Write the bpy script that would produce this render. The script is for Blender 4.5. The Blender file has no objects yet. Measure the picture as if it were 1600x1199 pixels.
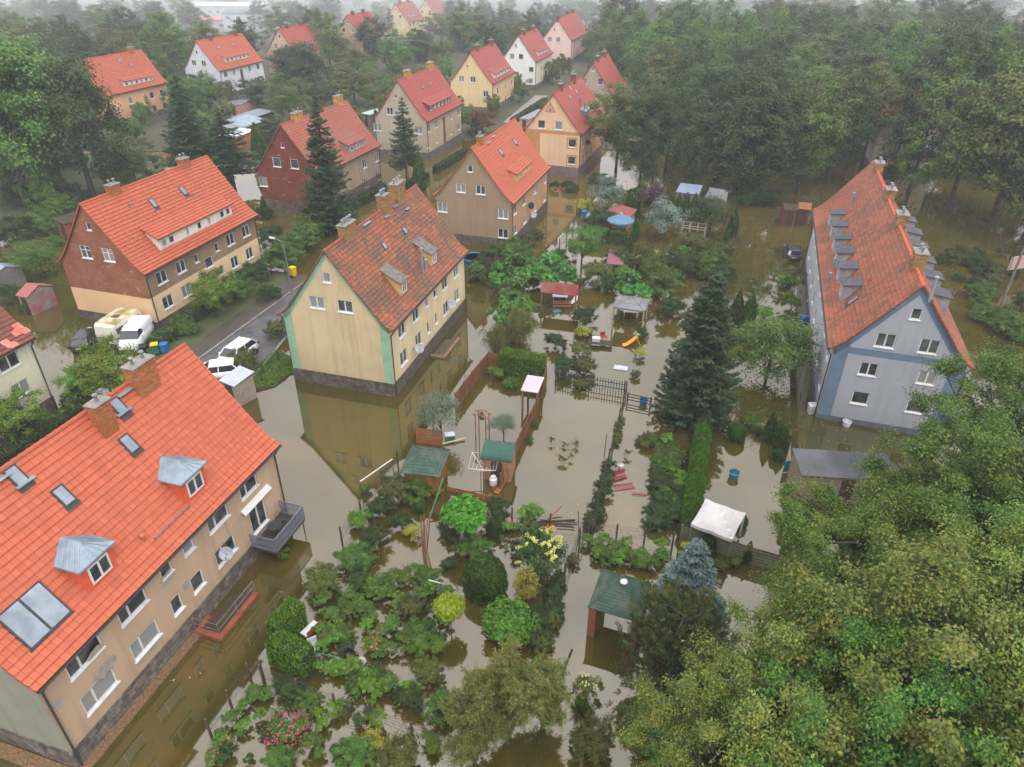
import bpy, math, random
import numpy as np
from mathutils import Vector, Matrix
R = math.radians
random.seed(7)
SC = bpy.context.scene
COL = SC.collection
# ---------------------------------------------------------------- camera model
FPX, PIT, ROL, HC = 1119.26, .55667, .00307, 32.0
_cp, _sp, _cr, _sr = math.cos(PIT), math.sin(PIT), math.cos(ROL), math.sin(ROL)
FW = Vector((0, _cp, -_sp)); RT0 = Vector((1, 0, 0)); UP0 = Vector((0, _sp, _cp))
RT = RT0*_cr + UP0*_sr; UP = UP0*_cr - RT0*_sr
CAM = Vector((0, 0, HC))
def ray(u, v): return (RT*((u-800)/FPX) - UP*((v-599.5)/FPX) + FW)
def G(u, v, z=0.0):
    d = ray(u, v); return CAM + d*((z-HC)/d.z)
def ppm(p): return FPX/max(1, (Vector(p)-CAM).dot(FW))
cd = bpy.data.cameras.new('camera'); co = bpy.data.objects.new('camera', cd); COL.objects.link(co)
co.matrix_world = Matrix.Translation(CAM) @ Matrix((RT, UP, -FW)).transposed().to_4x4()
cd.sensor_fit = 'HORIZONTAL'; cd.sensor_width = 36; cd.lens = 36*FPX/1600; cd.clip_end = 3000; cd.clip_start = .5
SC.camera = co
# ---------------------------------------------------------------- materials
MATS = {}
class NT:
    def __init__(s, name):
        s.m = bpy.data.materials.new(name); s.m.use_nodes = True
        s.t = s.m.node_tree; s.t.nodes.clear()
        s.out = s.n('ShaderNodeOutputMaterial')
    def n(s, typ, **k):
        nd = s.t.nodes.new(typ)
        for a, b in k.items(): setattr(nd, a, b)
        return nd
    def l(s, a, b): s.t.links.new(a, b)
    def val(s, sock, x):
        if hasattr(x, 'is_linked') or hasattr(x, 'links'): s.l(x, sock)
        elif isinstance(x, (tuple, list)): sock.default_value = (*x, 1) if len(x) == 3 and len(sock.default_value) == 4 else x
        else: sock.default_value = x
    def math(s, op, a, b=0.0, c=None):
        n = s.n('ShaderNodeMath', operation=op); s.val(n.inputs[0], a); s.val(n.inputs[1], b)
        if c is not None: s.val(n.inputs[2], c)
        return n.outputs[0]
    def mix(s, f, a, b):
        n = s.n('ShaderNodeMix', data_type='RGBA'); s.val(n.inputs[0], f); s.val(n.inputs[6], a); s.val(n.inputs[7], b); return n.outputs[2]
    def ramp(s, f, lo, hi):
        n = s.n('ShaderNodeMapRange'); s.val(n.inputs[0], f); n.inputs[1].default_value = lo; n.inputs[2].default_value = hi; return n.outputs[0]
    def noise(s, scale, detail=4, vec=None, rough=.55, dist=0):
        n = s.n('ShaderNodeTexNoise'); n.inputs['Scale'].default_value = scale; n.inputs['Detail'].default_value = detail
        n.inputs['Roughness'].default_value = rough; n.inputs['Distortion'].default_value = dist
        s.l(vec if vec is not None else s.co(), n.inputs['Vector']); return n.outputs['Fac']
    def co(s, w='Object'):
        if not hasattr(s, '_c'): s._c = s.n('ShaderNodeTexCoord')
        return s._c.outputs[w]
    def xyz(s, w='Object'):
        n = s.n('ShaderNodeSeparateXYZ'); s.l(s.co(w), n.inputs[0]); return n.outputs
    def scl(s, v, vec=None):
        n = s.n('ShaderNodeMapping'); n.inputs['Scale'].default_value = v; s.l(vec if vec is not None else s.co(), n.inputs['Vector']); return n.outputs[0]
    def bump(s, h, st=.3, d=.02):
        n = s.n('ShaderNodeBump'); n.inputs['Strength'].default_value = st; n.inputs['Distance'].default_value = d; s.l(h, n.inputs['Height']); return n.outputs[0]
    def pr(s, col, rough=.8, metal=0, nrm=None, spec=.4, **k):
        b = s.n('ShaderNodeBsdfPrincipled'); s.val(b.inputs['Base Color'], col); s.val(b.inputs['Roughness'], rough)
        b.inputs['Metallic'].default_value = metal; b.inputs['Specular IOR Level'].default_value = spec
        if nrm is not None: s.l(nrm, b.inputs['Normal'])
        for a, x in k.items(): s.val(b.inputs[a], x)
        return b.outputs[0]
    def done(s, sh):
        s.l(sh, s.out.inputs['Surface']); return s.m
def C(h):
    h = h.lstrip('#'); return tuple(((c/255)/12.92 if c/255 <= .04045 else ((c/255+.055)/1.055)**2.4) for c in (int(h[i:i+2], 16) for i in (0, 2, 4)))
def M(name, c, c2=None, sc=2.0, rough=.8, bump=.15, metal=0, spec=.35, bs=None):
    if name in MATS: return MATS[name]
    t = NT(name); c = C(c) if isinstance(c, str) else c
    c2 = C(c2) if isinstance(c2, str) else (c2 or tuple(x*.72 for x in c))
    f = t.ramp(t.noise(sc, 6), .35, .7)
    col = t.mix(f, c, c2)
    nr = t.bump(t.noise((bs or sc)*6, 5), bump, .02) if bump else None
    MATS[name] = t.done(t.pr(col, rough, metal, nr, spec)); return MATS[name]
def wallmat(name, c, dirt, zband=None, brick=None):
    """plaster with rain streaks and damp; zband=(z, colour below)"""
    t = NT(name); c = C(c); d = C(dirt); X = t.xyz()
    big = t.noise(.35, 6); col = t.mix(t.ramp(big, .35, .75), c, tuple(a*.55+b*.45 for a, b in zip(c, d)))
    streak = t.noise(1, 5, t.scl((2.2, 2.2, .16)))
    col = t.mix(t.math('MULTIPLY', t.ramp(streak, .5, .78), .55), col, d)
    damp = t.math('MULTIPLY', t.ramp(t.math('ADD', X[2], t.math('MULTIPLY', t.noise(1.1, 4), 1.6)), 2.4, 1.3), .5)
    col = t.mix(damp, col, d)
    if zband:
        z, cb = zband; cb = C(cb)
        m = t.math('LESS_THAN', X[2], z)
        col = t.mix(m, col, t.mix(t.ramp(t.noise(.5, 5), .4, .8), cb, tuple(x*.86 for x in cb)))
    MATS[name] = t.done(t.pr(col, .9, 0, t.bump(t.noise(9, 6), .25, .02), .2)); return MATS[name]
def brickwall(name, c1, c2, mort, zband=None):
    t = NT(name); X = t.xyz(); c1, c2, mort = C(c1), C(c2), C(mort)
    cb = t.n('ShaderNodeCombineXYZ'); t.l(t.math('ADD', X[0], X[1]), cb.inputs[0]); t.l(X[2], cb.inputs[1])
    b = t.n('ShaderNodeTexBrick'); t.l(cb.outputs[0], b.inputs['Vector'])
    b.inputs['Scale'].default_value = 1; b.inputs['Brick Width'].default_value = .26; b.inputs['Row Height'].default_value = .08
    b.inputs['Mortar Size'].default_value = .008; b.inputs['Color1'].default_value = (*c1, 1); b.inputs['Color2'].default_value = (*c2, 1); b.inputs['Mortar'].default_value = (*mort, 1)
    col = t.mix(t.ramp(t.noise(.5, 7), .42, .7), b.outputs[0], tuple(x*.62 for x in c1))
    col = t.mix(t.math('MULTIPLY', t.ramp(t.noise(1.0, 6, t.scl((1, 1, 2))), .6, .7), .6), col, C('#a99a8a'))
    h = t.math('SUBTRACT', 1, b.outputs[1])
    if zband:
        z, cz = zband; cz = C(cz); m = t.math('LESS_THAN', X[2], z)
        col = t.mix(m, col, t.mix(t.ramp(t.noise(.5, 5), .4, .8), cz, tuple(x*.86 for x in cz)))
    MATS[name] = t.done(t.pr(col, .92, 0, t.bump(h, .3, .02), .2)); return MATS[name]
def stonemat(name, c1, c2):
    t = NT(name); X = t.xyz()
    cb = t.n('ShaderNodeCombineXYZ'); t.l(t.math('ADD', t.math('ADD', X[0], X[1]), t.math('MULTIPLY', t.noise(2.5, 2), .12)), cb.inputs[0]); t.l(t.math('ADD', X[2], t.math('MULTIPLY', t.noise(1.7, 2), .1)), cb.inputs[1])
    b = t.n('ShaderNodeTexBrick'); t.l(cb.outputs[0], b.inputs['Vector']); b.inputs['Scale'].default_value = 1
    b.inputs['Brick Width'].default_value = .52; b.inputs['Row Height'].default_value = .27; b.inputs['Mortar Size'].default_value = .018
    b.inputs['Color1'].default_value = (*C(c1), 1); b.inputs['Color2'].default_value = (*C(c2), 1); b.inputs['Mortar'].default_value = (*C('#57504a'), 1)
    col = t.mix(t.ramp(t.noise(3, 7), .35, .7), b.outputs[0], C('#463e38'))
    h = t.math('ADD', t.math('SUBTRACT', 1, b.outputs[1]), t.noise(9, 5))
    MATS[name] = t.done(t.pr(col, .9, 0, t.bump(h, .6, .04), .25)); return MATS[name]
def tilemat(name, c1, c2, wth, amt=.3, tw=.3, moss=None, mamt=0):
    """clay tiles on the roof's UV: u metres along the eaves, v = course number"""
    t = NT(name); uv = t.co('UV'); c1, c2, w = C(c1), C(c2), C(wth)
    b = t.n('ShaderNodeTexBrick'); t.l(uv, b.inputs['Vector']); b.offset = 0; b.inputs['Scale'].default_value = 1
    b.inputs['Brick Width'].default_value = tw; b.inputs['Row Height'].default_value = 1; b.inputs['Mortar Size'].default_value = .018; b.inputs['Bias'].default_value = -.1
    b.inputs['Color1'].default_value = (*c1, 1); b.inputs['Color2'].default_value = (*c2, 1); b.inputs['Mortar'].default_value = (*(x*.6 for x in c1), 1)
    wn = t.n('ShaderNodeTexWhiteNoise', noise_dimensions='2D')
    sn = t.n('ShaderNodeVectorMath', operation='SNAP'); t.l(uv, sn.inputs[0]); sn.inputs[1].default_value = (tw, 1, 1); t.l(sn.outputs[0], wn.inputs['Vector'])
    big = t.noise(.42, 7, rough=.65)
    f = t.math('ADD', big, t.math('MULTIPLY', t.math('SUBTRACT', wn.outputs[0], .5), .22))
    col = t.mix(t.math('MULTIPLY', t.ramp(f, .62-amt*.5, .82-amt*.35), min(.9, amt*1.5)), b.outputs[0], w)
    col = t.mix(t.math('MULTIPLY', t.ramp(t.noise(2.2, 6, t.scl((1, 1, .6))), .5, .75), amt*.8), col, tuple(x*.55 for x in w))
    if moss: col = t.mix(t.math('MULTIPLY', t.ramp(t.noise(.9, 8, rough=.7), .55, .68), mamt), col, C(moss))
    sx = t.n('ShaderNodeSeparateXYZ'); t.l(uv, sx.inputs[0])
    wv = t.math('SINE', t.math('MULTIPLY', sx.outputs[0], 2*math.pi/tw))
    h = t.math('ADD', t.math('MULTIPLY', wv, .5), t.math('MULTIPLY', b.outputs[1], -1.2))
    MATS[name] = t.done(t.pr(col, .62, 0, t.bump(h, .55, .03), .35)); return MATS[name]
def leafmat(name, cols, patch=None, pamt=0, ps=.5, gloss=.45, trans=.32):
    """cols dark -> light, one shade per leaf; patch = colour of turning twigs"""
    if name in MATS: return MATS[name]
    t = NT(name); g = t.n('ShaderNodeNewGeometry'); oi = t.n('ShaderNodeObjectInfo')
    r = t.n('ShaderNodeValToRGB'); e = r.color_ramp.elements
    for i, c in enumerate(cols):
        if i > 1: e.new(i/(len(cols)-1))
        e[min(i, len(e)-1)].position = i/(len(cols)-1); e[i].color = (*c, 1)
    f = t.math('ADD', t.math('MULTIPLY', g.outputs['Random Per Island'], .62), t.math('MULTIPLY', t.ramp(t.noise(.9, 3), .3, .7), .4))
    t.l(f, r.inputs[0]); col = r.outputs[0]
    if patch:
        pf = t.math('ADD', t.noise(ps, 3), t.math('MULTIPLY', g.outputs['Random Per Island'], .25))
        col = t.mix(t.math('MULTIPLY', t.ramp(pf, .62, .78), pamt), col, patch)
    hs = t.n('ShaderNodeHueSaturation'); t.l(col, hs.inputs['Color'])
    t.l(t.math('ADD', t.math('MULTIPLY', oi.outputs['Random'], .04), .48), hs.inputs['Hue'])
    t.l(t.math('ADD', t.math('MULTIPLY', oi.outputs['Random'], .4), .8), hs.inputs['Value'])
    col = hs.outputs[0]
    p = t.pr(col, gloss, 0, None, .3); tr = t.n('ShaderNodeBsdfTranslucent'); t.l(col, tr.inputs[0])
    mx = t.n('ShaderNodeMixShader'); mx.inputs[0].default_value = trans; t.l(p, mx.inputs[1]); t.l(tr.outputs[0], mx.inputs[2])
    MATS[name] = t.done(mx.outputs[0]); return MATS[name]
def glassmat():
    t = NT('window_glass'); oi = t.n('ShaderNodeObjectInfo')
    X = t.noise(1.3, 3)
    col = t.mix(t.ramp(X, .35, .7), (.012, .015, .018), (.09, .1, .1))
    col = t.mix(t.math('MULTIPLY', t.math('GREATER_THAN', oi.outputs['Random'], .62), .45), col, (.45, .45, .42))
    return t.done(t.pr(col, .04, 0, None, .7))
GLASS = glassmat()
WHITE = M('white_plastic', (.64, .64, .64), (.5, .5, .48), 3, .45, .05)
DARK = M('dark_metal', (.03, .03, .033), (.05, .048, .045), 4, .55, .1)
ZINC = M('zinc_sheet', '#93a3ad', '#78868f', 1.5, .45, .1, .35)
GREYM = M('grey_metal', '#8d9194', '#70767a', 3, .45, .1, .5)
BARK = M('bark', (.07, .055, .042), (.03, .025, .02), 4, .95, .8)
BRICK = brickwall('chimney_brick', '#b5703c', '#8a4a2a', '#7a6a58')
BRICK2 = brickwall('weathered_chimney_brick', '#b08850', '#6e5a40', '#4a4238')
STONE = stonemat('plinth_stone', '#7c6f66', '#574d46')
STONE2 = stonemat('pale_plinth_stone', '#8a8078', '#665d55')
CONC = M('concrete', '#8e8a82', '#6d6962', 2, .9, .3)
# ---------------------------------------------------------------- mesh helper
class MB:
    def __init__(s): s.v = []; s.f = []; s.m = []; s.uv = {}
    def face(s, pts, mat=0, uv=None):
        i = len(s.v); s.v += [tuple(p) for p in pts]; s.f.append(tuple(range(i, i+len(pts)))); s.m.append(mat)
        if uv: s.uv[len(s.f)-1] = uv
    def solid(s, a, b, mat=0, cap=True):
        """prism between two matching loops"""
        i = len(s.v); n = len(a); s.v += [tuple(p) for p in a]+[tuple(p) for p in b]
        for k in range(n):
            j = (k+1) % n; s.f.append((i+k, i+j, i+n+j, i+n+k)); s.m.append(mat)
        if cap: s.f.append(tuple(range(i+n-1, i-1, -1))); s.f.append(tuple(range(i+n, i+2*n))); s.m += [mat, mat]
    def box(s, x0, y0, z0, x1, y1, z1, mat=0):
        a = [(x0, y0, z0), (x1, y0, z0), (x1, y1, z0), (x0, y1, z0)]; s.solid(a, [(p[0], p[1], z1) for p in a], mat)
    def bar(s, p, q, w, h=None, mat=0, up=(0, 0, 1)):
        p, q = Vector(p), Vector(q); d = (q-p).normalized(); u = Vector(up)
        if abs(d.dot(u)) > .97: u = Vector((1, 0, 0))
        a = d.cross(u).normalized()*(w/2); b = a.cross(d).normalized()*((h or w)/2)
        s.solid([p-a-b, p+a-b, p+a+b, p-a+b], [q-a-b, q+a-b, q+a+b, q-a+b], mat)
    def tube(s, pts, r, n=8, mat=0, cap=True):
        pts = [Vector(p) for p in pts]; rs = r if isinstance(r, (list, tuple)) else [r]*len(pts); rings = []
        for k, p in enumerate(pts):
            d = (pts[min(k+1, len(pts)-1)]-pts[max(k-1, 0)]).normalized(); u = Vector((0, 0, 1)) if abs(d.z) < .9 else Vector((1, 0, 0))
            a = d.cross(u).normalized(); b = a.cross(d)
            rings.append(len(s.v)); s.v += [tuple(p+(a*math.cos(t)+b*math.sin(t))*rs[k]) for t in (2*math.pi*i/n for i in range(n))]
        for k in range(len(pts)-1):
            for i in range(n):
                j = (i+1) % n; s.f.append((rings[k]+i, rings[k]+j, rings[k+1]+j, rings[k+1]+i)); s.m.append(mat)
        if cap: s.f.append(tuple(rings[0]+i for i in range(n-1, -1, -1))); s.f.append(tuple(rings[-1]+i for i in range(n))); s.m += [mat, mat]
    def lathe(s, prof, c=(0, 0, 0), n=16, mat=0):
        s.loft([[(c[0]+r*math.cos(t), c[1]+r*math.sin(t), c[2]+z) for t in (2*math.pi*i/n for i in range(n))] for r, z in prof], mat)
    def loft(s, loops, mat=0, cap=True):
        base = []; n = len(loops[0])
        for lp in loops: base.append(len(s.v)); s.v += [tuple(p) for p in lp]
        for k in range(len(loops)-1):
            for i in range(n):
                j = (i+1) % n; s.f.append((base[k]+i, base[k]+j, base[k+1]+j, base[k+1]+i)); s.m.append(mat)
        if cap: s.f.append(tuple(base[0]+i for i in range(n-1, -1, -1))); s.f.append(tuple(base[-1]+i for i in range(n))); s.m += [mat, mat]
    def build(s, name, mats, parent=None, smooth=False, loc=None, rz=0):
        me = bpy.data.meshes.new(name); me.from_pydata(s.v, [], s.f)
        for m in (mats if isinstance(mats, (list, tuple)) else [mats]): me.materials.append(m)
        me.polygons.foreach_set('material_index', s.m)
        if smooth: me.polygons.foreach_set('use_smooth', [True]*len(s.f))
        if s.uv:
            L = me.uv_layers.new(name='UVMap').data
            for fi, uvs in s.uv.items():
                for li, q in zip(me.polygons[fi].loop_indices, uvs): L[li].uv = q
        me.update(); return link(name, me, parent, loc, rz)
def link(name, me, parent=None, loc=None, rz=0):
    o = bpy.data.objects.new(name, me); COL.objects.link(o)
    if parent is not None: o.parent = parent
    if loc is not None: o.location = loc
    if rz: o.rotation_euler = (0, 0, rz)
    return o
def tag(o, label, cat, group=None):
    o['label'] = label; o['category'] = cat
    if group: o['group'] = group
    return o
def thing(name, label, cat, loc=(0, 0, 0), rz=0, group=None):
    o = bpy.data.objects.new(name, None); COL.objects.link(o); o.empty_display_size = .2
    o.location = loc; o.rotation_euler = (0, 0, rz); return tag(o, label, cat, group)
def struct(o, kind='structure'): o['kind'] = kind; return o
def dup(root, loc, rz=0, scale=None, label=None, group=None):
    r = root.copy(); COL.objects.link(r); r.location = loc; r.rotation_euler = (0, 0, rz)
    if scale is not None: r.scale = scale if isinstance(scale, (tuple, list)) else (scale,)*3
    if label: r['label'] = label
    if group: r['group'] = group
    elif 'group' in r: del r['group']
    for ch in root.children:
        c = ch.copy(); COL.objects.link(c); c.parent = r
        for g in ch.children: d = g.copy(); COL.objects.link(d); d.parent = c
    return r
# ---------------------------------------------------------------- houses
class House:
    PROF = [(1, 0), (.93, .035), (.86, .078), (.79, .135), (.74, .185), (.6, .335), (0, 1)]
    def __init__(s, name, label, par, wall, gable, roof, plinth, zp=1.15, course=.34, trim=None, plain=False):
        s.x, s.y, s.th, s.W, s.L, s.He, s.Hr, _ = par; s.zp = zp; s.h = s.W/2; s.Wh = s.h-.42; s.XI = .22
        s.root = thing(name, label, 'house', (s.x, s.y, 0), s.th)
        s.wallm, s.gabm, s.roofm, s.plm, s.course, s.trim = wall, gable, roof, plinth, course, trim
        s.wins = {'g': [], 'r': [], 'l': [], 'f': []}; s.plain = plain
        c, q = math.cos(s.th), math.sin(s.th)
        s.loc = lambda p: Vector((c*(p[0]-s.x)+q*(p[1]-s.y), -q*(p[0]-s.x)+c*(p[1]-s.y), p[2]))
        s.vec = lambda d: Vector((c*d[0]+q*d[1], -q*d[0]+c*d[1], d[2]))
        s.glob = lambda p: Vector((s.x+c*p[0]-q*p[1], s.y+q*p[0]+c*p[1], p[2]))
    def rz(s, y):
        a = abs(y)/s.h; P = s.PROF
        for (a0, z0), (a1, z1) in zip(P, P[1:]):
            if a >= a1 or a1 == 0: return s.He+(s.Hr-s.He)*(z0+(z1-z0)*((a-a0)/(a1-a0)))
    def hit(s, u, v, side):
        o = s.loc(CAM); d = s.vec(ray(u, v))
        if side == 'roof':
            t = 5.0
            while t < 400:
                p = o+d*t
                if p.z < s.rz(p.y) and abs(p.y) < s.h+.3: return p
                t += .02
            side = 'm'
        t = {'g': (s.XI-o.x)/d.x if d.x else 0, 'r': (-s.Wh-o.y)/d.y, 'l': (s.Wh-o.y)/d.y, 'm': -o.y/d.y}[side]; return o+d*t
    def to3(s, side):
        return {'g': lambda a, z, d: (s.XI+d, a, z), 'r': lambda a, z, d: (a, -s.Wh+d, z), 'l': lambda a, z, d: (a, s.Wh-d, z), 'f': lambda a, z, d: (s.L-s.XI-d, a, z)}[side]
    def row(s, side, pts, h, style=2, dz=0):
        """windows from their centres in the photograph, one storey per call"""
        H = [s.hit(p[0], p[1], side) for p in pts]; z = sum(q.z for q in H)/len(H)+dz
        for q, p in zip(H, pts): s.wins[side].append(dict(s=q.y if side == 'g' else q.x, z=z, w=p[2], h=p[3] if len(p) > 3 else h, st=p[4] if len(p) > 4 else style))
    def panel(s, mb, side, s0, s1, topf, brk, mat):
        T = s.to3(side); W = [(w['s']-w['w']/2, w['s']+w['w']/2, w['z']-w['h']/2, w['z']+w['h']/2) for w in s.wins[side]]
        xs = sorted({round(q, 4) for q in [s0, s1]+[b for b in brk if s0 < b < s1]+[e for w in W for e in w[:2] if s0 < e < s1]})
        for a, b in zip(xs, xs[1:]):
            m = (a+b)/2; zc = s.zp-.2
            for w in sorted((w for w in W if w[0] <= m <= w[1]), key=lambda w: w[2]):
                mb.face([T(a, zc, 0), T(b, zc, 0), T(b, w[2], 0), T(a, w[2], 0)], mat); zc = w[3]
            mb.face([T(a, zc, 0), T(b, zc, 0), T(b, topf(b), 0), T(a, topf(a), 0)], mat)
        for a, b, z0, z1 in W:
            for q in (((a, z0), (b, z0)), ((b, z0), (b, z1)), ((b, z1), (a, z1)), ((a, z1), (a, z0))):
                mb.face([T(*q[0], 0), T(*q[1], 0), T(*q[1], .16), T(*q[0], .16)], mat)
    def window(s, T, a, z, w, h, st=2, sill=True, frame=WHITE):
        f = MB(); d0, d1, t = .05, .12, min(.085, w*.13); x0, x1, z0, z1 = a-w/2, a+w/2, z-h/2, z+h/2
        def B(xa, xb, za, zb, e0=d0, e1=d1): f.solid([T(xa, za, e0), T(xb, za, e0), T(xb, zb, e0), T(xa, zb, e0)], [T(xa, za, e1), T(xb, za, e1), T(xb, zb, e1), T(xa, zb, e1)])
        B(x0+.004, x0+t, z0+.004, z1-.004); B(x1-t, x1-.004, z0+.004, z1-.004); B(x0+t, x1-t, z0+.004, z0+t); B(x0+t, x1-t, z1-t, z1-.004)
        if st in (2, 4): B(a-t*.6, a+t*.6, z0+t, z1-t, d0+.004)
        if st == 3: m = x0+w*.36; B(m-t*.6, m+t*.6, z0+t, z1-t, d0+.004)
        if st == 4: zz = z0+h*.64; B(x0+t, x1-t, zz-.03, zz+.03, d0+.01)
        o = f.build('window', frame, s.root)
        g = MB(); g.solid([T(x0+.02, z0+.02, .095), T(x1-.02, z0+.02, .095), T(x1-.02, z1-.02, .095), T(x0+.02, z1-.02, .095)], [T(x0+.02, z0+.02, .11), T(x1-.02, z0+.02, .11), T(x1-.02, z1-.02, .11), T(x0+.02, z1-.02, .11)])
        g.build('pane', GLASS, o)
        if sill and h > .5:
            q = MB(); q.solid([T(x0-.05, z0-.06, -.07), T(x1+.05, z0-.06, -.07), T(x1+.05, z0-.005, -.06), T(x0-.05, z0-.005, -.06)], [T(x0-.05, z0-.02, .06), T(x1+.05, z0-.02, .06), T(x1+.05, z0+.03, .06), T(x0-.05, z0+.03, .06)])
            q.build('sill', WHITE, o)
        return o
    def roof(s):
        P = [(s.h*a, s.He+(s.Hr-s.He)*z) for a, z in s.PROF]; seg = []; mb = MB(); tot = 0
        cum = [0]
        for (y0, z0), (y1, z1) in zip(P, P[1:]): cum.append(cum[-1]+math.hypot(y1-y0, z1-z0))
        n = max(6, round(cum[-1]/s.course))
        def at(t):
            for k in range(len(P)-1):
                if t <= cum[k+1]+1e-6:
                    f = (t-cum[k])/(cum[k+1]-cum[k]); d = Vector((P[k+1][0]-P[k][0], P[k+1][1]-P[k][1])).normalized()
                    return Vector((P[k][0]+(P[k+1][0]-P[k][0])*f, P[k][1]+(P[k+1][1]-P[k][1])*f)), Vector((-d.y, d.x)) if d.x > 0 else Vector((d.y, -d.x))
        pts = [at(cum[-1]*i/n) for i in range(n+1)]; L = s.L; lift = .065
        for sg in (-1, 1):
            for i in range(n):
                (p, nn), (q, _) = pts[i], pts[i+1]; a = p+nn*lift; b = q+nn*.004
                A0, A1, B0, B1 = (0, sg*a.x, a.y), (L, sg*a.x, a.y), (0, sg*b.x, b.y), (L, sg*b.x, b.y)
                mb.face([A0, A1, B1, B0], 0, [(0, i+.02), (L, i+.02), (L, i+.98), (0, i+.98)])
                p2 = p-nn*.02; mb.face([(0, sg*p2.x, p2.y), (L, sg*p2.x, p2.y), A1, A0], 0, [(0, i), (L, i), (L, i+.02), (0, i+.02)])
            for i in range(len(P)-1):     # underside and verge
                (y0, z0), (y1, z1) = P[i], P[i+1]; k = .13
                mb.face([(0.02, sg*y0, z0-k), (L-.02, sg*y0, z0-k), (L-.02, sg*y1, z1-k), (.02, sg*y1, z1-k)], 1)
                for x in (0, L): mb.face([(x, sg*y0, z0-k), (x, sg*y1, z1-k), (x, sg*y1, z1+.03), (x, sg*y0, z0+.03)], 0, [(0, 0), (1, 0), (1, .3), (0, .3)])
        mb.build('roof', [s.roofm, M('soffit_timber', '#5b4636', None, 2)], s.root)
        r = MB(); step = .38; x = 0
        while x < L-.05:
            x1 = min(L, x+step); lo = []
            for xx, rr in ((x-.02, .15), (x1, .125)): lo.append([(xx, rr*math.cos(t), s.Hr-.06+rr*math.sin(t)) for t in (math.pi*i/6 for i in range(7))])
            r.loft(lo); x = x1
        r.build('ridge_cap', MATS.get('ridge_'+s.roofm.name) or M('ridge_'+s.roofm.name, *s.ridgec), s.root)
    ridgec = ('#964e3c', '#744438', 1.5)
    def build(s, gutter=True, far=False):
        mb = MB(); brk = [0]+[q*a*s.h for a, _ in s.PROF for q in (-1, 1)]; top = lambda y: s.rz(y)-.12
        hi = s.rz(s.Wh)-.12
        s.panel(mb, 'g', -s.Wh, s.Wh, top, brk, 1); s.panel(mb, 'f', -s.Wh, s.Wh, top, brk, 1)
        for sd in 'rl': s.panel(mb, sd, s.XI, s.L-s.XI, lambda a: hi, [], 0)
        mb.build('wall', [s.wallm, s.gabm], s.root)
        p = MB(); e = .05; p.box(s.XI-e, -s.Wh-e, -1.0, s.L-s.XI+e, s.Wh+e, s.zp); p.build('plinth', s.plm, s.root)
        s.roof()
        for sd in 'grl':
            for w in s.wins[sd]: s.window(s.to3(sd), w['s'], w['z'], w['w'], w['h'], w['st'])
        if s.trim: s.build_trim()
        if gutter:
            for sg in (-1, 1):
                g = MB(); y = sg*(s.h+.07); z = s.He-.04
                g.loft([[(x, y+.075*math.cos(t), z+.075*math.sin(t)) for t in (math.pi+math.pi*i/6 for i in range(7))] for x in (0.02, s.L-.02)]); g.build('gutter', DARK, s.root)
                for x in (s.XI+.12, s.L-s.XI-.12)[:1 if far else 2]:
                    d = MB(); d.tube([(x, y, z-.05), (x, sg*(s.Wh+.1), z-.6), (x, sg*(s.Wh+.1), -.6)], .05, 6); d.build('downpipe', DARK, s.root)
    def build_trim(s):
        m, wside, wg, zb = s.trim; t = MB(); X = s.XI-.006; top = lambda y: s.rz(y)-.125
        ys = [s.Wh]+[a*s.h for a, _ in s.PROF if a*s.h < s.Wh]
        for sg in (-1, 1):
            for y0, y1 in zip(ys, ys[1:]): t.face([(X, sg*y0, top(y0)), (X, sg*y1, top(y1)), (X, sg*y1, top(y1)-wg), (X, sg*y0, max(top(y0)-wg, top(s.Wh)-wg*1.6))])
            t.face([(X, sg*s.Wh, s.zp+.001), (X, sg*(s.Wh-wside), s.zp+.001), (X, sg*(s.Wh-wside), top(s.Wh-wside)-wg*.6), (X, sg*s.Wh, top(s.Wh)-wg*.4)])
        if zb: t.face([(X+.003, -s.Wh+.01, zb[0]), (X+.003, s.Wh-.01, zb[0]), (X+.003, s.Wh-.01, zb[1]), (X+.003, -s.Wh+.01, zb[1])])
        t.build('trim', m, s.root)
    def chimney(s, x, y=0, w=.65, l=1.1, top=1.2, mat=None, pots=2, cap=True):
        z1 = s.Hr+top; z0 = s.rz(abs(y)+w/2)-.5; c = MB(); c.box(x-l/2, y-w/2, z0, x+l/2, y+w/2, z1); c.box(x-l/2-.05, y-w/2-.05, z1-.18, x+l/2+.05, y+w/2+.05, z1-.06)
        o = c.build('chimney', mat or BRICK, s.root)
        q = MB(); q.box(x-l/2-.08, y-w/2-.08, z1, x+l/2+.08, y+w/2+.08, z1+.07); q.build('chimney_cap', CONC, o)
        for k in range(pots):
            p = MB(); px = x-l/2+l*(k+.5)/pots; p.lathe([(.09, 0), (.075, .28), (.075, .3)], (px, y, z1+.07), 8); p.lathe([(.15, .36), (.13, .42), (.02, .46)], (px, y, z1+.07), 8); p.tube([(px+.06, y, z1+.3), (px+.06, y, z1+.45)], .012, 4); p.build('chimney_pot', GREYM, o)
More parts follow.
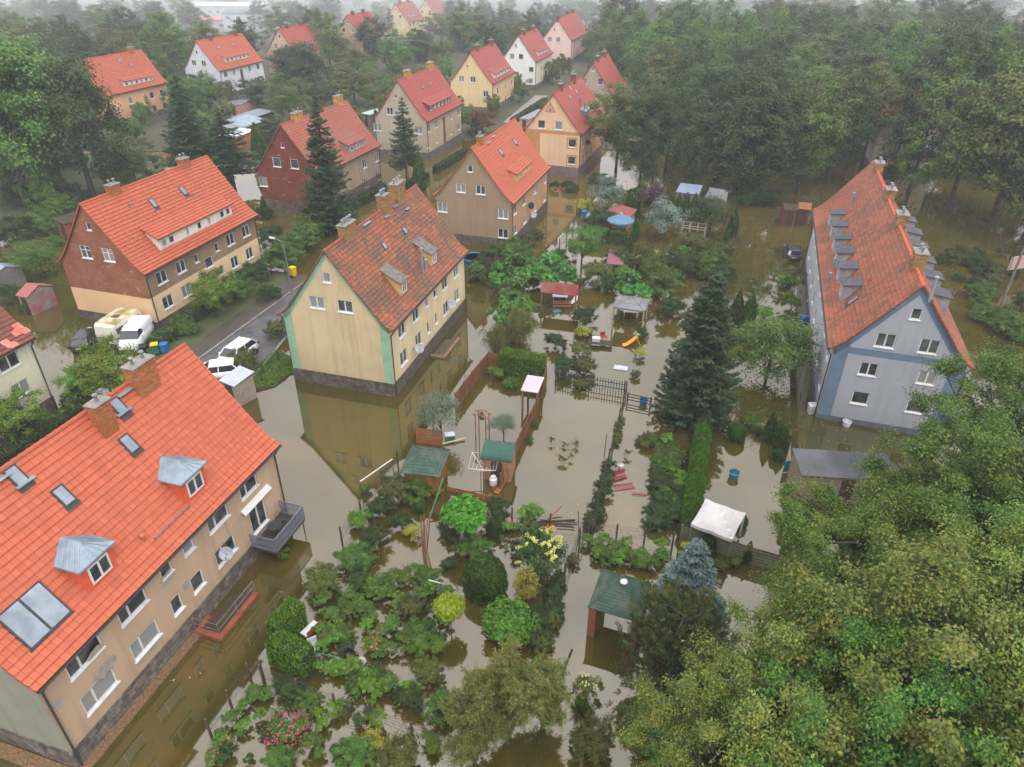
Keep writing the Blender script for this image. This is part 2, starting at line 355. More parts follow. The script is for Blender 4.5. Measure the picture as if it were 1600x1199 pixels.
    def skylight(s, u, v, w=.55, h=.9, apron=True, n=1, xy=None):
        p = s.hit(u, v, 'roof'); sg = -1 if p.y < 0 else 1; e = .1
        d = Vector((0, e, s.rz(abs(p.y)-e)-s.rz(abs(p.y)))).normalized(); d = Vector((0, -sg*d.y, d.z)); nn = Vector((1, 0, 0)).cross(d)
        if nn.z < 0: nn = -nn
        b = Vector((p.x, p.y, s.rz(p.y)))
        f = MB(); k = .09
        def P(a, c, h_): return b+Vector((1, 0, 0))*a+d*c+nn*h_
        W = w*n
        f.solid([P(-W/2-.05, -h/2-.05, -.03), P(W/2+.05, -h/2-.05, -.03), P(W/2+.05, h/2+.05, -.03), P(-W/2-.05, h/2+.05, -.03)], [P(-W/2-.03, -h/2-.03, k), P(W/2+.03, -h/2-.03, k), P(W/2+.03, h/2+.03, k), P(-W/2-.03, h/2+.03, k)])
        if apron: f.solid([P(-W/2-.08, -h/2-.3, .03), P(W/2+.08, -h/2-.3, .03), P(W/2+.08, -h/2-.05, .03), P(-W/2-.08, -h/2-.05, .03)], [P(-W/2-.08, -h/2-.3, .06), P(W/2+.08, -h/2-.3, .06), P(W/2+.08, -h/2-.05, .07), P(-W/2-.08, -h/2-.05, .07)])
        o = f.build('skylight', DARK, s.root)
        for i in range(n):
            g = MB(); a = -W/2+w*i; g.solid([P(a+.06, -h/2+.05, k-.01), P(a+w-.06, -h/2+.05, k-.01), P(a+w-.06, h/2-.05, k-.01), P(a+.06, h/2-.05, k-.01)], [P(a+.06, -h/2+.05, k+.012), P(a+w-.06, -h/2+.05, k+.012), P(a+w-.06, h/2-.05, k+.012), P(a+.06, h/2-.05, k+.012)])
            g.build('pane', SKYGL, o)
    def step(s, u, v, w=.9, mat=None):
        p = s.hit(u, v, 'roof'); f = MB(); z = s.rz(p.y)+.2; sg = -1 if p.y < 0 else 1
        f.box(p.x-w/2, p.y-.14, z, p.x+w/2, p.y+.14, z+.03)
        for q in (-.35, .35): f.bar((p.x+q*w, p.y, z), (p.x+q*w, p.y-sg*.2, z-.25), .03)
        f.build('roof_step', mat or ZINC, s.root)
    def pipe(s, u, v, h=.6, r=.06, mat=None):
        p = s.hit(u, v, 'roof'); f = MB(); z = s.rz(p.y); f.tube([(p.x, p.y, z-.1), (p.x, p.y, z+h)], r, 8); f.lathe([(r*1.7, 0), (r*1.5, .06), (.01, .1)], (p.x, p.y, z+h+.03), 8); f.box(p.x-.01, p.y-.01, z+h, p.x+.01, p.y+.01, z+h+.06)
        f.build('vent_pipe', mat or GREYM, s.root)
    def dish(s, side, u, v, r=.36, out=.5, col=None):
        T = s.to3(side); p = s.hit(u, v, side); a = p.y if side == 'g' else p.x; f = MB()
        c = Vector(T(a, p.z, -out)); base = Vector(T(a, p.z-.15, 0)); f.tube([base, c-Vector((0, 0, .12))], .02, 6); f.bar(c-Vector((0, 0, .12)), c, .03)
        o = f.build('satellite_dish', DARK, s.root)
        nn = s.vec(Vector((.25, -.85, .42))).normalized(); u_ = nn.cross(Vector((0, 0, 1))).normalized(); w_ = u_.cross(nn); m = MB(); lo = []
        for q, dd in ((.02, -.09), (.45, -.07), (.8, -.03), (1, .02), (1, .035), (.8, -.012), (.45, -.05), (.02, -.07)): lo.append([c+nn*dd+(u_*math.cos(t)+w_*math.sin(t)*1.08)*r*q for t in (2*math.pi*i/18 for i in range(18))])
        m.loft(lo); m.build('reflector', col or M('dish_grey', '#a9aeb2', '#8f9498', 2, .5, .05), o, True)
        b = MB(); q = c+nn*r*1.05-w_*r*.3; b.bar(c-w_*r*.95, q, .02); b.tube([q-nn*.05, q+nn*.07], .035, 8); b.build('receiver_arm', DARK, o)
    # dormers: px0/px1 = the two feet of the front wall in the photograph, or given directly as (x0, x1, yf)
    def dormer(s, kind, px0, px1, h, slope=.35, rm=None, wm=None, wins=(), name='dormer', xs=None, side=-1, over=.18):
        if xs: x0, x1, yf = xs
        else: A, B = s.hit(*px0, 'roof'), s.hit(*px1, 'roof'); x0, x1 = sorted((A.x, B.x)); yf = (abs(A.y)+abs(B.y))/2
        if kind == 'hip': slope = 0
        zr = s.rz(yf); zt = zr+h; Y = lambda y: side*y
        yb = yf
        while yb > .05 and zt+(yf-yb)*slope > s.rz(yb): yb -= .02
        zb = zt+(yf-yb)*slope
        b = MB(); prof = [(yf, zr-.25), (yf, zt), (yb, zb), (yb-.1, zb-.6)]
        b.solid([(x0, Y(y), z) for y, z in prof], [(x1, Y(y), z) for y, z in prof]); o = b.build(name, wm, s.root)
        T = lambda a, z, d: (a, Y(yf-d+.13), z)
        for (a, zf, w, hh, st) in wins:
            q = s.window(T, x0+(x1-x0)*a, zr+h*zf, w, hh, st, sill=False); q.parent = o
        r = MB(); k = .1; ov = over
        if kind == 'hip':
            xm0, xm1 = x0+(x1-x0)*.32, x0+(x1-x0)*.68; ztop = zt+.62; e = ov
            yq = yf-.55; ybk = yf
            while ybk > .1 and s.rz(ybk) < ztop: ybk -= .02
            ye = yf
            while ye > .1 and s.rz(ye) < zt: ye -= .02
            A, Bq, Cq, D = (x0-e, Y(yf+e), zt), (x1+e, Y(yf+e), zt), (x1+e, Y(ye-.1), zt), (x0-e, Y(ye-.1), zt); xm = (x0+x1)/2
            P, Q = (xm-.06, Y(yq), ztop), (xm-.06, Y(ybk-.1), ztop); P2, Q2 = (xm+.06, Y(yq), ztop), (xm+.06, Y(ybk-.1), ztop)
            for f in ([A, Bq, P2, P], [Bq, Cq, Q2, P2], [A, P, Q, D], [P, P2, Q2, Q]): r.face(f)
            lo = lambda p: (p[0], p[1], p[2]-k)
            for p, q in ((A, Bq), (Bq, Cq), (D, A)): r.face([p, q, lo(q), lo(p)])
            r.face([lo(A), lo(Bq), lo(Cq), lo(D)])
            def seam(p, q): r.bar(Vector(p)+Vector((0, 0, .012)), Vector(q)+Vector((0, 0, .012)), .03, .03)
            for f in range(1, 6):
                a = f/6; E = Vector(A).lerp(Vector(Bq), a); seam(E, Vector(P).lerp(Vector(P2), a))
            for U_, V_, P_, Q_ in ((A, D, P, Q), (Bq, Cq, P2, Q2)):
                for f in range(0, 5): a = f/5; seam(Vector(U_).lerp(Vector(V_), a), Vector(P_).lerp(Vector(Q_), a))
        else:
            yo = yf+ov; zo = zt-ov*slope; xe = ov*.7
            pr = [(yo, zo), (yb-.05, zb+.02), (yb-.05, zb+k), (yo, zo+k)]
            if kind == 'curve': pr = [(yo, zo-.05), (yf-.5, zt+.2), (yb-.2, s.rz(yb-.2)+.02), (yb-.2, s.rz(yb-.2)+.1), (yf-.5, zt+.3), (yo, zo+.05)]
            r.solid([(x0-xe, Y(y), z) for y, z in pr], [(x1+xe, Y(y), z) for y, z in pr])
            if kind == 'tile':
                n = max(3, round(math.hypot(yo-yb, zb-zo)/s.course)); r = MB()
                for x in (x0-xe, x1+xe): r.face([(x, Y(y), z) for y, z in pr], 0, [(0, 0)]*4)
                r.face([(x0-xe, Y(pr[0][0]), pr[0][1]), (x1+xe, Y(pr[0][0]), pr[0][1]), (x1+xe, Y(pr[1][0]), pr[1][1]), (x0-xe, Y(pr[1][0]), pr[1][1])], 0, [(0, 0)]*4)
                for i in range(n):
                    f0, f1 = i/n, (i+1)/n; q0 = (yo+(yb-.05-yo)*f0, zo+k+(zb-zo)*f0+.05); q1 = (yo+(yb-.05-yo)*f1, zo+k+(zb-zo)*f1); xa, xb = x0-xe, x1+xe
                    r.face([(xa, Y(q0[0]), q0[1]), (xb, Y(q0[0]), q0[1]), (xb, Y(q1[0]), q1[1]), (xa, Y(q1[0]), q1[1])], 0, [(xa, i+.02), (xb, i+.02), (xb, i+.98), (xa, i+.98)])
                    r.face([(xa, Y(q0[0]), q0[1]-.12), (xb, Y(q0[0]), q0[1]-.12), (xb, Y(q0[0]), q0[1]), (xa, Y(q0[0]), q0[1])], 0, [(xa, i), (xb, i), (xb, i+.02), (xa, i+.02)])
        r.build('dormer_roof', rm, o); return o
def skygl():
    t = NT('skylight_glass'); col = t.mix(t.ramp(t.noise(.9, 3), .4, .7), (.16, .2, .24), (.3, .34, .38)); return t.done(t.pr(col, .06, 0, None, .8))
SKYGL = skygl()
PAR = {
'D':(-45.6,32.85,1.271,10,16.9,6.4,12.0,0),'K':(13.012,234.952,1.273,9.614,16.699,6.344,11.902,0),'N':(-82.573,146.824,1.245,9.806,16.877,5.982,12.074,0),
'A':(-24.149,19.524,1.267,10.329,17.576,6.011,12.068,0),'C':(-14.079,50.419,1.283,10.070,17.627,6.189,12.184,0),'G':(27.995,44.905,1.261,9.631,33.789,6.264,11.990,0),
'E':(-4.754,83.535,1.266,10.369,16.757,5.635,11.601,0),'B':(-38.181,61.854,1.266,10.192,17.431,5.945,11.986,0),'H':(-18.731,123.927,1.268,10.126,16.265,6.350,12.456,0),
'L':(6.049,114.159,1.240,9.594,16.700,6.691,12.158,0),'O':(-71.744,177.999,1.264,10.234,17.165,5.960,11.979,0),'I':(-8.865,161.765,1.283,10.1,16.571,6.033,11.862,0),
'J':(1.259,189.641,1.273,9.417,16.682,6.574,12.146,0),'F':(-29.690,94.940,1.252,10.179,16.855,5.754,11.735,0)}
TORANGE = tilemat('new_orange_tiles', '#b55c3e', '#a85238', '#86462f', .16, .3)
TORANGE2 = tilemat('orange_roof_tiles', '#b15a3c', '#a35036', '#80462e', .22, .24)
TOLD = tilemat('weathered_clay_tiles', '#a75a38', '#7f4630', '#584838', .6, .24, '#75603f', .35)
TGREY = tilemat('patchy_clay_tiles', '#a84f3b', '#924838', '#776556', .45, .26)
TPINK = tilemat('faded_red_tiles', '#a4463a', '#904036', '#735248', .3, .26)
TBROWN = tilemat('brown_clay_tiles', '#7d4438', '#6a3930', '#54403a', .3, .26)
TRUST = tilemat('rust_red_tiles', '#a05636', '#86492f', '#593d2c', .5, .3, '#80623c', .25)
DORW = M('white_cladding', '#d9d8d4', '#c2c0ba', 2, .7, .1)
def w3(name, c, d, **k): return wallmat(name, c, d, **k)
# --- the tan house nearest the camera
A = House('tan_house', 'large tan rendered house with bright orange roof and two zinc topped dormers', PAR['A'], w3('tan_render', '#ba9e82', '#8b7964'), w3('grey_green_render', '#8f8f80', '#6d6f60'), TORANGE, STONE2, 1.2, .36)
A.ridgec = ('#aa563a', '#944c34', 1.5)
A.row('r', [(132, 1025, 1.9), (207, 946, 1.75), (340, 807, 1.7), (388, 757, 1.6)], 1.15, 3)
A.row('r', [(259, 888, .8), (294, 853, .8)], .9, 1)
A.row('r', [(156, 1079, 1.9), (228, 1001, 1.8), (353, 860, 1.7)], 1.15, 3)
A.row('r', [(277, 945, .75), (309, 908, .95)], 1.1, 1)
A.row('r', [(404, 806, 1.5)], 1.9, 2)
A.build()
for f in ((166, 915, 1.55), (312, 782, 1.55)):
    p = A.hit(f[0]-3, f[1]-8, 'roof')
    A.dormer('hip', None, None, 1.55, .3, ZINC, M('orange_dormer_cladding', '#cf5c40', '#bf5238', 2, .6, .1), [(.5, .5, 1.15, 1.0, 2)], xs=(p.x-.85, p.x+.85, abs(p.y)), over=.2)
for u, v in ((25, 745), (99, 776), (185, 637), (201, 694)): A.skylight(u, v, .6, .95)
A.skylight(54, 962, 1.05, 1.9, n=2)
for u, v in ((4, 756), (43, 760), (162, 646), (197, 619), (196, 649)): A.step(u, v, .95)
A.chimney(A.hit(140, 645, 'm').x, -.75, .6, .9, .55, None, 1); A.chimney(A.hit(215, 590, 'm').x, -.35, .7, 1.5, .9, None, 2)
sg = MB(); a, b = A.hit(244, 846, 'roof'), A.hit(296, 796, 'roof')
for k in range(2): sg.tube([(a.x, a.y, A.rz(a.y)+.14+.1*k), (b.x, b.y, A.rz(b.y)+.14+.1*k)], .016, 5)
for k in range(6): q = a.lerp(b, k/5); sg.bar((q.x, q.y, A.rz(q.y)), (q.x, q.y, A.rz(q.y)+.26), .03)
sg.build('snow_guard', GREYM, A.root)
A.pipe(225, 845, .3, .09, M('terracotta', '#b06a3c')); A.pipe(157, 612, .5, .06)
A.dish('r', 340, 862, .38, .55)
rp = random.Random(4)
for u, v, rx, rz_ in ((166, 1042, .75, .45), (148, 1022, .5, .3), (262, 905, .5, .4), (290, 915, .3, .35), (92, 1098, .25, .35), (378, 905, .4, .2), (232, 1022, .8, .18)):
    p = A.hit(u, v, 'r'); m = MB(); n = 16; m.face([(p.x+rx*rp.uniform(.65, 1.2)*math.cos(2*math.pi*k/n), -A.Wh-.004, p.z+rz_*rp.uniform(.65, 1.2)*math.sin(2*math.pi*k/n)) for k in range(n)]); m.build('plaster_patch', M('patched_plaster', '#a09a90', '#857c70', 2.5, .9), A.root)
dd = A.hit(166, 892, 'roof')
def balcony():
    p, q = A.hit(391, 840, 'r'), A.hit(432, 800, 'r'); x0, x1 = p.x-.1, q.x+.35; y0 = -A.Wh; d = 1.75; z = (p.z+q.z)/2-.5
    b = MB(); b.box(x0, y0-d, z-.14, x1, y0-.06, z); o = b.build('balcony', M('dark_decking', '#4b3a33', '#35292a', 3), A.root)
    r = MB()
    for s_, e_ in (((x0, y0-.06), (x0, y0-d)), ((x0, y0-d), (x1, y0-d)), ((x1, y0-d), (x1, y0-.06))):
        s_, e_ = Vector((*s_, 0)), Vector((*e_, 0)); L = (e_-s_).length; n = max(2, int(L/.11))
        r.bar(s_+Vector((0, 0, z+1.0)), e_+Vector((0, 0, z+1.0)), .05); r.bar(s_+Vector((0, 0, z+.08)), e_+Vector((0, 0, z+.08)), .04); r.bar(s_+Vector((0, 0, z+.55)), e_+Vector((0, 0, z+.55)), .02)
        for i in range(n+1):
            w = s_.lerp(e_, i/n); r.bar(w+Vector((0, 0, z)), w+Vector((0, 0, z+1.0)), .02)
            if i < n:
                w2 = s_.lerp(e_, (i+1)/n)
                for zz in (.08, .31, .55, .78): r.bar(w+Vector((0, 0, z+zz)), w2+Vector((0, 0, z+zz+.22)), .014); r.bar(w2+Vector((0, 0, z+zz)), w+Vector((0, 0, z+zz+.22)), .014)
    r.build('railing', M('railing_iron', '#787f8c', '#5c626d', 4, .5), o)
    for x in (x1-.15, x0+.15): t = MB(); t.tube([(x, y0-d+.1, z-.1), (x, y0-d+.1, -.6)], .035); t.build('support_post', DARK, o)
    a = MB(); a.solid([(x0-.1, y0, z+2.75), (x1-.6, y0, z+2.75), (x1-.6, y0, z+2.85), (x0-.1, y0, z+2.85)], [(x0-.1, y0-.28, z+2.55), (x1-.6, y0-.28, z+2.55), (x1-.6, y0-.28, z+2.6), (x0-.1, y0-.28, z+2.6)]); a.build('awning', WHITE, A.root)
    t = thing('round_table', 'round dark grey table on the balcony with the black lattice railing', 'table', A.glob((x0+1.35, y0-.85, z)), A.th)
    m = MB(); m.lathe([(.42, .68), (.43, .7), (.43, .72), (.42, .73)], n=20); m.build('tabletop', DARK, t); m = MB(); m.tube([(0, 0, .02), (0, 0, .68)], .03); m.lathe([(.22, 0), (.2, .03), (.03, .05)], n=12); m.build('pedestal', DARK, t)
    t = thing('chair', 'metal chair with curved back beside the round balcony table', 'chair', A.glob((x0+2.15, y0-.7, z)), A.th+1.2)
    m = MB(); m.box(-.2, -.2, .42, .2, .2, .46); m.build('seat', DARK, t); m = MB(); m.tube([(.2, -.19, .45), (.26, -.17, .8), (.28, 0, .9), (.26, .17, .8), (.2, .19, .45)], .015, 5); m.build('backrest', DARK, t)
    for sx in (-.18, .18):
        for sy in (-.18, .18): m = MB(); m.bar((sx, sy, 0), (sx, sy, .43), .025); m.build('leg', DARK, t)
balcony()
def ramp():
    a, b, c = A.loc(G(307, 984, .3)), A.loc(G(345, 998, .3)), A.loc(G(395, 922, .3))
    t = thing('entrance_ramp', 'orange edged concrete landing with steel handrail along the tan house', 'ramp', A.glob((0, 0, 0)), A.th)
    y1, y0 = -A.Wh-.07, min(b.y, c.y); x0, x1 = b.x, c.x; m = MB(); om = M('orange_tiled_edge', '#8a4f38', '#6d3d2b', 3, .85)
    m.box(x0, y0, -.5, x1, y0+.32, .2); m.box(x0, y0+.32, -.5, x0+.32, y1, .2); m.box(x0+.32, y1-.3, -.5, x0+1.2, y1, .2); m.build('kerb', om, t)
    m = MB(); m.box(x0+.32, y0+.32, -.5, x1-.05, y1-.3, .05); m.build('deck', M('wet_deck', '#4f4334', '#3a3225', 2, .3), t)
    r = MB(); pts = [(x0+.12, y1-.1), (x0+.12, y0+.14), (x1-.1, y0+.14)]
    for z in (.75, 1.2): r.tube([(*p, z) for p in pts], .022, 6)
    for p in pts+[((x0+x1)/2, y0+.14)]: r.tube([(*p, .15), (*p, 1.2)], .022, 6)
    r.build('handrail', GREYM, t)
ramp()
# --- cream and green house
Cc = House('cream_house', 'cream house with mint green gable trim and old mottled tile roof', PAR['C'], w3('cream_render', '#d8c7a0', '#a6977a'), w3('cream_gable_render', '#cbb891', '#978466'), TOLD, STONE, 1.2, .34, (M('mint_trim', '#8fb596', '#7da184', 1, .85, .1), .75, .55, None))
Cc.row('g', [(510, 434, .7, .85, 1)], 1); Cc.row('g', [(495, 473, 1.35, 1.05), (539, 479, 1.35, 1.05)], 1)
Cc.row('r', [(628, 514, 1.35), (650, 492, 1.3), (695, 442, 1.3), (713, 422, 1.3)], 1.3)
Cc.row('r', [(667, 473, .7), (680, 459, .7)], .8, 1)
Cc.row('r', [(631, 556, 1.35), (654, 530, 1.3), (697, 482, 1.3), (714, 464, 1.3)], 1.3)
Cc.row('r', [(669.5, 512, .55), (682, 498, .5)], 1.1, 1)
Cc.build()
gm = M('lichen_felt', '#77736a', '#55524c', 2, .9, .4)
for u, v in ((631, 460), (678, 414)):
    p = Cc.hit(u, v, 'roof'); Cc.dormer('curve', None, None, 1.25, .42, gm, M('ochre_cheek', '#c9a36a', '#b08c58', 2), [(.5, .5, .8, .95, 2)], xs=(p.x-.6, p.x+.75, abs(p.y)), over=.15)
for u, v in ((600, 385), (632, 361)): Cc.skylight(u, v, .5, .6, False)
Cc.chimney(Cc.hit(543, 365, 'm').x, 0, .7, 1.7, .85, BRICK2, 4); Cc.chimney(Cc.hit(600, 330, 'm').x, 0, .75, 1.0, 1.15, BRICK2, 3); Cc.chimney(Cc.hit(624, 315, 'm').x, .1, .75, 1.8, 1.3, BRICK2, 3)
for u, v in ((571, 355), (575, 352), (605, 342), (618, 326), (637, 330)): Cc.step(u, v, .8)
Cc.pipe(661, 430, 2.4, .09, ZINC); Cc.pipe(666, 422, .9, .1, ZINC); Cc.pipe(641, 420, .5)
Cc.dish('r', 645, 543, .4, .6); Cc.dish('r', 697, 474, .4, .6)
# --- brick house
Bh = House('brick_house', 'half bare brick, half peach plastered house with bright orange roof and long white dormer', PAR['B'], brickwall('brown_front', '#9a8468', '#8f7a60', '#8b765c', (3.4, '#dcc09a')), brickwall('bare_brick', '#9c5f45', '#7f4c38', '#8d7663', (3.35, '#dcb78c')), TORANGE2, STONE, .95, .34)
Bh.ridgec = ('#aa563a', '#944c34', 1.5)
Bh.row('g', [(138, 354, .5, .75, 1)], 1); Bh.row('g', [(134, 394, 1.25), (169, 399, 1.25)], 1.25, 4)
Bh.row('r', [(253, 434, 1.4), (283, 417, 1.3), (360, 374, 1.3), (384, 360, 1.3)], 1.25); Bh.row('r', [(307, 404, .6), (339, 386, .6)], .9, 1); Bh.row('r', [(327, 410, 1.2)], 1.1, 1)
Bh.row('r', [(263, 472, 1.4), (292, 455, 1.3), (367, 409, 1.2), (390, 395, 1.2)], 1.25); Bh.row('r', [(315, 441, .6), (347, 421, .6)], 1.0, 1)
Bh.build()
Bh.dormer('tile', (251, 393), (363, 336), 1.25, .5, TORANGE2, DORW, [(.06, .5, .75, .75, 1), (.15, .5, .75, .75, 1), (.36, .5, .4, .75, 1), (.52, .5, .6, .75, 1), (.66, .5, .4, .75, 1), (.85, .5, .7, .75, 1), (.94, .5, .7, .75, 1)], over=.25)
Bh.skylight(239, 318, .55, .9); Bh.skylight(286, 299, .55, .9)
Bh.chimney(Bh.hit(178, 300, 'm').x, 0, .7, 1.1, .6); Bh.chimney(Bh.hit(287, 256, 'm').x, 0, .7, 1.1, .6)
for u, v in ((204, 325), (244, 334), (302, 308), (342, 311)): Bh.pipe(u, v, .35, .05)
cn = MB(); p = Bh.hit(330, 432, 'r'); cn.solid([(p.x-.7, -Bh.Wh, p.z+.5), (p.x+.9, -Bh.Wh, p.z+.5), (p.x+.9, -Bh.Wh, p.z+.58), (p.x-.7, -Bh.Wh, p.z+.58)], [(p.x-.7, -Bh.Wh-.9, p.z+.2), (p.x+.9, -Bh.Wh-.9, p.z+.2), (p.x+.9, -Bh.Wh-.9, p.z+.26), (p.x-.7, -Bh.Wh-.9, p.z+.26)]); cn.build('door_canopy', TBROWN, Bh.root)
# --- brown house
E = House('brown_house', 'brown rendered house with orange roof standing behind the cream house', PAR['E'], w3('brown_render', '#bb9470', '#8f6f54'), w3('grey_brown_render', '#97826a', '#7b6853'), TORANGE2, STONE, 1.1, .38)
E.row('g', [(734.5, 264, .65, .8, 1)], 1); E.row('g', [(720, 294, 1.2), (751, 297, 1.2)], 1.1); E.row('g', [(691, 324, 1.3)], 1.2); E.row('g', [(786, 334, 1.3)], 1.25, dz=0); E.row('g', [(786, 365, 1.3)], 1.15)
E.row('r', [(852, 279, 1.2), (836, 295, 1.2), (819, 311, 1.2), (805, 329, 1.3)], 1.25); E.row('r', [(851, 306, 1.2), (836, 324, 1.2), (820, 342, 1.2), (805, 361, 1.3)], 1.2)
E.build()
E.dormer('tile', (806, 285), (831, 264), .95, .4, TORANGE2, M('yellow_cheek', '#c8a765'), [(.3, .5, .6, .6, 1), (.7, .5, .6, .6, 1)])
E.chimney(E.hit(750, 222, 'm').x, 0, .6, .9, .7); E.skylight(782, 238, .5, .8); E.skylight(804, 222, .5, .8)
for u, v in ((771, 216), (764, 226)): E.step(u, v, 1.0)
E.dish('r', 824, 321, .4, .5, M('dish_black', '#2b2b2d')); E.dish('r', 828, 335, .4, .5)
# --- dark brick house
Fh = House('dark_brick_house', 'house with dark red brick gable and streaked red roof behind the tall spruce', PAR['F'], w3('drab_render', '#a2917c', '#776a5c'), brickwall('dark_brick', '#84402f', '#6b3327', '#6d5146'), TGREY, STONE, 1.6, .36)
Fh.row('g', [(441, 227, .5, .7, 1)], 1); Fh.row('g', [(432, 253, 1.2), (460, 257, 1.2)], 1.25, 1); Fh.row('g', [(411, 284, 1.3)], 1.3, 1)
Fh.row('r', [(589, 245, 1.2), (570, 256, 1.1)], 1.3); Fh.row('r', [(591, 274, 1.2), (572, 286, 1.1)], 1.3)
Fh.build(); Fh.dormer('tile', (545, 241), (570, 228), 1.1, .4, TGREY, M('grey_cladding', '#8a8a86'), [(.2, .5, .7, .7, 1), (.55, .5, .9, .8, 2), (.85, .5, .5, .8, 1)])
Fh.chimney(Fh.hit(465, 192, 'm').x, 0, .7, 1.9, .7, M('ochre_chimney', '#b98a45', '#93693a'), 2); Fh.chimney(Fh.hit(530, 168, 'm').x, 0, .7, 1.6, 1.0, M('ochre_chimney', ''), 2)
# --- beige house with long dormer
H = House('beige_house', 'greyish beige house with faded red roof and wide tiled dormer beside a slim spruce', PAR['H'], w3('beige_render', '#b3a48a', '#8e806a'), w3('beige_gable', '#b0a48e', '#918674'), TPINK, STONE2, 1.2, .38)
H.row('g', [(618, 151, .5, .6, 1)], 1); H.row('g', [(609, 174, 1.2)], 1.2); H.row('g', [(590, 199, 1.5)], 1.2); H.row('g', [(654, 204, 1.4)], 1.2)
H.row('r', [(670, 201, 1.2), (682, 194, .9), (705, 181, .9), (717, 174, 1.2)], 1.3); H.row('r', [(669, 227, 1.2), (683, 218, .8), (705, 205, .8), (717, 197, 1.2)], 1.2)
H.build(far=True); H.dormer('tile', (671, 176), (704, 159), 1.0, .5, TPINK, M('dark_cheek', '#5d4b44'), [(a, .5, .7, .7, 1) for a in (.08, .25, .42, .59, .76, .92)])
H.chimney(H.hit(637, 122, 'm').x, 0, .7, 1.8, .9, M('ochre_chimney', ''), 0); H.chimney(H.hit(672, 107, 'm').x, 0, .7, 1.8, .9, M('ochre_chimney', ''), 0)
for u, v in ((660, 136), (672, 131)): H.skylight(u, v, .5, .6, False)
dr = MB(); p = H.hit(694, 197, 'r'); dr.box(p.x-.45, -H.Wh-.02, 1.1, p.x+.45, -H.Wh+.02, 5.6); dr.build('stair_panel', M('oxblood_panel', '#6b3a35'), H.root)
# --- yellow, white, pink, peach, grey houses down the street
I = House('yellow_house', 'pale yellow house with faded red roof in the middle of the street row', PAR['I'], w3('yellow_render', '#d8bd8d', '#b39a70'), w3('yellow_gable', '#dcc393', '#bfa67c'), TPINK, STONE2, 1.2, .4)
I.row('g', [(730, 104, .5, .6, 1)], 1); I.row('g', [(721, 124, 1.2), (739, 124, 1.2)], 1.2); I.row('g', [(759, 147, 1.2)], 1.2)
I.row('r', [(778, 143, 1.0), (790, 136, .8), (800, 128, 1.0)], 1.2, 1); I.row('r', [(778, 163, 1.0), (790, 155, .8), (800, 148, 1.0)], 1.2, 1)
I.build(far=True); I.dormer('tile', (772, 123), (797, 112), .9, .5, TPINK, DORW, [(a, .5, .7, .6, 1) for a in (.1, .3, .5, .7, .9)])
I.chimney(I.hit(745, 82, 'm').x, 0, .7, 1.4, .9, M('brown_chimney', '#7a4a3a'), 2); I.chimney(I.hit(767, 74, 'm').x, 0, .7, 1.4, .9, M('brown_chimney', ''), 2)
J = House('white_house', 'white rendered house with red roof and flat windowed dormer on the street row', PAR['J'], w3('yellowish_render', '#dcd3b6', '#bdb397'), w3('white_gable', '#e4e3dc', '#c9c8c0'), TPINK, STONE2, 1.2, .42)
J.row('g', [(806, 72, .5, .9, 1)], 1); J.row('g', [(800, 88, 1.2), (814, 89, 1.2)], 1.2, 1); J.row('g', [(830, 109, 1.2)], 1.2, 1); J.row('g', [(829, 127, 1.2)], 1.2, 1)
J.row('r', [(846, 108, 1), (853, 103, 1), (860, 99, 1)], 1.2, 1); J.row('r', [(846, 124, 1), (853, 119, 1), (860, 114, 1)], 1.2, 1)
J.build(far=True); J.dormer('tile', (841, 88), (856, 80), .9, .4, TPINK, DORW, [(a, .5, .7, .6, 1) for a in (.1, .3, .5, .7, .9)])
J.chimney(J.hit(818, 52, 'm').x, 0, .7, 1.4, .8, M('brown_chimney', ''), 2); J.chimney(J.hit(833, 46, 'm').x, 0, .7, 1.4, .8, M('brown_chimney', ''), 2)
K = House('pink_house', 'pale pink house with pinkish red roof at the far end of the street', PAR['K'], w3('pink_render', '#dcb9ae', '#c2a096'), w3('pink_gable', '#e2c3b9', '#c9a9a0'), TPINK, STONE2, 1.0, .45)
K.row('g', [(866, 47, .5, .8, 1)], 1); K.row('g', [(859, 62, 1.3), (872, 62, 1.3)], 1.3, 1); K.row('r', [(898, 74, 1), (903, 70, 1)], 1.2, 1); K.row('r', [(897, 90, 1), (903, 85, 1)], 1.2, 1)
K.build(far=True); K.chimney(K.hit(872, 34, 'm').x, 0, .7, 1.4, .8, M('brown_chimney', ''), 2)
L = House('peach_house', 'peach house with orange bands and triangular attic window beneath a red roof', PAR['L'], w3('peach_front', '#cf9f7a', '#b08564'), w3('peach_gable', '#d8b592', '#bc987a'), TPINK, M('purple_stone', '#7c666a', '#62525a', 2, .9, .5), 1.5, .4)
L.row('g', [(846, 195, 1.2), (873, 196, 1.2)], 1.25, 1); L.row('g', [(894, 224, 1.3)], 1.25, 1); L.row('g', [(893, 251, 1.3)], 1.2, 1)
L.row('r', [(912, 222, 1.2), (917, 219, 1.0), (923, 214, 1.0)], 1.3, 1); L.row('r', [(912, 248, 1.2), (918, 242, 1.0), (924, 237, 1.0)], 1.3, 1)
L.build(far=True)
tb = MB(); X = L.XI-.012; zb = L.hit(870, 206, 'g').z+.1; om = M('orange_band', '#bd8758', '#a8774c', 1, .85, .1)
tb.face([(X, -L.Wh, zb-.5), (X, L.Wh, zb-.5), (X, L.Wh, zb), (X, -L.Wh, zb)]); tb.face([(X, L.Wh-2.4, L.zp), (X, L.Wh, L.zp), (X, L.Wh, zb-.5), (X, L.Wh-2.4, zb-.5)])
p = L.hit(860, 170, 'g'); tb.face([(X, p.y-.95, p.z-.55), (X, p.y+.95, p.z-.55), (X, p.y, p.z+1.0)])
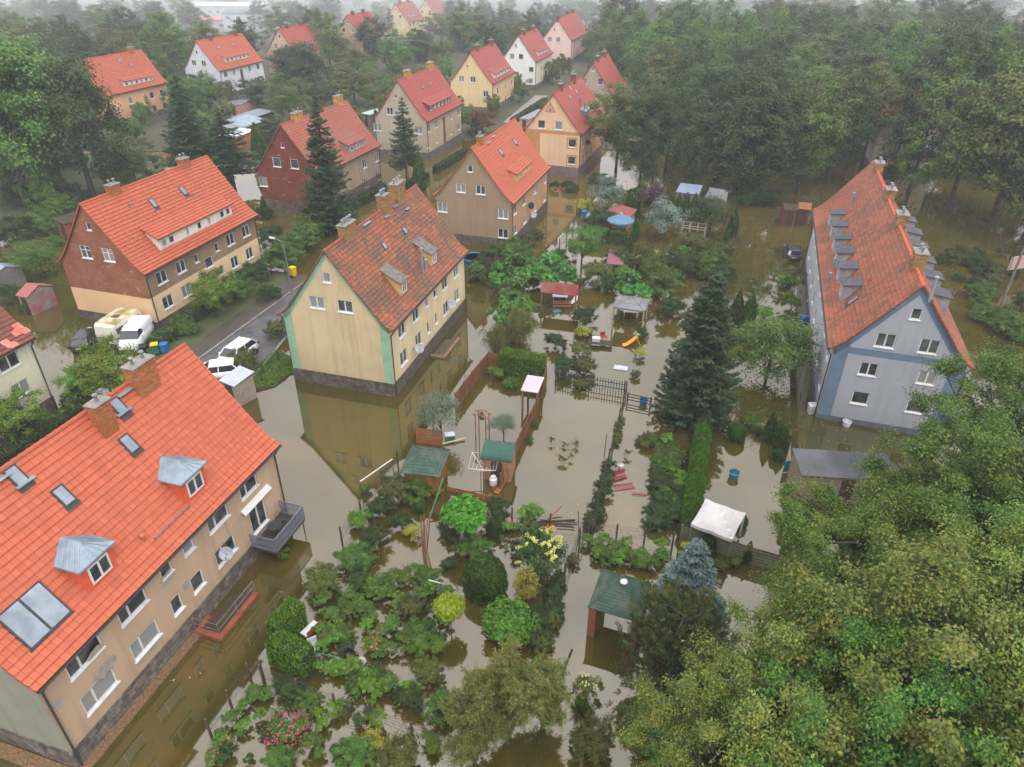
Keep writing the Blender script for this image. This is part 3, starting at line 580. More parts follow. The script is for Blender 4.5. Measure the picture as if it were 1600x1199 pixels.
for u, v in ((894, 224), (893, 251)):
    q = L.hit(u, v, 'g')
    for a0, a1, b0, b1 in ((-.85, .85, .63, .85), (-.85, .85, -.85, -.68), (-.85, -.66, -.68, .63), (.66, .85, -.68, .63)): tb.face([(X, q.y+a0, q.z+b0), (X, q.y+a1, q.z+b0), (X, q.y+a1, q.z+b1), (X, q.y+a0, q.z+b1)])
tb.build('painted_band', om, L.root)
tw = MB(); tw.solid([(X-.03, p.y-.4, p.z-.35), (X-.03, p.y+.4, p.z-.35), (X-.03, p.y, p.z+.3)], [(X-.003, p.y-.4, p.z-.35), (X-.003, p.y+.4, p.z-.35), (X-.003, p.y, p.z+.3)]); o = tw.build('attic_window', WHITE, L.root)
tw = MB(); tw.solid([(X-.04, p.y-.25, p.z-.28), (X-.04, p.y+.25, p.z-.28), (X-.04, p.y, p.z+.14)], [(X-.031, p.y-.25, p.z-.28), (X-.031, p.y+.25, p.z-.28), (X-.031, p.y, p.z+.14)]); tw.build('pane', GLASS, o)
L.chimney(L.hit(876, 135, 'm').x, 0, .6, .9, .8, M('brown_chimney', ''), 1); L.chimney(L.hit(896, 122, 'm').x, 0, .7, 1.2, 1.1, M('brown_chimney', ''), 2)
for u, v in ((890, 152), (900, 144), (890, 138)): L.skylight(u, v, .5, .8, False)
L.dormer('flat', (914, 183), (922, 177), .8, .3, ZINC, ZINC, []); L.dish('r', 914, 222, .4, .5, M('dish_black', '#2b2b2d'))
L.pipe(907, 165, 1.2, .12); L.pipe(913, 175, 1.2, .12)
O = House('grey_white_house', 'pale grey white house with orange red roof and flat topped dormer, misty behind round trees', PAR['O'], w3('pale_render', '#d5d8da', '#b4b8ba'), w3('pale_gable', '#ccd1d4', '#aeb4b8'), TORANGE2, STONE2, .9, .42)
O.row('g', [(307, 82, .6, .7, 1)], 1); O.row('g', [(303, 99, 1.2), (318, 99, 1.2)], 1.2); O.row('r', [(353, 117, 1.2), (366, 114, .9), (390, 107, .9), (403, 103, 1.2)], 1.3); O.row('r', [(357, 136, 1.2), (369, 134, .9), (394, 127, .9), (405, 122, 1.2)], 1.2)
O.build(far=True); O.dormer('tile', (353, 98), (391, 90), .9, .4, TORANGE2, DORW, [(a, .5, .8, .6, 1) for a in (.08, .25, .42, .59, .76, .92)])
O.chimney(O.hit(328, 60, 'm').x, 0, .7, 1.3, .8, M('brown_chimney', ''), 2); O.chimney(O.hit(367, 54, 'm').x, 0, .7, 1.3, .8, M('brown_chimney', ''), 2)
for u, v in ((341, 74), (365, 70)): O.skylight(u, v, .5, .8, False)
st = MB(); p = O.hit(379, 122, 'r'); st.box(p.x-.5, -O.Wh-.02, 1, p.x+.5, -O.Wh+.02, 5.2); st.build('stair_panel', M('oxblood_panel', ''), O.root)
N = House('apricot_house', 'apricot house with red roof and row dormer half hidden by the huge broadleaf tree', PAR['N'], w3('apricot_render', '#dca97f', '#bd8c66'), w3('apricot_gable', '#dca97f', '#bd8c66'), TORANGE2, STONE2, 1.2, .42)
N.row('r', [(205, 160, 1.1), (237, 147, 1.2), (253, 144, 1.2)], 1.3, 1); N.row('r', [(208, 180, 1.1), (242, 169, 1.2), (258, 165, 1.2)], 1.3, 1)
N.build(far=True); N.dormer('tile', (196, 137), (239, 125), .9, .4, TORANGE2, DORW, [(a, .5, .8, .6, 1) for a in (.08, .25, .42, .59, .76, .92)])
N.chimney(N.hit(206, 86, 'm').x, 0, .7, 1.3, .8, None, 2)
for u, v in ((186, 95), (204, 102)): N.skylight(u, v, .5, .8, False)
# --- grey house with the rust roof
Gh = House('grey_house', 'long grey rendered house with blue grey trim, rust red roof and rows of felt dormers', PAR['G'], w3('light_grey_render', '#b9bcc2', '#94979c'), w3('grey_gable', '#a2a4ab', '#8a8c93'), TRUST, M('dark_plinth', '#5f6470'), .45, .36, (M('blue_grey_trim', '#677a8f', '#5c6e82', 1, .85, .1), 1.0, .7, (6.0, 6.55)))
Gh.ridgec = ('#c4613c', '#9e4e34', 1.5)
Gh.row('g', [(1432, 491, .7, .9, 1)], 1); Gh.row('g', [(1384, 532, 1.3), (1452, 542, 1.3)], 1.15); Gh.row('g', [(1357, 577, 1.25), (1448, 591, 1.2)], 1.1); Gh.row('g', [(1344, 622, 1.2), (1431, 636, 1.25)], 1.1, 1)
for x in range(8): Gh.wins['l'] += [dict(s=2.2+x*4.1, z=4.9, w=1.1, h=1.2, st=2), dict(s=2.2+x*4.1, z=2.2, w=1.1, h=1.2, st=2)]
Gh.build()
FELT = M('grey_felt', '#545257', '#434146', 1.5, .9, .3); CH = M('grey_cheek', '#96969a', '#7c7c80', 2)
a, b = Gh.hit(1312, 473, 'roof'), Gh.hit(1294, 358, 'roof')
for k in range(6):
    x = a.x+(b.x-a.x)*k/5
    for sd in (1, -1): Gh.dormer('flat', None, None, 1.5, .12, FELT, CH, [(.5, .55, .9, .9, 2)], xs=(x-.1, x+1.5, abs(a.y+b.y)/2), side=sd, over=.16)
for u, v, t in ((1372, 258, .7), (1386, 312, .7), (1405, 345, .8), (1431, 412, 1.0)): Gh.chimney(Gh.hit(u, v, 'm').x, -.1, .8, 1.3, t, BRICK2, 2)
Gh.skylight(1334, 470, .6, .95); 
for u, v, h in ((1331, 318, 1.0), (1291, 455, 1.6), (1300, 425, 1.2), (1452, 470, 1.6)): Gh.pipe(u, v, h, .09, ZINC)
wm = MB(); p = Gh.hit(1358, 440, 'roof'); wm.lathe([(.12, 0), (.12, .2), (.02, .3)], (p.x, p.y, Gh.rz(p.y)), 8); wm.build('vent_cap', M('red_vent', '#c4402c'), Gh.root)
# --- house cut by the picture's edge
D = House('cream_corner_house', 'ivory house with brown roof and a few newer red tiles, cut by the picture edge', PAR['D'], w3('ivory_render', '#d2cdb4', '#a8a48d'), w3('ivory_gable', '#d2cdb4', '#a8a48d'), TBROWN, STONE, 1.2, .36)
D.ridgec = ('#7d4438', '#5f3a32', 1.5)
D.row('r', [(14, 566, 1.7), (-26, 588, 1.4)], 1.15); D.row('r', [(33, 607, 1.5), (-10, 634, 1.5)], 1.15); D.build()
FT = M('fresh_tiles', '#c0624a', '#b58a80', 1)
for u, v in ((28, 512), (34, 516), (40, 519), (27, 522), (9, 537), (16, 541), (22, 540), (30, 518)):
    p = D.hit(u, v, 'roof'); e = .3; za, zb = D.rz(abs(p.y)+.18)+.055, D.rz(abs(p.y)-.18)+.06; m = MB(); m.solid([(p.x-e, p.y-.18, za), (p.x+e, p.y-.18, za), (p.x+e, p.y+.18, zb), (p.x-e, p.y+.18, zb)], [(p.x-e, p.y-.18, za+.02), (p.x+e, p.y-.18, za+.02), (p.x+e, p.y+.18, zb+.02), (p.x-e, p.y+.18, zb+.02)]); m.build('replaced_tile', FT, D.root)
# --- far houses in the mist
def far_house(name, label, u, v, wc, rm, L_=15, W_=10, dorm=True, th=1.27, he=6, hr=11.8):
    p = G(u, v, hr); h = House(name, label, (p.x, p.y, th, W_, L_, he, hr, 0), w3(name+'_render', wc, '#9a8f80'), w3(name+'_gable', wc, '#a09686'), rm, STONE2, 1, .6)
    for a in (-2, 2): h.wins['g'].append(dict(s=a*.8, z=7.6, w=1.1, h=1.2, st=1))
    h.wins['g'].append(dict(s=0, z=9.9, w=.6, h=.8, st=1))
    for x in (2, 5, 9.5, 12.5): h.wins['r'] += [dict(s=x, z=4.9, w=1, h=1.2, st=1), dict(s=x, z=2.3, w=1, h=1.2, st=1)]
    h.build(far=True, gutter=False)
    if dorm: h.dormer('tile', None, None, .9, .4, rm, DORW, [(a, .5, .8, .6, 1) for a in (.08, .25, .42, .59, .76, .92)], xs=(4, 11, 3.6))
    h.chimney(4, 0, .7, 1.3, .8, M('brown_chimney', ''), 2); h.chimney(11, 0, .7, 1.3, .8, M('brown_chimney', ''), 2); return h
far_house('ochre_house', 'misty ochre house with red roof above the round dark trees', 434, 45, '#c9a98a', TPINK)
far_house('brownish_house', 'misty brownish house with its gable peeping between hazy trees', 541, 24, '#b08f74', TPINK)
far_house('lemon_house', 'lemon coloured house with dormer standing in thick mist', 617, 6, '#ddc38e', TPINK)
far_house('butter_house', 'butter coloured house, topmost and palest in the mist', 664, 0, '#e2cc96', TPINK, dorm=False)
far_house('taupe_house', 'taupe house with narrow red roof showing behind the peach house', 927, 99, '#a89684', TPINK, dorm=False, he=5, hr=11)
far_house('hidden_white_house', 'white house with red roof glimpsed through gaps in the dark wood', 1022, 38, '#d5d5d5', TORANGE2)
far_house('screened_house', 'red roofed house almost screened by tall trees beyond the grey house', 1440, 150, '#c8b6a4', TORANGE2)
far_house('rosy_house', 'rosy house behind the pink one at the street end', 882, 24, '#dcb9ae', TPINK, dorm=False)
def flat_block(name, label, u, v, w, d, h, wc, rc, rows=2):
    p = G(u, v, h); t = thing(name, label, 'building', (p.x, p.y, 0), -.12); m = MB(); m.box(-w/2, 0, -.3, w/2, d, h); m.build('wall', w3(name+'_render', wc, '#9c9c98'), t)
    m = MB(); m.solid([(-w/2-.3, -.3, h), (w/2+.3, -.3, h), (w/2+.3, d/2, h+1.1), (-w/2-.3, d/2, h+1.1)], [(-w/2-.3, -.3, h+.15), (w/2+.3, -.3, h+.15), (w/2+.3, d/2, h+1.25), (-w/2-.3, d/2, h+1.25)]); m.solid([(-w/2-.3, d+.3, h), (w/2+.3, d+.3, h), (w/2+.3, d/2, h+1.1), (-w/2-.3, d/2, h+1.1)], [(-w/2-.3, d+.3, h+.15), (w/2+.3, d+.3, h+.15), (w/2+.3, d/2, h+1.25), (-w/2-.3, d/2, h+1.25)]); m.build('roof', rc, t)
    n = max(3, int(w/4))
    for r in range(rows):
        for i in range(n):
            x = -w/2+w*(i+.5)/n; z = h*(r+.55)/rows; m = MB(); m.box(x-.9, -.06, z-.6, x+.9, .04, z+.6); f = m.build('window', WHITE, t); m = MB(); m.box(x-.8, -.09, z-.5, x+.8, -.062, z+.5); m.build('pane', GLASS, f)
flat_block('white_block', 'long white two storey block fading into the mist', 396, 22, 26, 10, 6.5, '#dfe2e4', M('slate_roof', '#7f868d'))
flat_block('low_hall', 'low pink roofed hall in the mist beside the white block', 336, 32, 18, 10, 4, '#d5cbc4', M('pink_sheet', '#c98a84'), 1)
flat_block('shed_hall', 'long white roofed hall, farthest building in the mist', 352, 10, 36, 12, 5, '#d0d4d6', M('white_sheet', '#d4d9dc'), 1)
flat_block('tiny_bungalow', 'small white bungalow between misty trees below the lemon house', 590, 52, 9, 7, 3, '#d9d9d6', TPINK, 1)
# ---------------------------------------------------------------- light, sky, haze, water, ground
w = bpy.data.worlds.new('World'); SC.world = w; w.use_nodes = True; nt = w.node_tree; nt.nodes.clear()
SUN_EL, SUN_AZ = R(60), R(152)     # azimuth clockwise from +Y
sk = nt.nodes.new('ShaderNodeTexSky'); sk.sky_type = 'NISHITA'; sk.sun_disc = False; sk.sun_elevation = SUN_EL; sk.sun_rotation = SUN_AZ; sk.dust_density = 1.5; sk.air_density = 1.0
hs = nt.nodes.new('ShaderNodeHueSaturation'); hs.inputs['Saturation'].default_value = .22; nt.links.new(sk.outputs[0], hs.inputs['Color'])
tc = nt.nodes.new('ShaderNodeTexCoord'); nz = nt.nodes.new('ShaderNodeTexNoise'); nz.inputs['Scale'].default_value = 3.2; nz.inputs['Detail'].default_value = 5; nt.links.new(tc.outputs['Generated'], nz.inputs['Vector'])
mr = nt.nodes.new('ShaderNodeMapRange'); mr.inputs[1].default_value = .3; mr.inputs[2].default_value = .7; mr.inputs[3].default_value = .72; mr.inputs[4].default_value = 1.3; nt.links.new(nz.outputs[0], mr.inputs[0])
vm = nt.nodes.new('ShaderNodeVectorMath'); vm.operation = 'SCALE'; vl = nt.nodes.new('ShaderNodeMix'); vl.data_type = 'RGBA'; vl.inputs[0].default_value = .6; vl.inputs[7].default_value = (3.7, 3.7, 3.8, 1); nt.links.new(hs.outputs[0], vl.inputs[6]); nt.links.new(vl.outputs[2], vm.inputs[0])
sx_ = nt.nodes.new('ShaderNodeSeparateXYZ'); nt.links.new(tc.outputs['Generated'], sx_.inputs[0]); ov = nt.nodes.new('ShaderNodeMapRange'); ov.inputs[1].default_value = 0; ov.inputs[2].default_value = .8; ov.inputs[3].default_value = 1.2; ov.inputs[4].default_value = 2.5; nt.links.new(sx_.outputs[2], ov.inputs[0])
ml = nt.nodes.new('ShaderNodeMath'); ml.operation = 'MULTIPLY'; nt.links.new(ov.outputs[0], ml.inputs[0]); nt.links.new(mr.outputs[0], ml.inputs[1]); nt.links.new(ml.outputs[0], vm.inputs['Scale'])
tn = nt.nodes.new('ShaderNodeMix'); tn.data_type = 'RGBA'; tn.blend_type = 'MULTIPLY'; tn.inputs[0].default_value = 1; tn.inputs[7].default_value = (.99, .97, .98, 1); nt.links.new(vm.outputs[0], tn.inputs[6])
bg = nt.nodes.new('ShaderNodeBackground'); bg.inputs[1].default_value = .15; nt.links.new(tn.outputs[2], bg.inputs[0])
wo = nt.nodes.new('ShaderNodeOutputWorld'); nt.links.new(bg.outputs[0], wo.inputs[0])
sd = bpy.data.lights.new('sun', 'SUN'); sd.energy = .6; sd.angle = R(24); sd.color = (1, .95, .88); so = bpy.data.objects.new('sun', sd); COL.objects.link(so)
so.rotation_euler = (math.pi/2-SUN_EL, 0, math.pi-SUN_AZ)
SC.view_settings.view_transform = 'Standard'; SC.view_settings.look = 'None'; SC.view_settings.exposure = EXPOSURE if 'EXPOSURE' in globals() else .7; SC.view_settings.gamma = 1
cy = SC.cycles; cy.use_denoising = True; cy.max_bounces = 8; cy.diffuse_bounces = 3; cy.glossy_bounces = 3; cy.transmission_bounces = 2; cy.transparent_max_bounces = 4; cy.volume_bounces = 5; cy.use_adaptive_sampling = True; cy.adaptive_threshold = .02; cy.sample_clamp_indirect = 6; cy.caustics_reflective = False; cy.caustics_refractive = False
hz = MB(); hz.box(-520, -60, -3, 520, 760, 48); o = hz.build('haze', [], None); struct(o, 'stuff')
t = NT('haze_air'); pv = t.n('ShaderNodeVolumePrincipled'); pv.inputs['Color'].default_value = (.88, .95, 1, 1); pv.inputs['Density'].default_value = .0005; pv.inputs['Anisotropy'].default_value = .15; t.l(pv.outputs[0], t.out.inputs['Volume']); o.data.materials.append(t.m)
hz = MB(); hz.box(-500, 256, -2.5, 500, 740, 46); o = hz.build('mist', [], None); struct(o, 'stuff')
t = NT('hillside_mist'); pv = t.n('ShaderNodeVolumePrincipled'); pv.inputs['Color'].default_value = (.95, .98, 1, 1); pv.inputs['Density'].default_value = .0042; pv.inputs['Anisotropy'].default_value = .15; t.l(pv.outputs[0], t.out.inputs['Volume']); o.data.materials.append(t.m)
def watermat():
    t = NT('flood_water'); X = t.co()
    a = t.noise(.05, 5, rough=.6); b = t.noise(.22, 6, rough=.62, dist=.6); c = t.noise(.9, 4)
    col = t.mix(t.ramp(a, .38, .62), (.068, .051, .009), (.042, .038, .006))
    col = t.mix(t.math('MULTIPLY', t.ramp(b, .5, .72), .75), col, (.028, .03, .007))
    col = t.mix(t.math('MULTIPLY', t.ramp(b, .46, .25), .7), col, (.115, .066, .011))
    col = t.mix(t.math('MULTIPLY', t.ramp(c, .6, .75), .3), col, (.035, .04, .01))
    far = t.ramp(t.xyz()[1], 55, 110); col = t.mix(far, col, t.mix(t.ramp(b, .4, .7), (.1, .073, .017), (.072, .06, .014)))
    n = t.bump(t.noise(1.6, 3, t.scl((1, 1, 1))), .035, .03)
    return t.done(t.pr(col, .035, 0, n, .5, IOR=2.2, **{'Specular Tint': (1, .92, .8, 1)}))
def sheet(name, pts, z, mat, kind='structure', label=None):
    m = MB(); m.face([(p[0], p[1], z) for p in pts]); o = m.build(name, mat); o['kind'] = kind; return o
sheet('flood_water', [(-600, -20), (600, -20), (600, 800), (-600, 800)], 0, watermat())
sheet('ground', [(-620, -30), (620, -30), (620, 820), (-620, 820)], -1.2, M('mud', (.08, .06, .035)))
GRASSM = M('damp_grass_ground', (.05, .075, .022), (.075, .07, .035), .6, .95, .5)
def px(pts, z=0): return [tuple(G(u, v, z))[:2] for u, v in pts]
def rough(pts, step=1.0, amp=.35, seed=1):
    rnd = random.Random(seed); out = []
    for i, p in enumerate(pts):
        q = pts[(i+1) % len(pts)]; L = math.dist(p, q); n = max(1, int(L/step))
        for k in range(n): f = k/n; out.append((p[0]+(q[0]-p[0])*f+rnd.uniform(-amp, amp), p[1]+(q[1]-p[1])*f+rnd.uniform(-amp, amp)))
    return out
c72, s72 = math.cos(1.27), math.sin(1.27)
def road():
    # asphalt between the brick house and the cream house, rising out of the water
    asp = NT('wet_asphalt'); n = asp.noise(.5, 5); col = asp.mix(asp.ramp(n, .4, .65), (.055, .053, .057), (.1, .095, .095)); f = asp.ramp(asp.noise(.35, 4), .55, .7)
    ro = asp.math('SUBTRACT', .55, asp.math('MULTIPLY', f, .42)); m = asp.done(asp.pr(col, ro, 0, asp.bump(asp.noise(30, 3), .2, .01), .5))
    a0, a1, b0, b1 = [Vector(p) for p in px([(290, 578), (488, 434), (394, 594), (502, 462)])]
    sheet('road', [a0-(a1-a0)*.25, b0-(b1-b0)*.18, b1, a1], .05, m)
    kb = MB(); kb.bar((*(a0-(a1-a0)*.2), .1), (*a1, .1), .16, .16); kb.bar((*(b0-(b1-b0)*.1), .1), (*b1, .1), .16, .16); struct(kb.build('kerb', CONC))
    pv = M('muddy_pavement', (.055, .043, .034), (.08, .066, .05), .8, .5, .4); d = (a1-a0).normalized(); nrm = Vector((-d.y, d.x))
    sheet('pavement', [a0-(a1-a0)*.2+nrm*.08, a1+nrm*.08, a1+nrm*2.0, a0-(a1-a0)*.2+nrm*2.0], .16, pv)
    sheet('verge', rough([a0+nrm*2.0-(a1-a0)*.1, a1+nrm*2.0, a1+nrm*5.6, a0+nrm*5.6-(a1-a0)*.05], 1, .12), .14, GRASSM)
    sheet('lawn', rough(px([(384, 592), (400, 612), (430, 602), (458, 582), (454, 560), (432, 548)]), .6, .25), .07, GRASSM)
road()
LAND = [(-330, 132), (-52, 128), (-40, 132), (-8, 139), (3, 150), (8, 135), (24, 128), (60, 122), (130, 118), (420, 118), (440, 800), (-440, 800)]
sheet('wooded_ground', rough(LAND, 5, 1.2), .06, M('woodland_floor', (.045, .055, .022), (.075, .06, .035), .15, .95, .5))
sheet('side_street', px([(786, 192), (836, 150), (856, 150), (812, 196)]), .09, M('pale_asphalt', '#8b857e', '#77716b', .5, .8))
struct(sheet('left_bank', rough([(-95, 70), (-62, 88), (-52, 100), (-60, 125), (-110, 130), (-150, 90)], 3, 1), .06, GRASSM))
# gravel strip at the foot of the tan house
gs = MB(); gs.box(.1, -A.Wh-.55, -.3, A.L*.46, -A.Wh-.06, .1); gs.box(-.5, -A.Wh-.55, -.3, .1, A.Wh, .1); o = gs.build('gravel_strip', M('leafy_gravel', '#8a6e4e', '#4b3a2a', 9, .95, 1.0), None, loc=(A.x, A.y, 0), rz=A.th); struct(o)
# ---------------------------------------------------------------- vehicles
RUB = M('tyre_rubber', (.012, .012, .012), None, 5, .8); RIM = M('rim_alloy', '#9a9c9e', '#77797c', 4, .35, 0, .8)
CGL = None
def car(name, label, loc, rz, paint, L=4.5, Wd=1.8, Hh=1.5, kind='suv', water=0):
    global CGL
    if CGL is None: t = NT('car_glass'); CGL = t.done(t.pr((.02, .025, .03), .05, 0, None, .8))
    r = thing(name, label, 'car', loc, rz); x = L/2
    st = {'suv': [(-1, .55, .95), (-.96, .35, 1.0), (-.8, .3, 1.02), (-.3, .28, 1.0), (.2, .28, .98), (.45, .28, .95), (.85, .32, .82), (.97, .38, .68), (1, .48, .6)],
          'van': [(-1, .4, 1.05), (-.97, .32, 1.08), (-.5, .3, 1.1), (.1, .3, 1.1), (.5, .3, 1.05), (.78, .32, .92), (.95, .38, .75), (1, .5, .65)],
          'estate': [(-1, .5, .9), (-.96, .32, .95), (-.5, .28, .95), (.3, .28, .92), (.85, .32, .78), (.97, .38, .62), (1, .46, .55)]}[kind]
    def ring(xx, zb, zt, hw, cr=.12):
        pts = [(-hw*.86, zb), (-hw, zb+cr), (-hw*1.0, (zb+zt)/2), (-hw*.95, zt-cr*.6), (-hw*.84, zt), (0, zt+.03), (hw*.84, zt), (hw*.95, zt-cr*.6), (hw, (zb+zt)/2), (hw, zb+cr), (hw*.86, zb)]
        return [(xx, y, z) for y, z in pts]
    b = MB(); b.loft([ring(x*f, zb, zt*Hh/1.5, Wd/2*(1-.16*max(0, abs(f)-.7)/.3)) for f, zb, zt in st]); body = b.build('body', paint, r, True)
    gh = {'suv': (-.92, -.7, .18, .52), 'van': (-.985, -.95, .3, .66), 'estate': (-.96, -.74, .12, .46)}[kind]; zb = (.93 if kind != 'van' else 1.02)*Hh/1.5; zt = Hh
    def rr(xx, hw, z): return [(xx[0], -hw, z), (xx[1], -hw, z), (xx[1], hw, z), (xx[0], hw, z)]
    g = MB(); bw = Wd/2*.9
    if kind == 'van':
        g.loft([rr((x*-.3+x*.0+.0, x*.7), bw, zb), rr((x*-.3, x*.38), bw*.88, zt-.07)]); g.build('windscreen', CGL, r)
        q = MB(); q.loft([rr((-x*.985, x*.12), Wd/2*.97, zb), rr((-x*.97, x*.1), Wd/2*.93, zt-.3), rr((-x*.93, x*.3), Wd/2*.84, zt-.05), rr((-x*.9, x*.28), Wd/2*.7, zt)]); q.build('cargo_box', paint, r, False)
        q = MB(); q.loft([rr((x*.1, x*.44), bw*.9, zt-.1), rr((x*.05, x*.36), bw*.75, zt-.01)]); q.build('roof', paint, r)
    else:
        g.loft([rr((x*gh[0], x*gh[3]), bw, zb), rr((x*gh[1], x*gh[2]), bw*.8, zt-.05)]); g.build('window', CGL, r)
        q = MB(); q.loft([rr((x*gh[1]-.08, x*gh[2]+.08), bw*.82, zt-.08), rr((x*gh[1]+.05, x*gh[2]-.05), bw*.72, zt)]); 
        for f0, f1 in ((gh[0], gh[1]), (gh[3], gh[2]), (-.2, -.22)):
            for sy in (-1, 1): q.bar((x*f0, sy*bw, zb), (x*f1, sy*bw*.8, zt-.05), .07)
        q.build('roof', paint, r)
    for fx in (-.6, .6):
        for sy in (-1, 1):
            o = MB(); y = sy*(Wd/2-.1); o.lathe([(.2, -.1), (.32, -.1), (.33, 0), (.32, .1), (.2, .1)], n=16); o.v = [(p[0]+x*fx, p[2]+y, p[1]+.33) for p in o.v]; wl = o.build('wheel', RUB, r)
            o = MB(); o.lathe([(.02, -.112), (.2, -.112), (.2, .112), (.02, .112)], n=12); o.v = [(p[0]+x*fx, p[2]+y, p[1]+.33) for p in o.v]; o.build('rim', RIM, wl)
    hl = M('headlight_glass', '#c9ccd0', '#9a9da0', 3, .2, 0); tl = M('tail_light_red', '#7a1512', '#5c0f0d', 3, .3, 0)
    for sy in (-1, 1):
        o = MB(); o.box(x*.93, sy*Wd*.36-.18, .62*Hh/1.5, x*.99, sy*Wd*.36+.18, .74*Hh/1.5); o.build('headlight', hl, r)
        o = MB(); o.box(-x*1.005, sy*Wd*.41-.1, .72, -x*.95, sy*Wd*.41+.1, 1.0*Hh/1.5); o.build('tail_light', tl, r)
        o = MB(); o.box(x*.34, sy*(Wd/2+.03)-.09, .95*Hh/1.5, x*.4, sy*(Wd/2+.03)+.09, 1.08*Hh/1.5); o.build('wing_mirror', paint, r)
    o = MB(); o.box(x*.97, -.45, .42, x*1.005, .45, .6); o.build('grille', DARK, r)
    o = MB(); o.box(-x*1.012, -.26, .62, -x*.98, .26, .73); o.build('number_plate', WHITE, r)
    o = MB(); o.box(-x*.9, -Wd/2+.12, -.0, x*.9, Wd/2-.12, .4); o.build('underbody', DARK, r); return r
def paint(name, c, ro=.25):
    t = NT(name); c = C(c); col = t.mix(t.math('MULTIPLY', t.ramp(t.noise(1.5, 5), .5, .75), .3), c, tuple(x*.6+.03 for x in c)); return t.done(t.pr(col, ro, 0, None, .5, **{'Coat Weight': .4}))
PWH, PBK, PGY = paint('white_paint', '#dfe1e2'), paint('black_paint', '#1b1c22'), paint('grey_paint', '#3a3d44')
ang = lambda p, q: math.atan2(*(G(*q)-G(*p)).yx)
a = ang((372, 566), (402, 532))
car('suv', 'white crossover car parked on the wet dry street beside a small tree', G(371, 564, .06), ang((398, 540), (350, 576)), PWH, 4.5, 1.85, 1.55)
car('parked_car', 'white car half hidden behind the bright orange roof of the tan house', G(338, 590, .06), ang((372, 582), (322, 588)), PWH, 4.3, 1.8, 1.45, 'estate')
car('estate_car', 'black estate car standing in floodwater beside the caravan', G(141, 538, -.1), ang((128, 546), (148, 522)), PBK, 4.3, 1.75, 1.45, 'estate')
car('van', 'white delivery van with mossy roof next to the caravan', G(217, 538, .02), ang((228, 505), (196, 545)), PWH, 4.4, 1.85, 2.0, 'van')
car('hatchback', 'dark grey hatchback stranded in water beside the long grey house', G(1236, 402, -.2), 1.35, PGY, 4.0, 1.7, 1.45, 'estate')
def caravan():
    p = G(194, 529); r = thing('caravan', 'cream caravan with dirty yellowed roof between black car and white van', 'caravan', (p.x, p.y, .05), ang((160, 530), (200, 503))); r.scale = (.86, .95, .95)
    cr = paint('caravan_cream', '#d9d4c4', .4); b = MB(); pr = [(-2.3, .5), (-2.35, 1.4), (-2.2, 2.2), (-1.9, 2.4), (1.9, 2.4), (2.2, 2.2), (2.35, 1.4), (2.3, .5)]
    b.solid([(x, -1.05, z) for x, z in pr], [(x, 1.05, z) for x, z in pr]); b.build('body', cr, r)
    t = NT('mossy_caravan_roof'); col = t.mix(t.ramp(t.noise(1.1, 6), .38, .62), C('#cfc7a8'), C('#8c7c3c')); m = t.done(t.pr(col, .7)); q = MB(); q.box(-1.9, -1.07, 2.38, 1.9, 1.07, 2.44); q.build('roof', m, r)
    q = MB(); q.box(-.5, -.3, 2.44, .1, .3, 2.54); q.build('roof_hatch', M('hatch_brown', '#6b5442'), r)
    for x0, x1 in ((-1.9, -.9), (-.4, .6), (1.0, 1.8)):
        for sy in (-1, 1): q = MB(); q.box(x0, sy*1.07-.02, 1.35, x1, sy*1.07+.02, 1.95); q.build('window', M('caravan_window', '#6b5f50', '#3a352e', 2, .15), r)
    q = MB(); q.box(-2.36, -1.07, .98, 2.36, 1.07, 1.1); q.build('trim_band', GREYM, r)
    for sy in (-1, 1): q = MB(); q.tube([(0, sy*.95-.1, .3), (0, sy*.95+.1, .3)], .32, 14); q.build('wheel', RUB, r)
    q = MB(); q.bar((2.3, .3, .45), (3.4, 0, .45), .07); q.bar((2.3, -.3, .45), (3.4, 0, .45), .07); q.build('drawbar', DARK, r)
caravan()
def bin_(label, u, v, body, lid, h=1.05, z=.1, cat='bin'):
    r = thing('wheelie_bin', label, cat, G(u, v, z), random.uniform(0, 3)); m = MB(); q = lambda a, z: [(-a, -a, z), (a, -a, z), (a, a, z), (-a, a, z)]
    m.loft([q(.23, .05), q(.3, h-.08)]); m.build('body', body, r); m = MB(); m.loft([q(.33, h-.08), q(.33, h-.02), q(.22, h+.06)]); m.build('lid', lid, r)
    m = MB(); m.tube([(-.3, -.28, .1), (-.3, .28, .1)], .1, 10); m.build('wheel', RUB, r)
YEL, BLK, BLU, GRN = M('yellow_plastic', '#e0bd1e', '#c29f14', 2, .45, .05), M('black_plastic', '#26272b', '#1c1d20', 2, .5, .05), M('blue_plastic', '#1f6fb0', '#1a5a90', 2, .45, .05), M('green_plastic', '#2f7a55', '#256046', 2, .5, .05)
bin_('yellow wheelie bin alone on the muddy pavement near a lamp', 459, 432, YEL, YEL, 1.1, .2)
bin_('black wheelie bin beside the yellow lidded one', 228, 558, BLK, BLK, 1.2, .05); bin_('green wheelie bin with yellow lid between black and blue bins', 245, 554, GRN, YEL, 1.1, .05); bin_('blue wheelie bin nearest the orange roof edge', 259, 552, BLU, BLU, 1.0, .05)
bin_('upright yellow bin by the brown sheds at the wood edge', 1236, 345, YEL, YEL, 1.25, -.3); bin_('yellow bin leaning with a blue lid by the brown sheds', 1260, 346, YEL, BLU, .95, -.3)
bin_('blue barrel bin below the grey house wall', 1255, 507, BLU, BLU, .9, -.3); bin_('white water butt at the corner of the grey house', 1266, 650, WHITE, WHITE, 1.1, -.3, 'water butt'); bin_('blue bin by the flooded alley behind the parasol garden', 912, 343, BLU, BLU, 1.2, -.3)
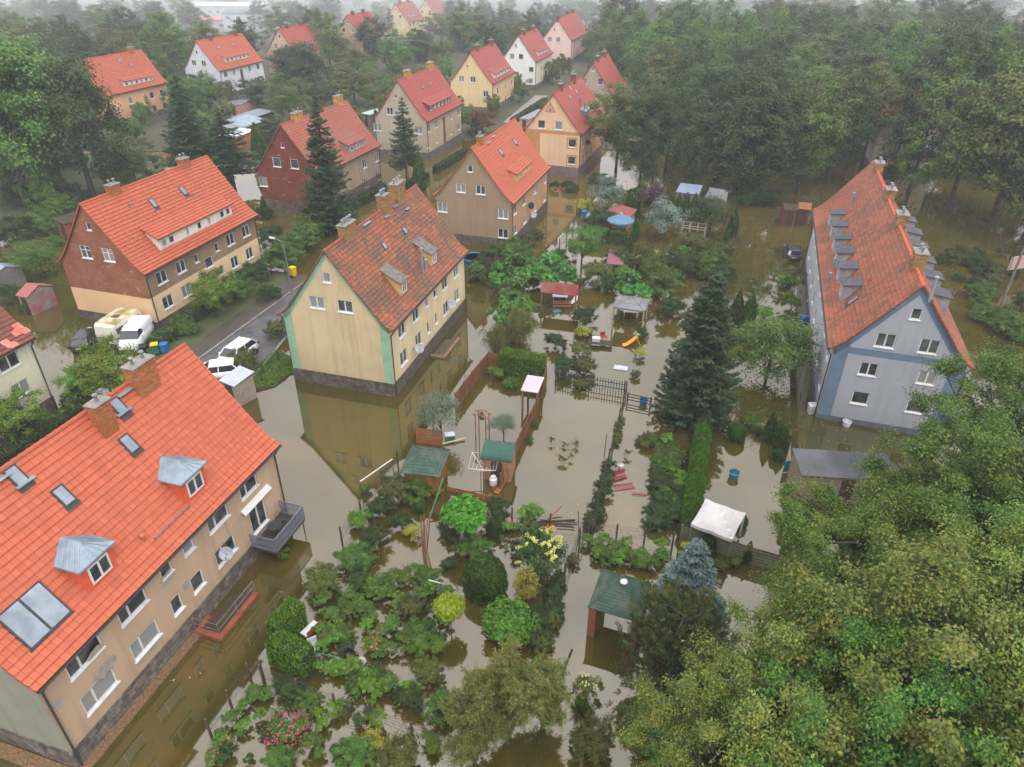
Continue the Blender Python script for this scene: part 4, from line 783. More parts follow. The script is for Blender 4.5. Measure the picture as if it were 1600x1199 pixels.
def lamp(label, u, v, h, az=2.0):
    r = thing('street_lamp', label, 'street lamp', G(u, v, 0), az); m = MB(); m.tube([(0, 0, -.5), (0, 0, h*.6), (0, 0, h-.3)], [.11, .08, .06], 8); m.build('pole', GREYM, r)
    m = MB(); m.tube([(0, 0, h-.35), (.1, 0, h), (.5, 0, h+.18), (1.1, 0, h+.25)], .035, 6); m.build('arm', GREYM, r); m = MB(); m.loft([[(x, y*w_, h+.25+z) for y, z in ((-1, 0), (-.7, .1), (.7, .1), (1, 0), (.6, -.06), (-.6, -.06))] for x, w_ in ((1.0, .08), (1.2, .15), (1.6, .16), (1.75, .08))]); m.build('lamp_head', M('lamp_white', '#c9ced2', '#a9aeb2', 3, .4), r)
lamp('street lamp by the muddy pavement across from the cream house', 456, 458, 5.6, 2.7); lamp('street lamp by the clipped hedge below the slim spruce', 638, 290, 4.5, 2.5); lamp('street lamp in mist between apricot and grey white houses', 288, 96, 6, 2.6)
# ---------------------------------------------------------------- garden buildings
TIMB, TIMB2, TIMD = M('orange_timber', '#9c663a', '#7c4e2b', 1.5, .75, .3), M('brown_timber', '#8a5a3a', '#6b432b', 1.5, .8, .3), M('dark_timber', '#4a382c', '#352820', 2, .85, .3)
def shingle(name, c, c2, w=.5, hgt=.25):
    t = NT(name); X = t.xyz(); cb = t.n('ShaderNodeCombineXYZ'); t.l(t.math('ADD', X[0], t.math('MULTIPLY', X[1], 1.0)), cb.inputs[0]); t.l(X[2], cb.inputs[1]); b = t.n('ShaderNodeTexBrick'); t.l(cb.outputs[0], b.inputs['Vector'])
    b.inputs['Scale'].default_value = 1; b.inputs['Brick Width'].default_value = w; b.inputs['Row Height'].default_value = hgt*.5; b.inputs['Mortar Size'].default_value = .012; b.inputs['Color1'].default_value = (*C(c), 1); b.inputs['Color2'].default_value = (*C(c2), 1); b.inputs['Mortar'].default_value = (*(x*.35 for x in C(c)), 1)
    return t.done(t.pr(t.mix(t.math('MULTIPLY', t.ramp(t.noise(1.2, 6), .45, .7), .5), b.outputs[0], C('#6b6a60')), .85, 0, t.bump(t.noise(20, 3), .3, .01), .3))
GSH, RSH, GYSH = shingle('green_shingles', '#41594a', '#364c40'), shingle('red_shingles', '#843834', '#74322f'), shingle('grey_felt_roof', '#7d7d82', '#6c6c72', 1.2, .6)
def rect(c0, c1, c2, z=0):
    """centre, half sizes and angle from three ground corners in the photograph"""
    a, b, c = G(*c0, z), G(*c1, z), G(*c2, z); e = (b-a); th = math.atan2(e.y, e.x); return (a+c)/2, e.length/2, (c-b).length/2, th
def boards(m, p, q, z0, z1, n=None, t=.03, gap=.012):
    p, q = Vector(p), Vector(q); L = (q-p).length; n = n or max(2, int(L/.14)); d = (q-p)/n; nr = Vector((-d.y, d.x)).normalized()*t/2
    for i in range(n): a, b = p+d*(i+gap/.14), p+d*(i+1-gap/.14); m.solid([(*(a-nr), z0), (*(b-nr), z0), (*(b+nr), z0), (*(a+nr), z0)], [(*(a-nr), z1), (*(b-nr), z1), (*(b+nr), z1), (*(a+nr), z1)])
def pavilion(name, label, eaves, ze, rise, roofm, wallm, ov=.3, posts=True, walls=0.0, cat='gazebo', flat=.0, zr=0, pw=.06):
    """hipped roof; eaves = three roof corners in the photograph at height ze"""
    c, hx, hy, th = rect(*eaves, ze); r = thing(name, label, cat, (c.x, c.y, 0), th); m = MB(); k = .07
    e = [(-hx, -hy, ze), (hx, -hy, ze), (hx, hy, ze), (-hx, hy, ze)]; d = flat*max(hx-hy, 0); t0, t1 = (-d-.001, 0, ze+rise), (d+.001, 0, ze+rise)
    for f in ([e[0], e[1], t1, t0], [e[1], e[2], t1], [e[2], e[3], t0, t1], [e[3], e[0], t0]): m.face(f)
    lo = [(p[0], p[1], p[2]-k) for p in e]; m.face(lo)
    for i in range(4): m.face([e[i], e[(i+1) % 4], lo[(i+1) % 4], lo[i]])
    o = m.build('roof', roofm, r)
    m = MB()
    for i, p in enumerate(e): m.bar(p, t0 if i in (0, 3) else t1, .08, .05)
    m.build('ridge_cap', roofm, o); x, y = hx-ov, hy-ov
    if posts:
        for sx in (-1, 1):
            for sy in (-1, 1): m = MB(); m.box(sx*x-pw, sy*y-pw, -.8, sx*x+pw, sy*y+pw, ze-.03); m.build('post', wallm, r)
        m = MB()
        for p, q in (((-x, -y), (x, -y)), ((x, -y), (x, y)), ((x, y), (-x, y)), ((-x, y), (-x, -y))): m.bar((*p, ze-.12), (*q, ze-.12), .08, .12)
        m.build('beam', wallm, r)
    if walls:
        m = MB()
        for p, q in (((-x, -y), (x, -y)), ((x, -y), (x, y)), ((x, y), (-x, y)), ((-x, y), (-x, -y))): boards(m, p, q, -.6, walls)
        m.build('wall', wallm, r)
    return r, hx, hy
pavilion('gazebo', 'timber pavilion with pointed green shingle roof beside the grey leaved tree', ((620, 738), (683, 745), (707, 703)), 1.9, .95, GSH, TIMB, .3, True, 1.75)
pavilion('gazebo', 'brown post gazebo with sagging grey canvas roof in the middle gardens', ((957, 480), (1008, 487), (1015, 468)), 2.1, .7, GYSH, M('pinkish_post', '#b39a86'), .12, True, flat=.3)
pavilion('garden_hut', 'pinkish hut with hipped red brown roof behind the blue parasol', ((945, 336), (986, 342), (993, 327)), 1.7, .9, M('red_brown_roof', '#8a4f48', '#7a453f', 2, .85), M('pink_board', '#c08a70'), .3, True, 1.6, 'hut')
g_, hx, hy = pavilion('shelter', 'open brick shelter with dark green shingle roof beside the spreading pine', ((917, 948), (999, 972), (1019, 912)), 2.3, 1.5, GSH, M('shelter_brick', '#8a5240', '#6a3c30', 6, .9), .25, True, 0, 'shelter', pw=.2)
m = MB(); m.lathe([(.2, 0), (.18, .06), (.1, .1), (.02, .12)], (.15, -.25, 3.6), 14); m.build('roof_dome', WHITE, g_)
def lean(name, label, corners, z0, z1, roofm, wallm, cat, walls=True, kind='gable', zw=None):
    """small shed; corners = three roof corners at eaves height z0, ridge along the first edge"""
    c, hx, hy, th = rect(*corners, z0); r = thing(name, label, cat, (c.x, c.y, 0), th); m = MB(); k = .07
    if kind == 'gable':
        for sy in (-1, 1): m.solid([(-hx, sy*hy, z0), (hx, sy*hy, z0), (hx, 0, z1), (-hx, 0, z1)], [(-hx, sy*hy, z0-k), (hx, sy*hy, z0-k), (hx, 0, z1-k), (-hx, 0, z1-k)])
    elif kind == 'arc':
        pr = [(hy*math.cos(t), z0+(z1-z0)*math.sin(t)) for t in (math.pi*i/8 for i in range(9))]; m.solid([(-hx, y, z) for y, z in pr+[(q[0]*.97, q[1]-k) for q in pr[::-1]]], [(hx, y, z) for y, z in pr+[(q[0]*.97, q[1]-k) for q in pr[::-1]]])
    else: m.solid([(-hx, -hy, z0), (hx, -hy, z0), (hx, hy, z1), (-hx, hy, z1)], [(-hx, -hy, z0-k), (hx, -hy, z0-k), (hx, hy, z1-k), (-hx, hy, z1-k)])
    m.build('roof', roofm, r); x, y = hx-.12, hy-.15
    if walls:
        m = MB()
        for p, q in (((-x, -y), (x, -y)), ((x, -y), (x, y)), ((x, y), (-x, y)), ((-x, y), (-x, -y))): boards(m, p, q, -.6, z0-.03)
        if kind == 'gable':
            for sx in (-1, 1): m.solid([(sx*x-.02, -y, z0-.05), (sx*x-.02, y, z0-.05), (sx*x-.02, 0, z1-.14)], [(sx*x+.02, -y, z0-.05), (sx*x+.02, y, z0-.05), (sx*x+.02, 0, z1-.14)])
        m.build('wall', wallm, r)
        d = MB(); d.box(-.4, -y-.05, -.5, .4, -y-.02, z0-.25); d.build('door', TIMD, r)
    else:
        for sx in (-1, 1):
            for sy in (-1, 1): m = MB(); m.box(sx*x-.07, sy*y-.07, -.8, sx*x+.07, sy*y+.07, (z0 if kind != 'mono' or sy < 0 else z1)-.04); m.build('post', wallm, r)
        m = MB()
        for sx in (-1, 1): m.bar((sx*x, -y, z0-.1), (sx*x, y, z0-.1), .08, .1)
        m.build('beam', wallm, r)
    return r
lean('garden_shed', 'small orange shed with curved green felt roof against the brown fence', ((748, 716), (797, 722), (811, 695)), 1.9, 2.35, M('green_felt', '#34574a', '#2b483e', 3, .8, .3), M('striped_shed_timber', '#b08668', '#96694a', 2), 'shed', kind='arc')
lean('play_house', 'child sized shelter with flat mauve roof in the fenced garden corner', ((815, 610), (842, 614), (849, 592)), 1.8, 1.95, M('mauve_sheet', '#c3aeb8', '#b09ca6', 2, .5), TIMB2, 'shelter', False, 'mono')
lean('carport', 'open timber shelter with red felt roof and floating furniture under it', ((840, 456), (897, 462), (911, 449)), 2.0, 2.7, RSH, TIMB2, 'shelter', False)
lean('small_shed', 'low hut with plain maroon roof among bushes', ((945, 412), (971, 414), (979, 399)), 1.5, 2.0, M('maroon_sheet', '#86505a', '#77464f', 2, .7), TIMB2, 'shed', kind='mono')
lean('metal_garage', 'patchwork garage with rusty red roof behind the brick house', ((28, 462), (46, 466), (80, 446)), 2.0, 2.7, M('rusty_sheet', '#9a5a55', '#8a4f45', 1.5, .6), M('patched_sheet', '#8f9a98', '#a34f57', .7, .6), 'garage')
lean('dark_shed', 'dark roofed lean-to partly hidden at the brick house corner', ((100, 345), (118, 352), (128, 338)), 2.2, 2.7, TIMD, TIMB2, 'shed', kind='mono')
lean('grey_shed', 'small grey roofed shed at the picture edge near the apple tree', ((-8, 428), (8, 434), (14, 416)), 2.0, 2.6, ZINC, M('grey_board', '#7c7a76'), 'shed')
lean('garage', 'grey roofed garage behind the orange roof with cross braced door', ((352, 596), (376, 606), (388, 584)), 2.1, 2.4, M('grey_sheet', '#aeb4ba', '#9aa0a6', 1.5, .5), M('pale_block', '#a59a8a'), 'garage', kind='mono')
lean('flat_roof_shed', 'long low shed with wet dark flat roof below the grey house', ((1245, 742), (1400, 752), (1392, 712)), 2.2, 2.3, M('wet_felt', '#55565c', '#3d4138', .5, .16, .1), M('pale_board', '#9c8a72'), 'shed', kind='mono')
lean('brown_shed', 'dark brown shed by the yellow bins under the tall trees', ((1221, 328), (1244, 329), (1246, 320)), 2.2, 2.7, TIMD, M('maroon_board', '#6e3f38'), 'shed')
lean('brown_shed', 'maroon shed touching the darker shed under the tall trees', ((1245, 326), (1266, 328), (1269, 319)), 2.3, 2.8, TIMB2, M('maroon_board', ''), 'shed')
lean('blue_roof_garage', 'low garage with pale blue roof at the wood edge behind thujas', ((1056, 300), (1092, 304), (1098, 293)), 2.2, 2.5, M('blue_sheet', '#8793a8', '#76829a', 1, .5), CONC, 'garage', kind='mono')
lean('grey_garage', 'pale garage with dark gabled roof beside the blue roofed garage', ((1098, 308), (1122, 312), (1142, 300)), 2.2, 3.0, GYSH, M('cream_block', '#bdb8ac'), 'garage')
for i, (q, zz, rm, wm, lb) in enumerate([(((338, 160), (355, 163), (362, 155)), 2.6, ZINC, M('pink_block', '#b98d84'), 'pink garage with pale flat roof at the foot of the grey white house'), (((362, 163), (388, 164), (392, 153)), 2.6, GYSH, M('pink_block', ''), 'pink garage with dark flat roof beside the pale roofed one'), (((356, 190), (388, 200), (410, 190)), 2.6, ZINC, TIMD, 'shed with broad pale grey roof among the flooded allotments'), (((378, 184), (405, 188), (412, 176)), 2.6, M('slate_roof', ''), TIMD, 'slate roofed shed behind the broad grey shed'), (((345, 204), (378, 208), (388, 196)), 2.3, M('slate_roof', ''), M('orange_board', '#b5742e'), 'orange walled shed with slate sheet roof beyond the spruce'), (((346, 212), (376, 216), (392, 206)), 2.1, WHITE, M('orange_board', ''), 'shed with white sheet roof beyond the spruce'), (((575, 178), (588, 181), (597, 173)), 2.3, M('pale_green_sheet', '#a9bdb4'), CONC, 'greenhouse like shed with pale green roof by the beige house'), (((822, 186), (838, 188), (845, 175)), 3.0, M('slate_roof', ''), M('peach_block', '#d9a783'), 'slate roofed annex with steel flues behind the peach house')]):
    lean('allotment_shed', lb, q, zz, zz+.4, rm, wm, 'shed', kind='mono')
r = lean('cream_shed', 'shed glimpsed under branches with round grey butt', ((1268, 962), (1330, 975), (1345, 930)), 2.0, 2.4, M('slate_roof', ''), M('cream_block', ''), 'shed', kind='mono')
def canopy():
    c, hx, hy, th = rect((1085, 820), (1150, 845), (1160, 800), 2.1); r = thing('canopy_tent', 'off white fabric canopy tent at the end of the cypress row', 'tent', (c.x, c.y, 0), th); m = MB(); n = 8
    def P(i, j): x, y = -1+2*i/n, -1+2*j/n; q = max(abs(x), abs(y)); return (hx*x*(1-.03*(1-abs(y))*(abs(x) > .99)), hy*y*(1-.03*(1-abs(x))*(abs(y) > .99)), 2.1+.85*(1-q)**.9-.06*math.sin(math.pi*min(abs(x), abs(y)))*q)
    for i in range(n):
        for j in range(n): m.face([P(i, j), P(i+1, j), P(i+1, j+1), P(i, j+1)])
    vz = lambda p: (p[0], p[1], p[2]-.22)
    for i in range(n):
        for a, b in ((P(i, 0), P(i+1, 0)), (P(i, n), P(i+1, n)), (P(0, i), P(0, i+1)), (P(n, i), P(n, i+1))): m.face([a, b, vz(b), vz(a)])
    m.build('canopy', M('tent_cloth', '#c6c2c0', '#b2aeac', 1, .85, .1), r)
    for sx in (-1, 1):
        for sy in (-1, 1): m = MB(); m.tube([(sx*hx*.96, sy*hy*.96, -.6), (sx*hx*.96, sy*hy*.96, 2.1)], .03, 6); m.build('pole', GREYM, r)
        m = MB(); m.loft([[(sx*hx*.95+.07*math.cos(t), hy*.95+.07*math.sin(t), z) for t in (math.pi*2*i/8 for i in range(8))] for z in (.2, .9, 1.95)]); m.build('side_curtain', M('tent_cloth', ''), r)
canopy()
def parasol():
    p = G(968, 367); r = thing('parasol', 'open blue garden parasol standing in the flooded garden', 'parasol', (p.x, p.y, 0)); m = MB(); m.tube([(0, 0, -.5), (0, 0, 2.7)], .035, 8); m.build('pole', GREYM, r); m = MB(); n = 10; rad = 1.75
    top = (0, 0, 2.75)
    for i in range(n):
        a, b = 2*math.pi*i/n, 2*math.pi*(i+1)/n; A_, B_ = (rad*math.cos(a), rad*math.sin(a), 1.95), (rad*math.cos(b), rad*math.sin(b), 1.95); m.face([top, A_, B_]); m.face([A_, B_, (B_[0], B_[1], 1.78), (A_[0], A_[1], 1.78)])
    m.build('canopy', M('blue_canvas', '#5d8197', '#507288', 1.5, .85), r); m = MB()
    for i in range(n): a = 2*math.pi*i/n; m.bar((0, 0, 2.68), (rad*.98*math.cos(a), rad*.98*math.sin(a), 1.93), .02)
    m.build('rib', GREYM, r); m = MB(); m.lathe([(.16, 2.75), (.12, 2.85), (.02, 2.9)], n=10); m.build('cap', M('pale_canvas', '#a9bfc8'), r)
parasol()
def fence(name, label, pts, h, mat, style='boards', post=2.0, z=0.0, cat='fence'):
    P = [G(u, v, z) for u, v in pts]; r = thing(name, label, cat, (P[0].x, P[0].y, 0)); P = [p-Vector((P[0].x, P[0].y, p.z)) for p in P] if False else [Vector((p.x-P[0].x, p.y-P[0].y)) for p in P]; m = MB(); posts = []
    for p, q in zip(P, P[1:]):
        L = (q-p).length; n = max(1, round(L/post)); posts += [p.lerp(q, i/n) for i in range(n)]
        if style == 'boards': boards(m, p, q, -.4, h)
        elif style == 'horizontal':
            k = int(h/.2)
            for i in range(k): m.bar((*p, .1+i*h/k), (*q, .1+i*h/k), .03, h/k*.85)
        elif style == 'picket':
            k = int(L/.22)
            for i in range(k): a = p.lerp(q, i/k); m.box(a.x-.03, a.y-.012, -.3, a.x+.03, a.y+.012, h)
            for zz in (h*.35, h*.75): m.bar((*p, zz), (*q, zz), .04, .06)
        elif style == 'rail':
            for zz in (h*.3, h*.65, h*.97): m.bar((*p, zz), (*q, zz), .04, .07)
        elif style == 'panel': m.bar((*p, h/2-.2), (*q, h/2-.2), .03, h+.4)
        else:
            for i in range(4): m.tube([(*p, h*(.3+.22*i)), (*q, h*(.3+.22*i))], .008, 4)
            k = int(L/.35)
            for i in range(k): a, b = p.lerp(q, i/k), p.lerp(q, (i+1)/k); m.bar((*a, .1), (*b, h*.95), .007); m.bar((*b, .1), (*a, h*.95), .007)
    posts.append(P[-1]); m.build({'boards': 'board_panel', 'horizontal': 'board_panel', 'picket': 'pickets', 'rail': 'rails', 'panel': 'panel'}.get(style, 'wire_mesh'), mat, r)
    pm = mat if style != 'wire' else M('fence_post_wood', '#5a4a3c', '#3f342b')
    for p in posts: m = MB(); m.box(p.x-.05, p.y-.05, -.6, p.x+.05, p.y+.05, h+.12); m.build('post', pm, r)
    return r
BF = M('fence_brown', '#7f5638', '#62402a', 1.2, .8, .3)
fence('board_fence', 'brown board fence running along the alley beside the cream house', [(712, 640), (738, 605), (764, 573)], 1.5, BF)
fence('board_fence', 'brown board fence in front of the clipped rectangular hedge', [(764, 575), (800, 582), (852, 594)], 1.6, BF); fence('board_fence', 'brown board fence with green posts running down to the green roofed shed', [(853, 594), (838, 645), (812, 700), (782, 765)], 1.3, BF)
fence('trellis_fence', 'orange slatted screen beneath the grey leaved tree', [(652, 692), (690, 697)], 1.4, TIMB, 'horizontal'); fence('board_fence', 'weathered greenish board fence below the canopy tent', [(1062, 848), (1100, 856), (1165, 880), (1235, 900)], 1.4, M('mossy_board', '#6b6c50', '#55533e', 1.5, .9, .3), 'horizontal')
fence('picket_fence', 'dark metal picket fence across the flooded plots', [(868, 595), (920, 606), (975, 616)], 1.2, DARK, 'picket'); fence('rail_fence', 'low dark wooden rail fence in front of the big spruce', [(980, 628), (1016, 636)], .8, TIMD, 'rail')
fence('wire_fence', 'old wire fence dividing the middle flooded plots', [(978, 616), (962, 680), (945, 745), (925, 835)], 1.1, DARK, 'wire'); fence('wire_fence', 'wire fence with rough sticks across the lower plots', [(715, 790), (800, 815), (920, 835), (1050, 855)], 1.1, DARK, 'wire')
fence('wire_fence', 'wire fence along the path at the picture foot', [(330, 1150), (362, 1105), (392, 1062), (412, 1060)], 1.2, DARK, 'wire', 2.5); fence('wire_fence', 'wire fence bordering the flooded footpath by the flower beds', [(412, 1065), (525, 1110), (578, 1128), (645, 1155), (720, 1180)], 1.2, DARK, 'wire', 2.6)
fence('wire_fence', 'wire fence along the flooded lane below the wooden pavilion', [(535, 850), (565, 808), (598, 760), (622, 728)], 1.3, DARK, 'wire', 2.2); fence('wire_fence', 'thin fence between the sumac bush and the green roofed shelter', [(905, 850), (882, 905), (858, 965), (835, 1010)], 1.2, DARK, 'wire', 2.2)
fence('wire_fence', 'tall posts and wire along the flooded lane by the parasol garden', [(862, 412), (885, 377), (905, 345)], 1.6, DARK, 'wire', 4); fence('plot_fence', 'dark fence beside the street behind the cream house', [(384, 610), (412, 586), (436, 566)], 1.1, DARK, 'wire', 1.8)
fence('picket_fence', 'reddish picket fence across the flooded plots behind the grey house', [(1488, 462), (1530, 466), (1560, 470)], .9, M('maroon_board', ''), 'picket'); fence('road_fence', 'long wire fence between the muddy pavement and the garden hedge', [(262, 540), (330, 490), (400, 448), (450, 418)], 1.2, DARK, 'wire', 3, .14); fence('lattice_gate', 'black lattice panels beside the tilted thujas', [(1222, 688), (1240, 720)], 1.3, DARK, 'wire', 1.2, cat='gate')
fence('board_fence', 'low board edging in front of the green shed garden', [(700, 767), (740, 775), (765, 782)], .35, TIMB, 'panel')
def simple(name, label, cat, u, v, z, rz, parts):
    r = thing(name, label, cat, G(u, v, z), rz)
    for nm, m, mt in parts: m.build(nm, mt, r)
    return r
def box(*a): m = MB(); m.box(*a); return m
def ob(fn): m = MB(); fn(m); return m
# arch
def arch():
    a, b = G(746, 683), G(762, 687); d = (b-a).length; r = thing('garden_arch', 'rustic wooden rose arch standing in the flooded fenced garden', 'arch', (a.x, a.y, 0), math.atan2(b.y-a.y, b.x-a.x)); m = MB()
    for y in (-.3, .3):
        for x in (0, d): m = MB(); m.tube([(x, y, -.5), (x, y, 2.2)], .04, 6); m.build('post', TIMB2, r)
    m = MB()
    for y in (-.3, .3): m.tube([(-.25, y, 2.12), (d*.25, y, 2.32), (d*.75, y, 2.32), (d+.25, y, 2.12)], .035, 6)
    for k in range(6): x = -.2+(d+.4)*k/5; m.tube([(x, -.38, 2.17+.14*math.sin(math.pi*k/5)), (x, .38, 2.17+.14*math.sin(math.pi*k/5))], .02, 5)
    m.build('lintel', TIMB2, r)
arch()
def coldframe():
    a, b = G(1063, 371), G(1099, 376); L = (b-a).length; r = thing('cold_frame', 'white slatted frame for tomatoes standing in brown water', 'frame', (a.x, a.y, 0), math.atan2(b.y-a.y, b.x-a.x)); m = MB()
    for z in (.25, .5, 1.3, 1.6): m.bar((0, 0, z), (L, 0, z), .05)
    for z in (1.6,): m.bar((0, .9, z+.2), (L, .9, z+.2), .05)
    m.build('rail', WHITE, r)
    for k in range(4):
        x = L*k/3; m = MB(); m.bar((x, 0, -.4), (x, 0, 1.65), .06); m.bar((x, .9, -.4), (x, .9, 1.85), .06); m.bar((x, 0, 1.62), (x, .9, 1.82), .05); m.build('post', WHITE, r)
coldframe()
def dryer():
    m = MB(); m.tube([(0, 0, -.4), (0, 0, 1.7)], .025, 6); q = MB()
    for a in (.4, 2.0, 3.5, 5.1): q.bar((0, 0, .9), (1.3*math.cos(a), 1.3*math.sin(a), 1.75), .035)
    for f in (.5, .75, 1):
        P = [(1.3*f*math.cos(a), 1.3*f*math.sin(a), .9+.85*f) for a in (.4, 2.0, 3.5, 5.1)]
        for i in range(4): q.bar(P[i], P[(i+1) % 4], .012)
    simple('rotary_dryer', 'white rotary clothes dryer before the green roofed shed', 'clothes dryer', 757, 752, 0, .3, [('pole', m, GREYM), ('arm', q, WHITE)])
dryer()
# things afloat and garden clutter
PNK, RED, ORG, LIM, TEAL = M('red_plastic', '#8f3a40', '#7a3036', 2, .5), M('faded_red', '#a8574a', '#8b463c', 2, .6), M('orange_plastic', '#e07a2a', '#c4641f', 2, .5), M('lime_plastic', '#a9c43a', '#93ab30', 2, .5), M('teal_plastic', '#3f7f8c', '#35707c', 2, .5)
def bench(label, u, v, rz, mat=None, L=1.4):
    s = MB(); [s.box(-L/2, -.2+k*.13, .05, L/2, -.1+k*.13, .08) for k in range(3)]; b = MB(); [b.box(-L/2, .2, .15+k*.14, L/2, .23, .25+k*.14) for k in range(3)]; r = simple('bench', label, 'bench', u, v, .0, rz, [('seat', s, mat or TIMB2), ('backrest', b, mat or TIMB2)])
    for x in (-L*.4, L*.4): m = MB(); m.box(x-.03, -.2, -.35, x+.03, .22, .06); m.build('leg', mat or TIMB2, r)
def ftable(label, u, v, rz, top, legs, L=1.0, W_=.6, h=.25):
    m = MB(); m.box(-L/2, -W_/2, h-.04, L/2, W_/2, h); r = simple('table', label, 'table', u, v, 0, rz, [('tabletop', m, top)])
    for x in (-1, 1):
        for y in (-1, 1): m = MB(); m.box(x*L*.42-.03, y*W_*.4-.03, -.4, x*L*.42+.03, y*W_*.4+.03, h-.03); m.build('leg', legs, r)
ftable('dark floating pallet table loaded with white things and a red chair', 938, 540, -.2, TIMD, TIMD, 2.2, .9, .35)
simple('box', 'white polystyrene box on the dark floating table', 'box', 934, 533, .36, -.2, [('body', box(-.5, -.2, 0, .2, .2, .3), WHITE), ('lid', box(-.52, -.22, .3, .22, .22, .34), WHITE)])
simple('chair', 'red plastic chair on the dark floating table', 'chair', 943, 529, .36, .4, [('seat', box(-.25, -.25, .2, .25, .25, .25), PNK), ('backrest', box(-.25, .2, .25, .25, .25, .6), PNK), ('leg', box(-.2, -.2, 0, -.14, -.14, .2), PNK), ('leg', box(.14, -.2, 0, .2, -.14, .2), PNK), ('leg', box(-.2, .14, 0, -.14, .2, .2), PNK), ('leg', box(.14, .14, 0, .2, .2, .2), PNK)])
sl = MB(); sl.loft([[(x, y, z+q) for y, q in ((-.25, .12), (-.2, 0), (.2, 0), (.25, .12), (.2, .05), (-.2, .05))] for x, z in ((-.9, .02), (-.5, .1), (0, .5), (.35, .85))]); ld = MB(); [ld.bar((.35+k*.12, -.22, .8-k*.25), (.35+k*.12, .22, .8-k*.25), .05) for k in range(4)]; hd = MB(); hd.tube([(.35, -.22, .85), (.4, -.15, 1.15), (.4, .15, 1.15), (.35, .22, .85)], .05, 6)
simple('toy_slide', 'orange and yellow toddler slide with green handle afloat in the flood', 'slide', 988, 540, 0, .15, [('chute', sl, M('slide_orange', '#e59a2a', '#d0801f', 2, .45)), ('ladder', ld, ORG), ('handle', hd, LIM)])
simple('board', 'pale grey board floating flat on the water', 'board', 970, 575, .03, -.3, [('panel', box(-.6, -.35, -.02, .6, .35, .03), M('pale_grey_sheet', '#b7bcc2')), ('edge_strip', box(-.62, -.37, -.01, .62, -.35, .035), WHITE)])
ftable('white oval plastic table under the grey canvas gazebo', 985, 494, -.1, WHITE, WHITE, 1.5, .8, .6); ftable('low white table afloat under the red shelter', 875, 469, -.1, M('greyish_white', '#b5bbbd'), WHITE, 1.6, .7, .5)
bench('pink wooden bench floating before the red roofed shelter', 878, 479, -.05, M('pink_wood', '#b5785c'), 1.9)
simple('chair', 'dark folding chair floating upside down near the pink bench', 'chair', 870, 487, 0, .6, [('seat', box(-.4, -.25, 0, .4, .25, .06), TEAL), ('backrest', box(-.4, .27, 0, .4, .6, .06), DARK)])
simple('chair', 'white reclining chair beside the pink bench', 'chair', 894, 474, 0, .9, [('seat', box(-.4, -.25, .1, .4, .25, .15), WHITE), ('backrest', ob(lambda m: m.bar((.4, 0, .12), (.9, 0, .55), .5, .05)), WHITE)])
ftable('garden table with white dishes beneath the blue parasol', 966, 362, 0, WHITE, TIMB2, 1.6, 1.0, .75); bench('brown bench at the table beneath the blue parasol', 962, 367, .1)
ftable('orange picnic table beside the parasol hedge', 949, 362, .2, TIMB, TIMB, 1.2, .8, .7)
bench('red slatted bench drifting in the flooded plot', 968, 747, .35, PNK, 1.0); 
pl = MB(); [pl.box(-.7+k*.16, -.35, 0, -.6+k*.16, .35, .03) for k in range(9)]; pb = MB(); [pb.box(-.72, y-.04, .03, .72, y+.04, .06) for y in (-.25, .25)]
simple('pallet', 'reddish slatted pallet awash beside the red bench', 'pallet', 975, 761, 0, .2, [('slats', pl, M('red_slat', '#8a4f50')), ('bearer', pb, M('red_slat', ''))])
pl = MB(); [pl.box(-.5+k*.14, -.2, 0, -.42+k*.14, .2, .03) for k in range(7)]; pb = MB(); pb.box(-.5, -.04, .03, .5, .04, .06); simple('slatted_board', 'short slatted board drifting next to the dark berry bushes', 'board', 999, 773, 0, -.1, [('slats', pl, M('red_slat', '')), ('bearer', pb, M('red_slat', ''))])
def bucket(label, u, v, mat, s=1.0, cat='bucket'):
    m = MB(); m.lathe([(.16*s, -.1), (.2*s, .25*s), (.22*s, .26*s), (.2*s, .27*s), (.17*s, .1)], n=14); h = MB(); h.tube([(-.2*s, 0, .25*s), (-.1*s, .1*s, .33*s), (.1*s, .1*s, .33*s), (.2*s, 0, .25*s)], .012, 4); simple('bucket', label, cat, u, v, 0, random.uniform(0, 3), [('body', m, mat), ('handle', h, DARK)])
for a in (('white bucket floating among dark berry bushes', 1025, 748, WHITE), ('black pot beside the cypress row', 1071, 727, BLK, 1.7), ('white ring bucket by the cypress row', 1064, 724, WHITE), ('white bucket floating near the red bench', 970, 731, WHITE), ('blue bowl floating by the dark rail fence', 1005, 631, BLU, 1.6), ('green watering bowl afloat in open water', 1146, 746, TEAL, 1.8), ('white tub beside the grey house plinth', 1322, 665, WHITE, 1.6), ('round cream pot among floating flower pots', 817, 822, WHITE, 1.3), ('orange pot among the floating flower pots', 801, 825, ORG, 1.2), ('orange pot near the loose sticks', 860, 826, ORG), ('orange pumpkin coloured pot by the lower fence', 954, 850, ORG), ('orange flowerpot by the far vegetable plot', 1046, 478, ORG, 1.6), ('green bowl beneath the rose bushes', 533, 1017, GRN), ('black bucket beside the green bowl', 547, 1026, BLK, 1.2), ('grey water butt under branches by the cream shed', 1271, 962, M('butt_grey', '#7d858f'), 2.6)): bucket(*a)
def stick(label, u, v, pts, mat=TIMD, r=.035):
    m = MB(); m.tube(pts, r, 6); b = MB(); b.tube([pts[0], tuple(Vector(pts[0]).lerp(Vector(pts[-1]), .05))], r*1.15, 6); return simple('stake', label, 'stake', u, v, 0, 0, [('shaft', m, mat), ('end', b, TIMB2)])
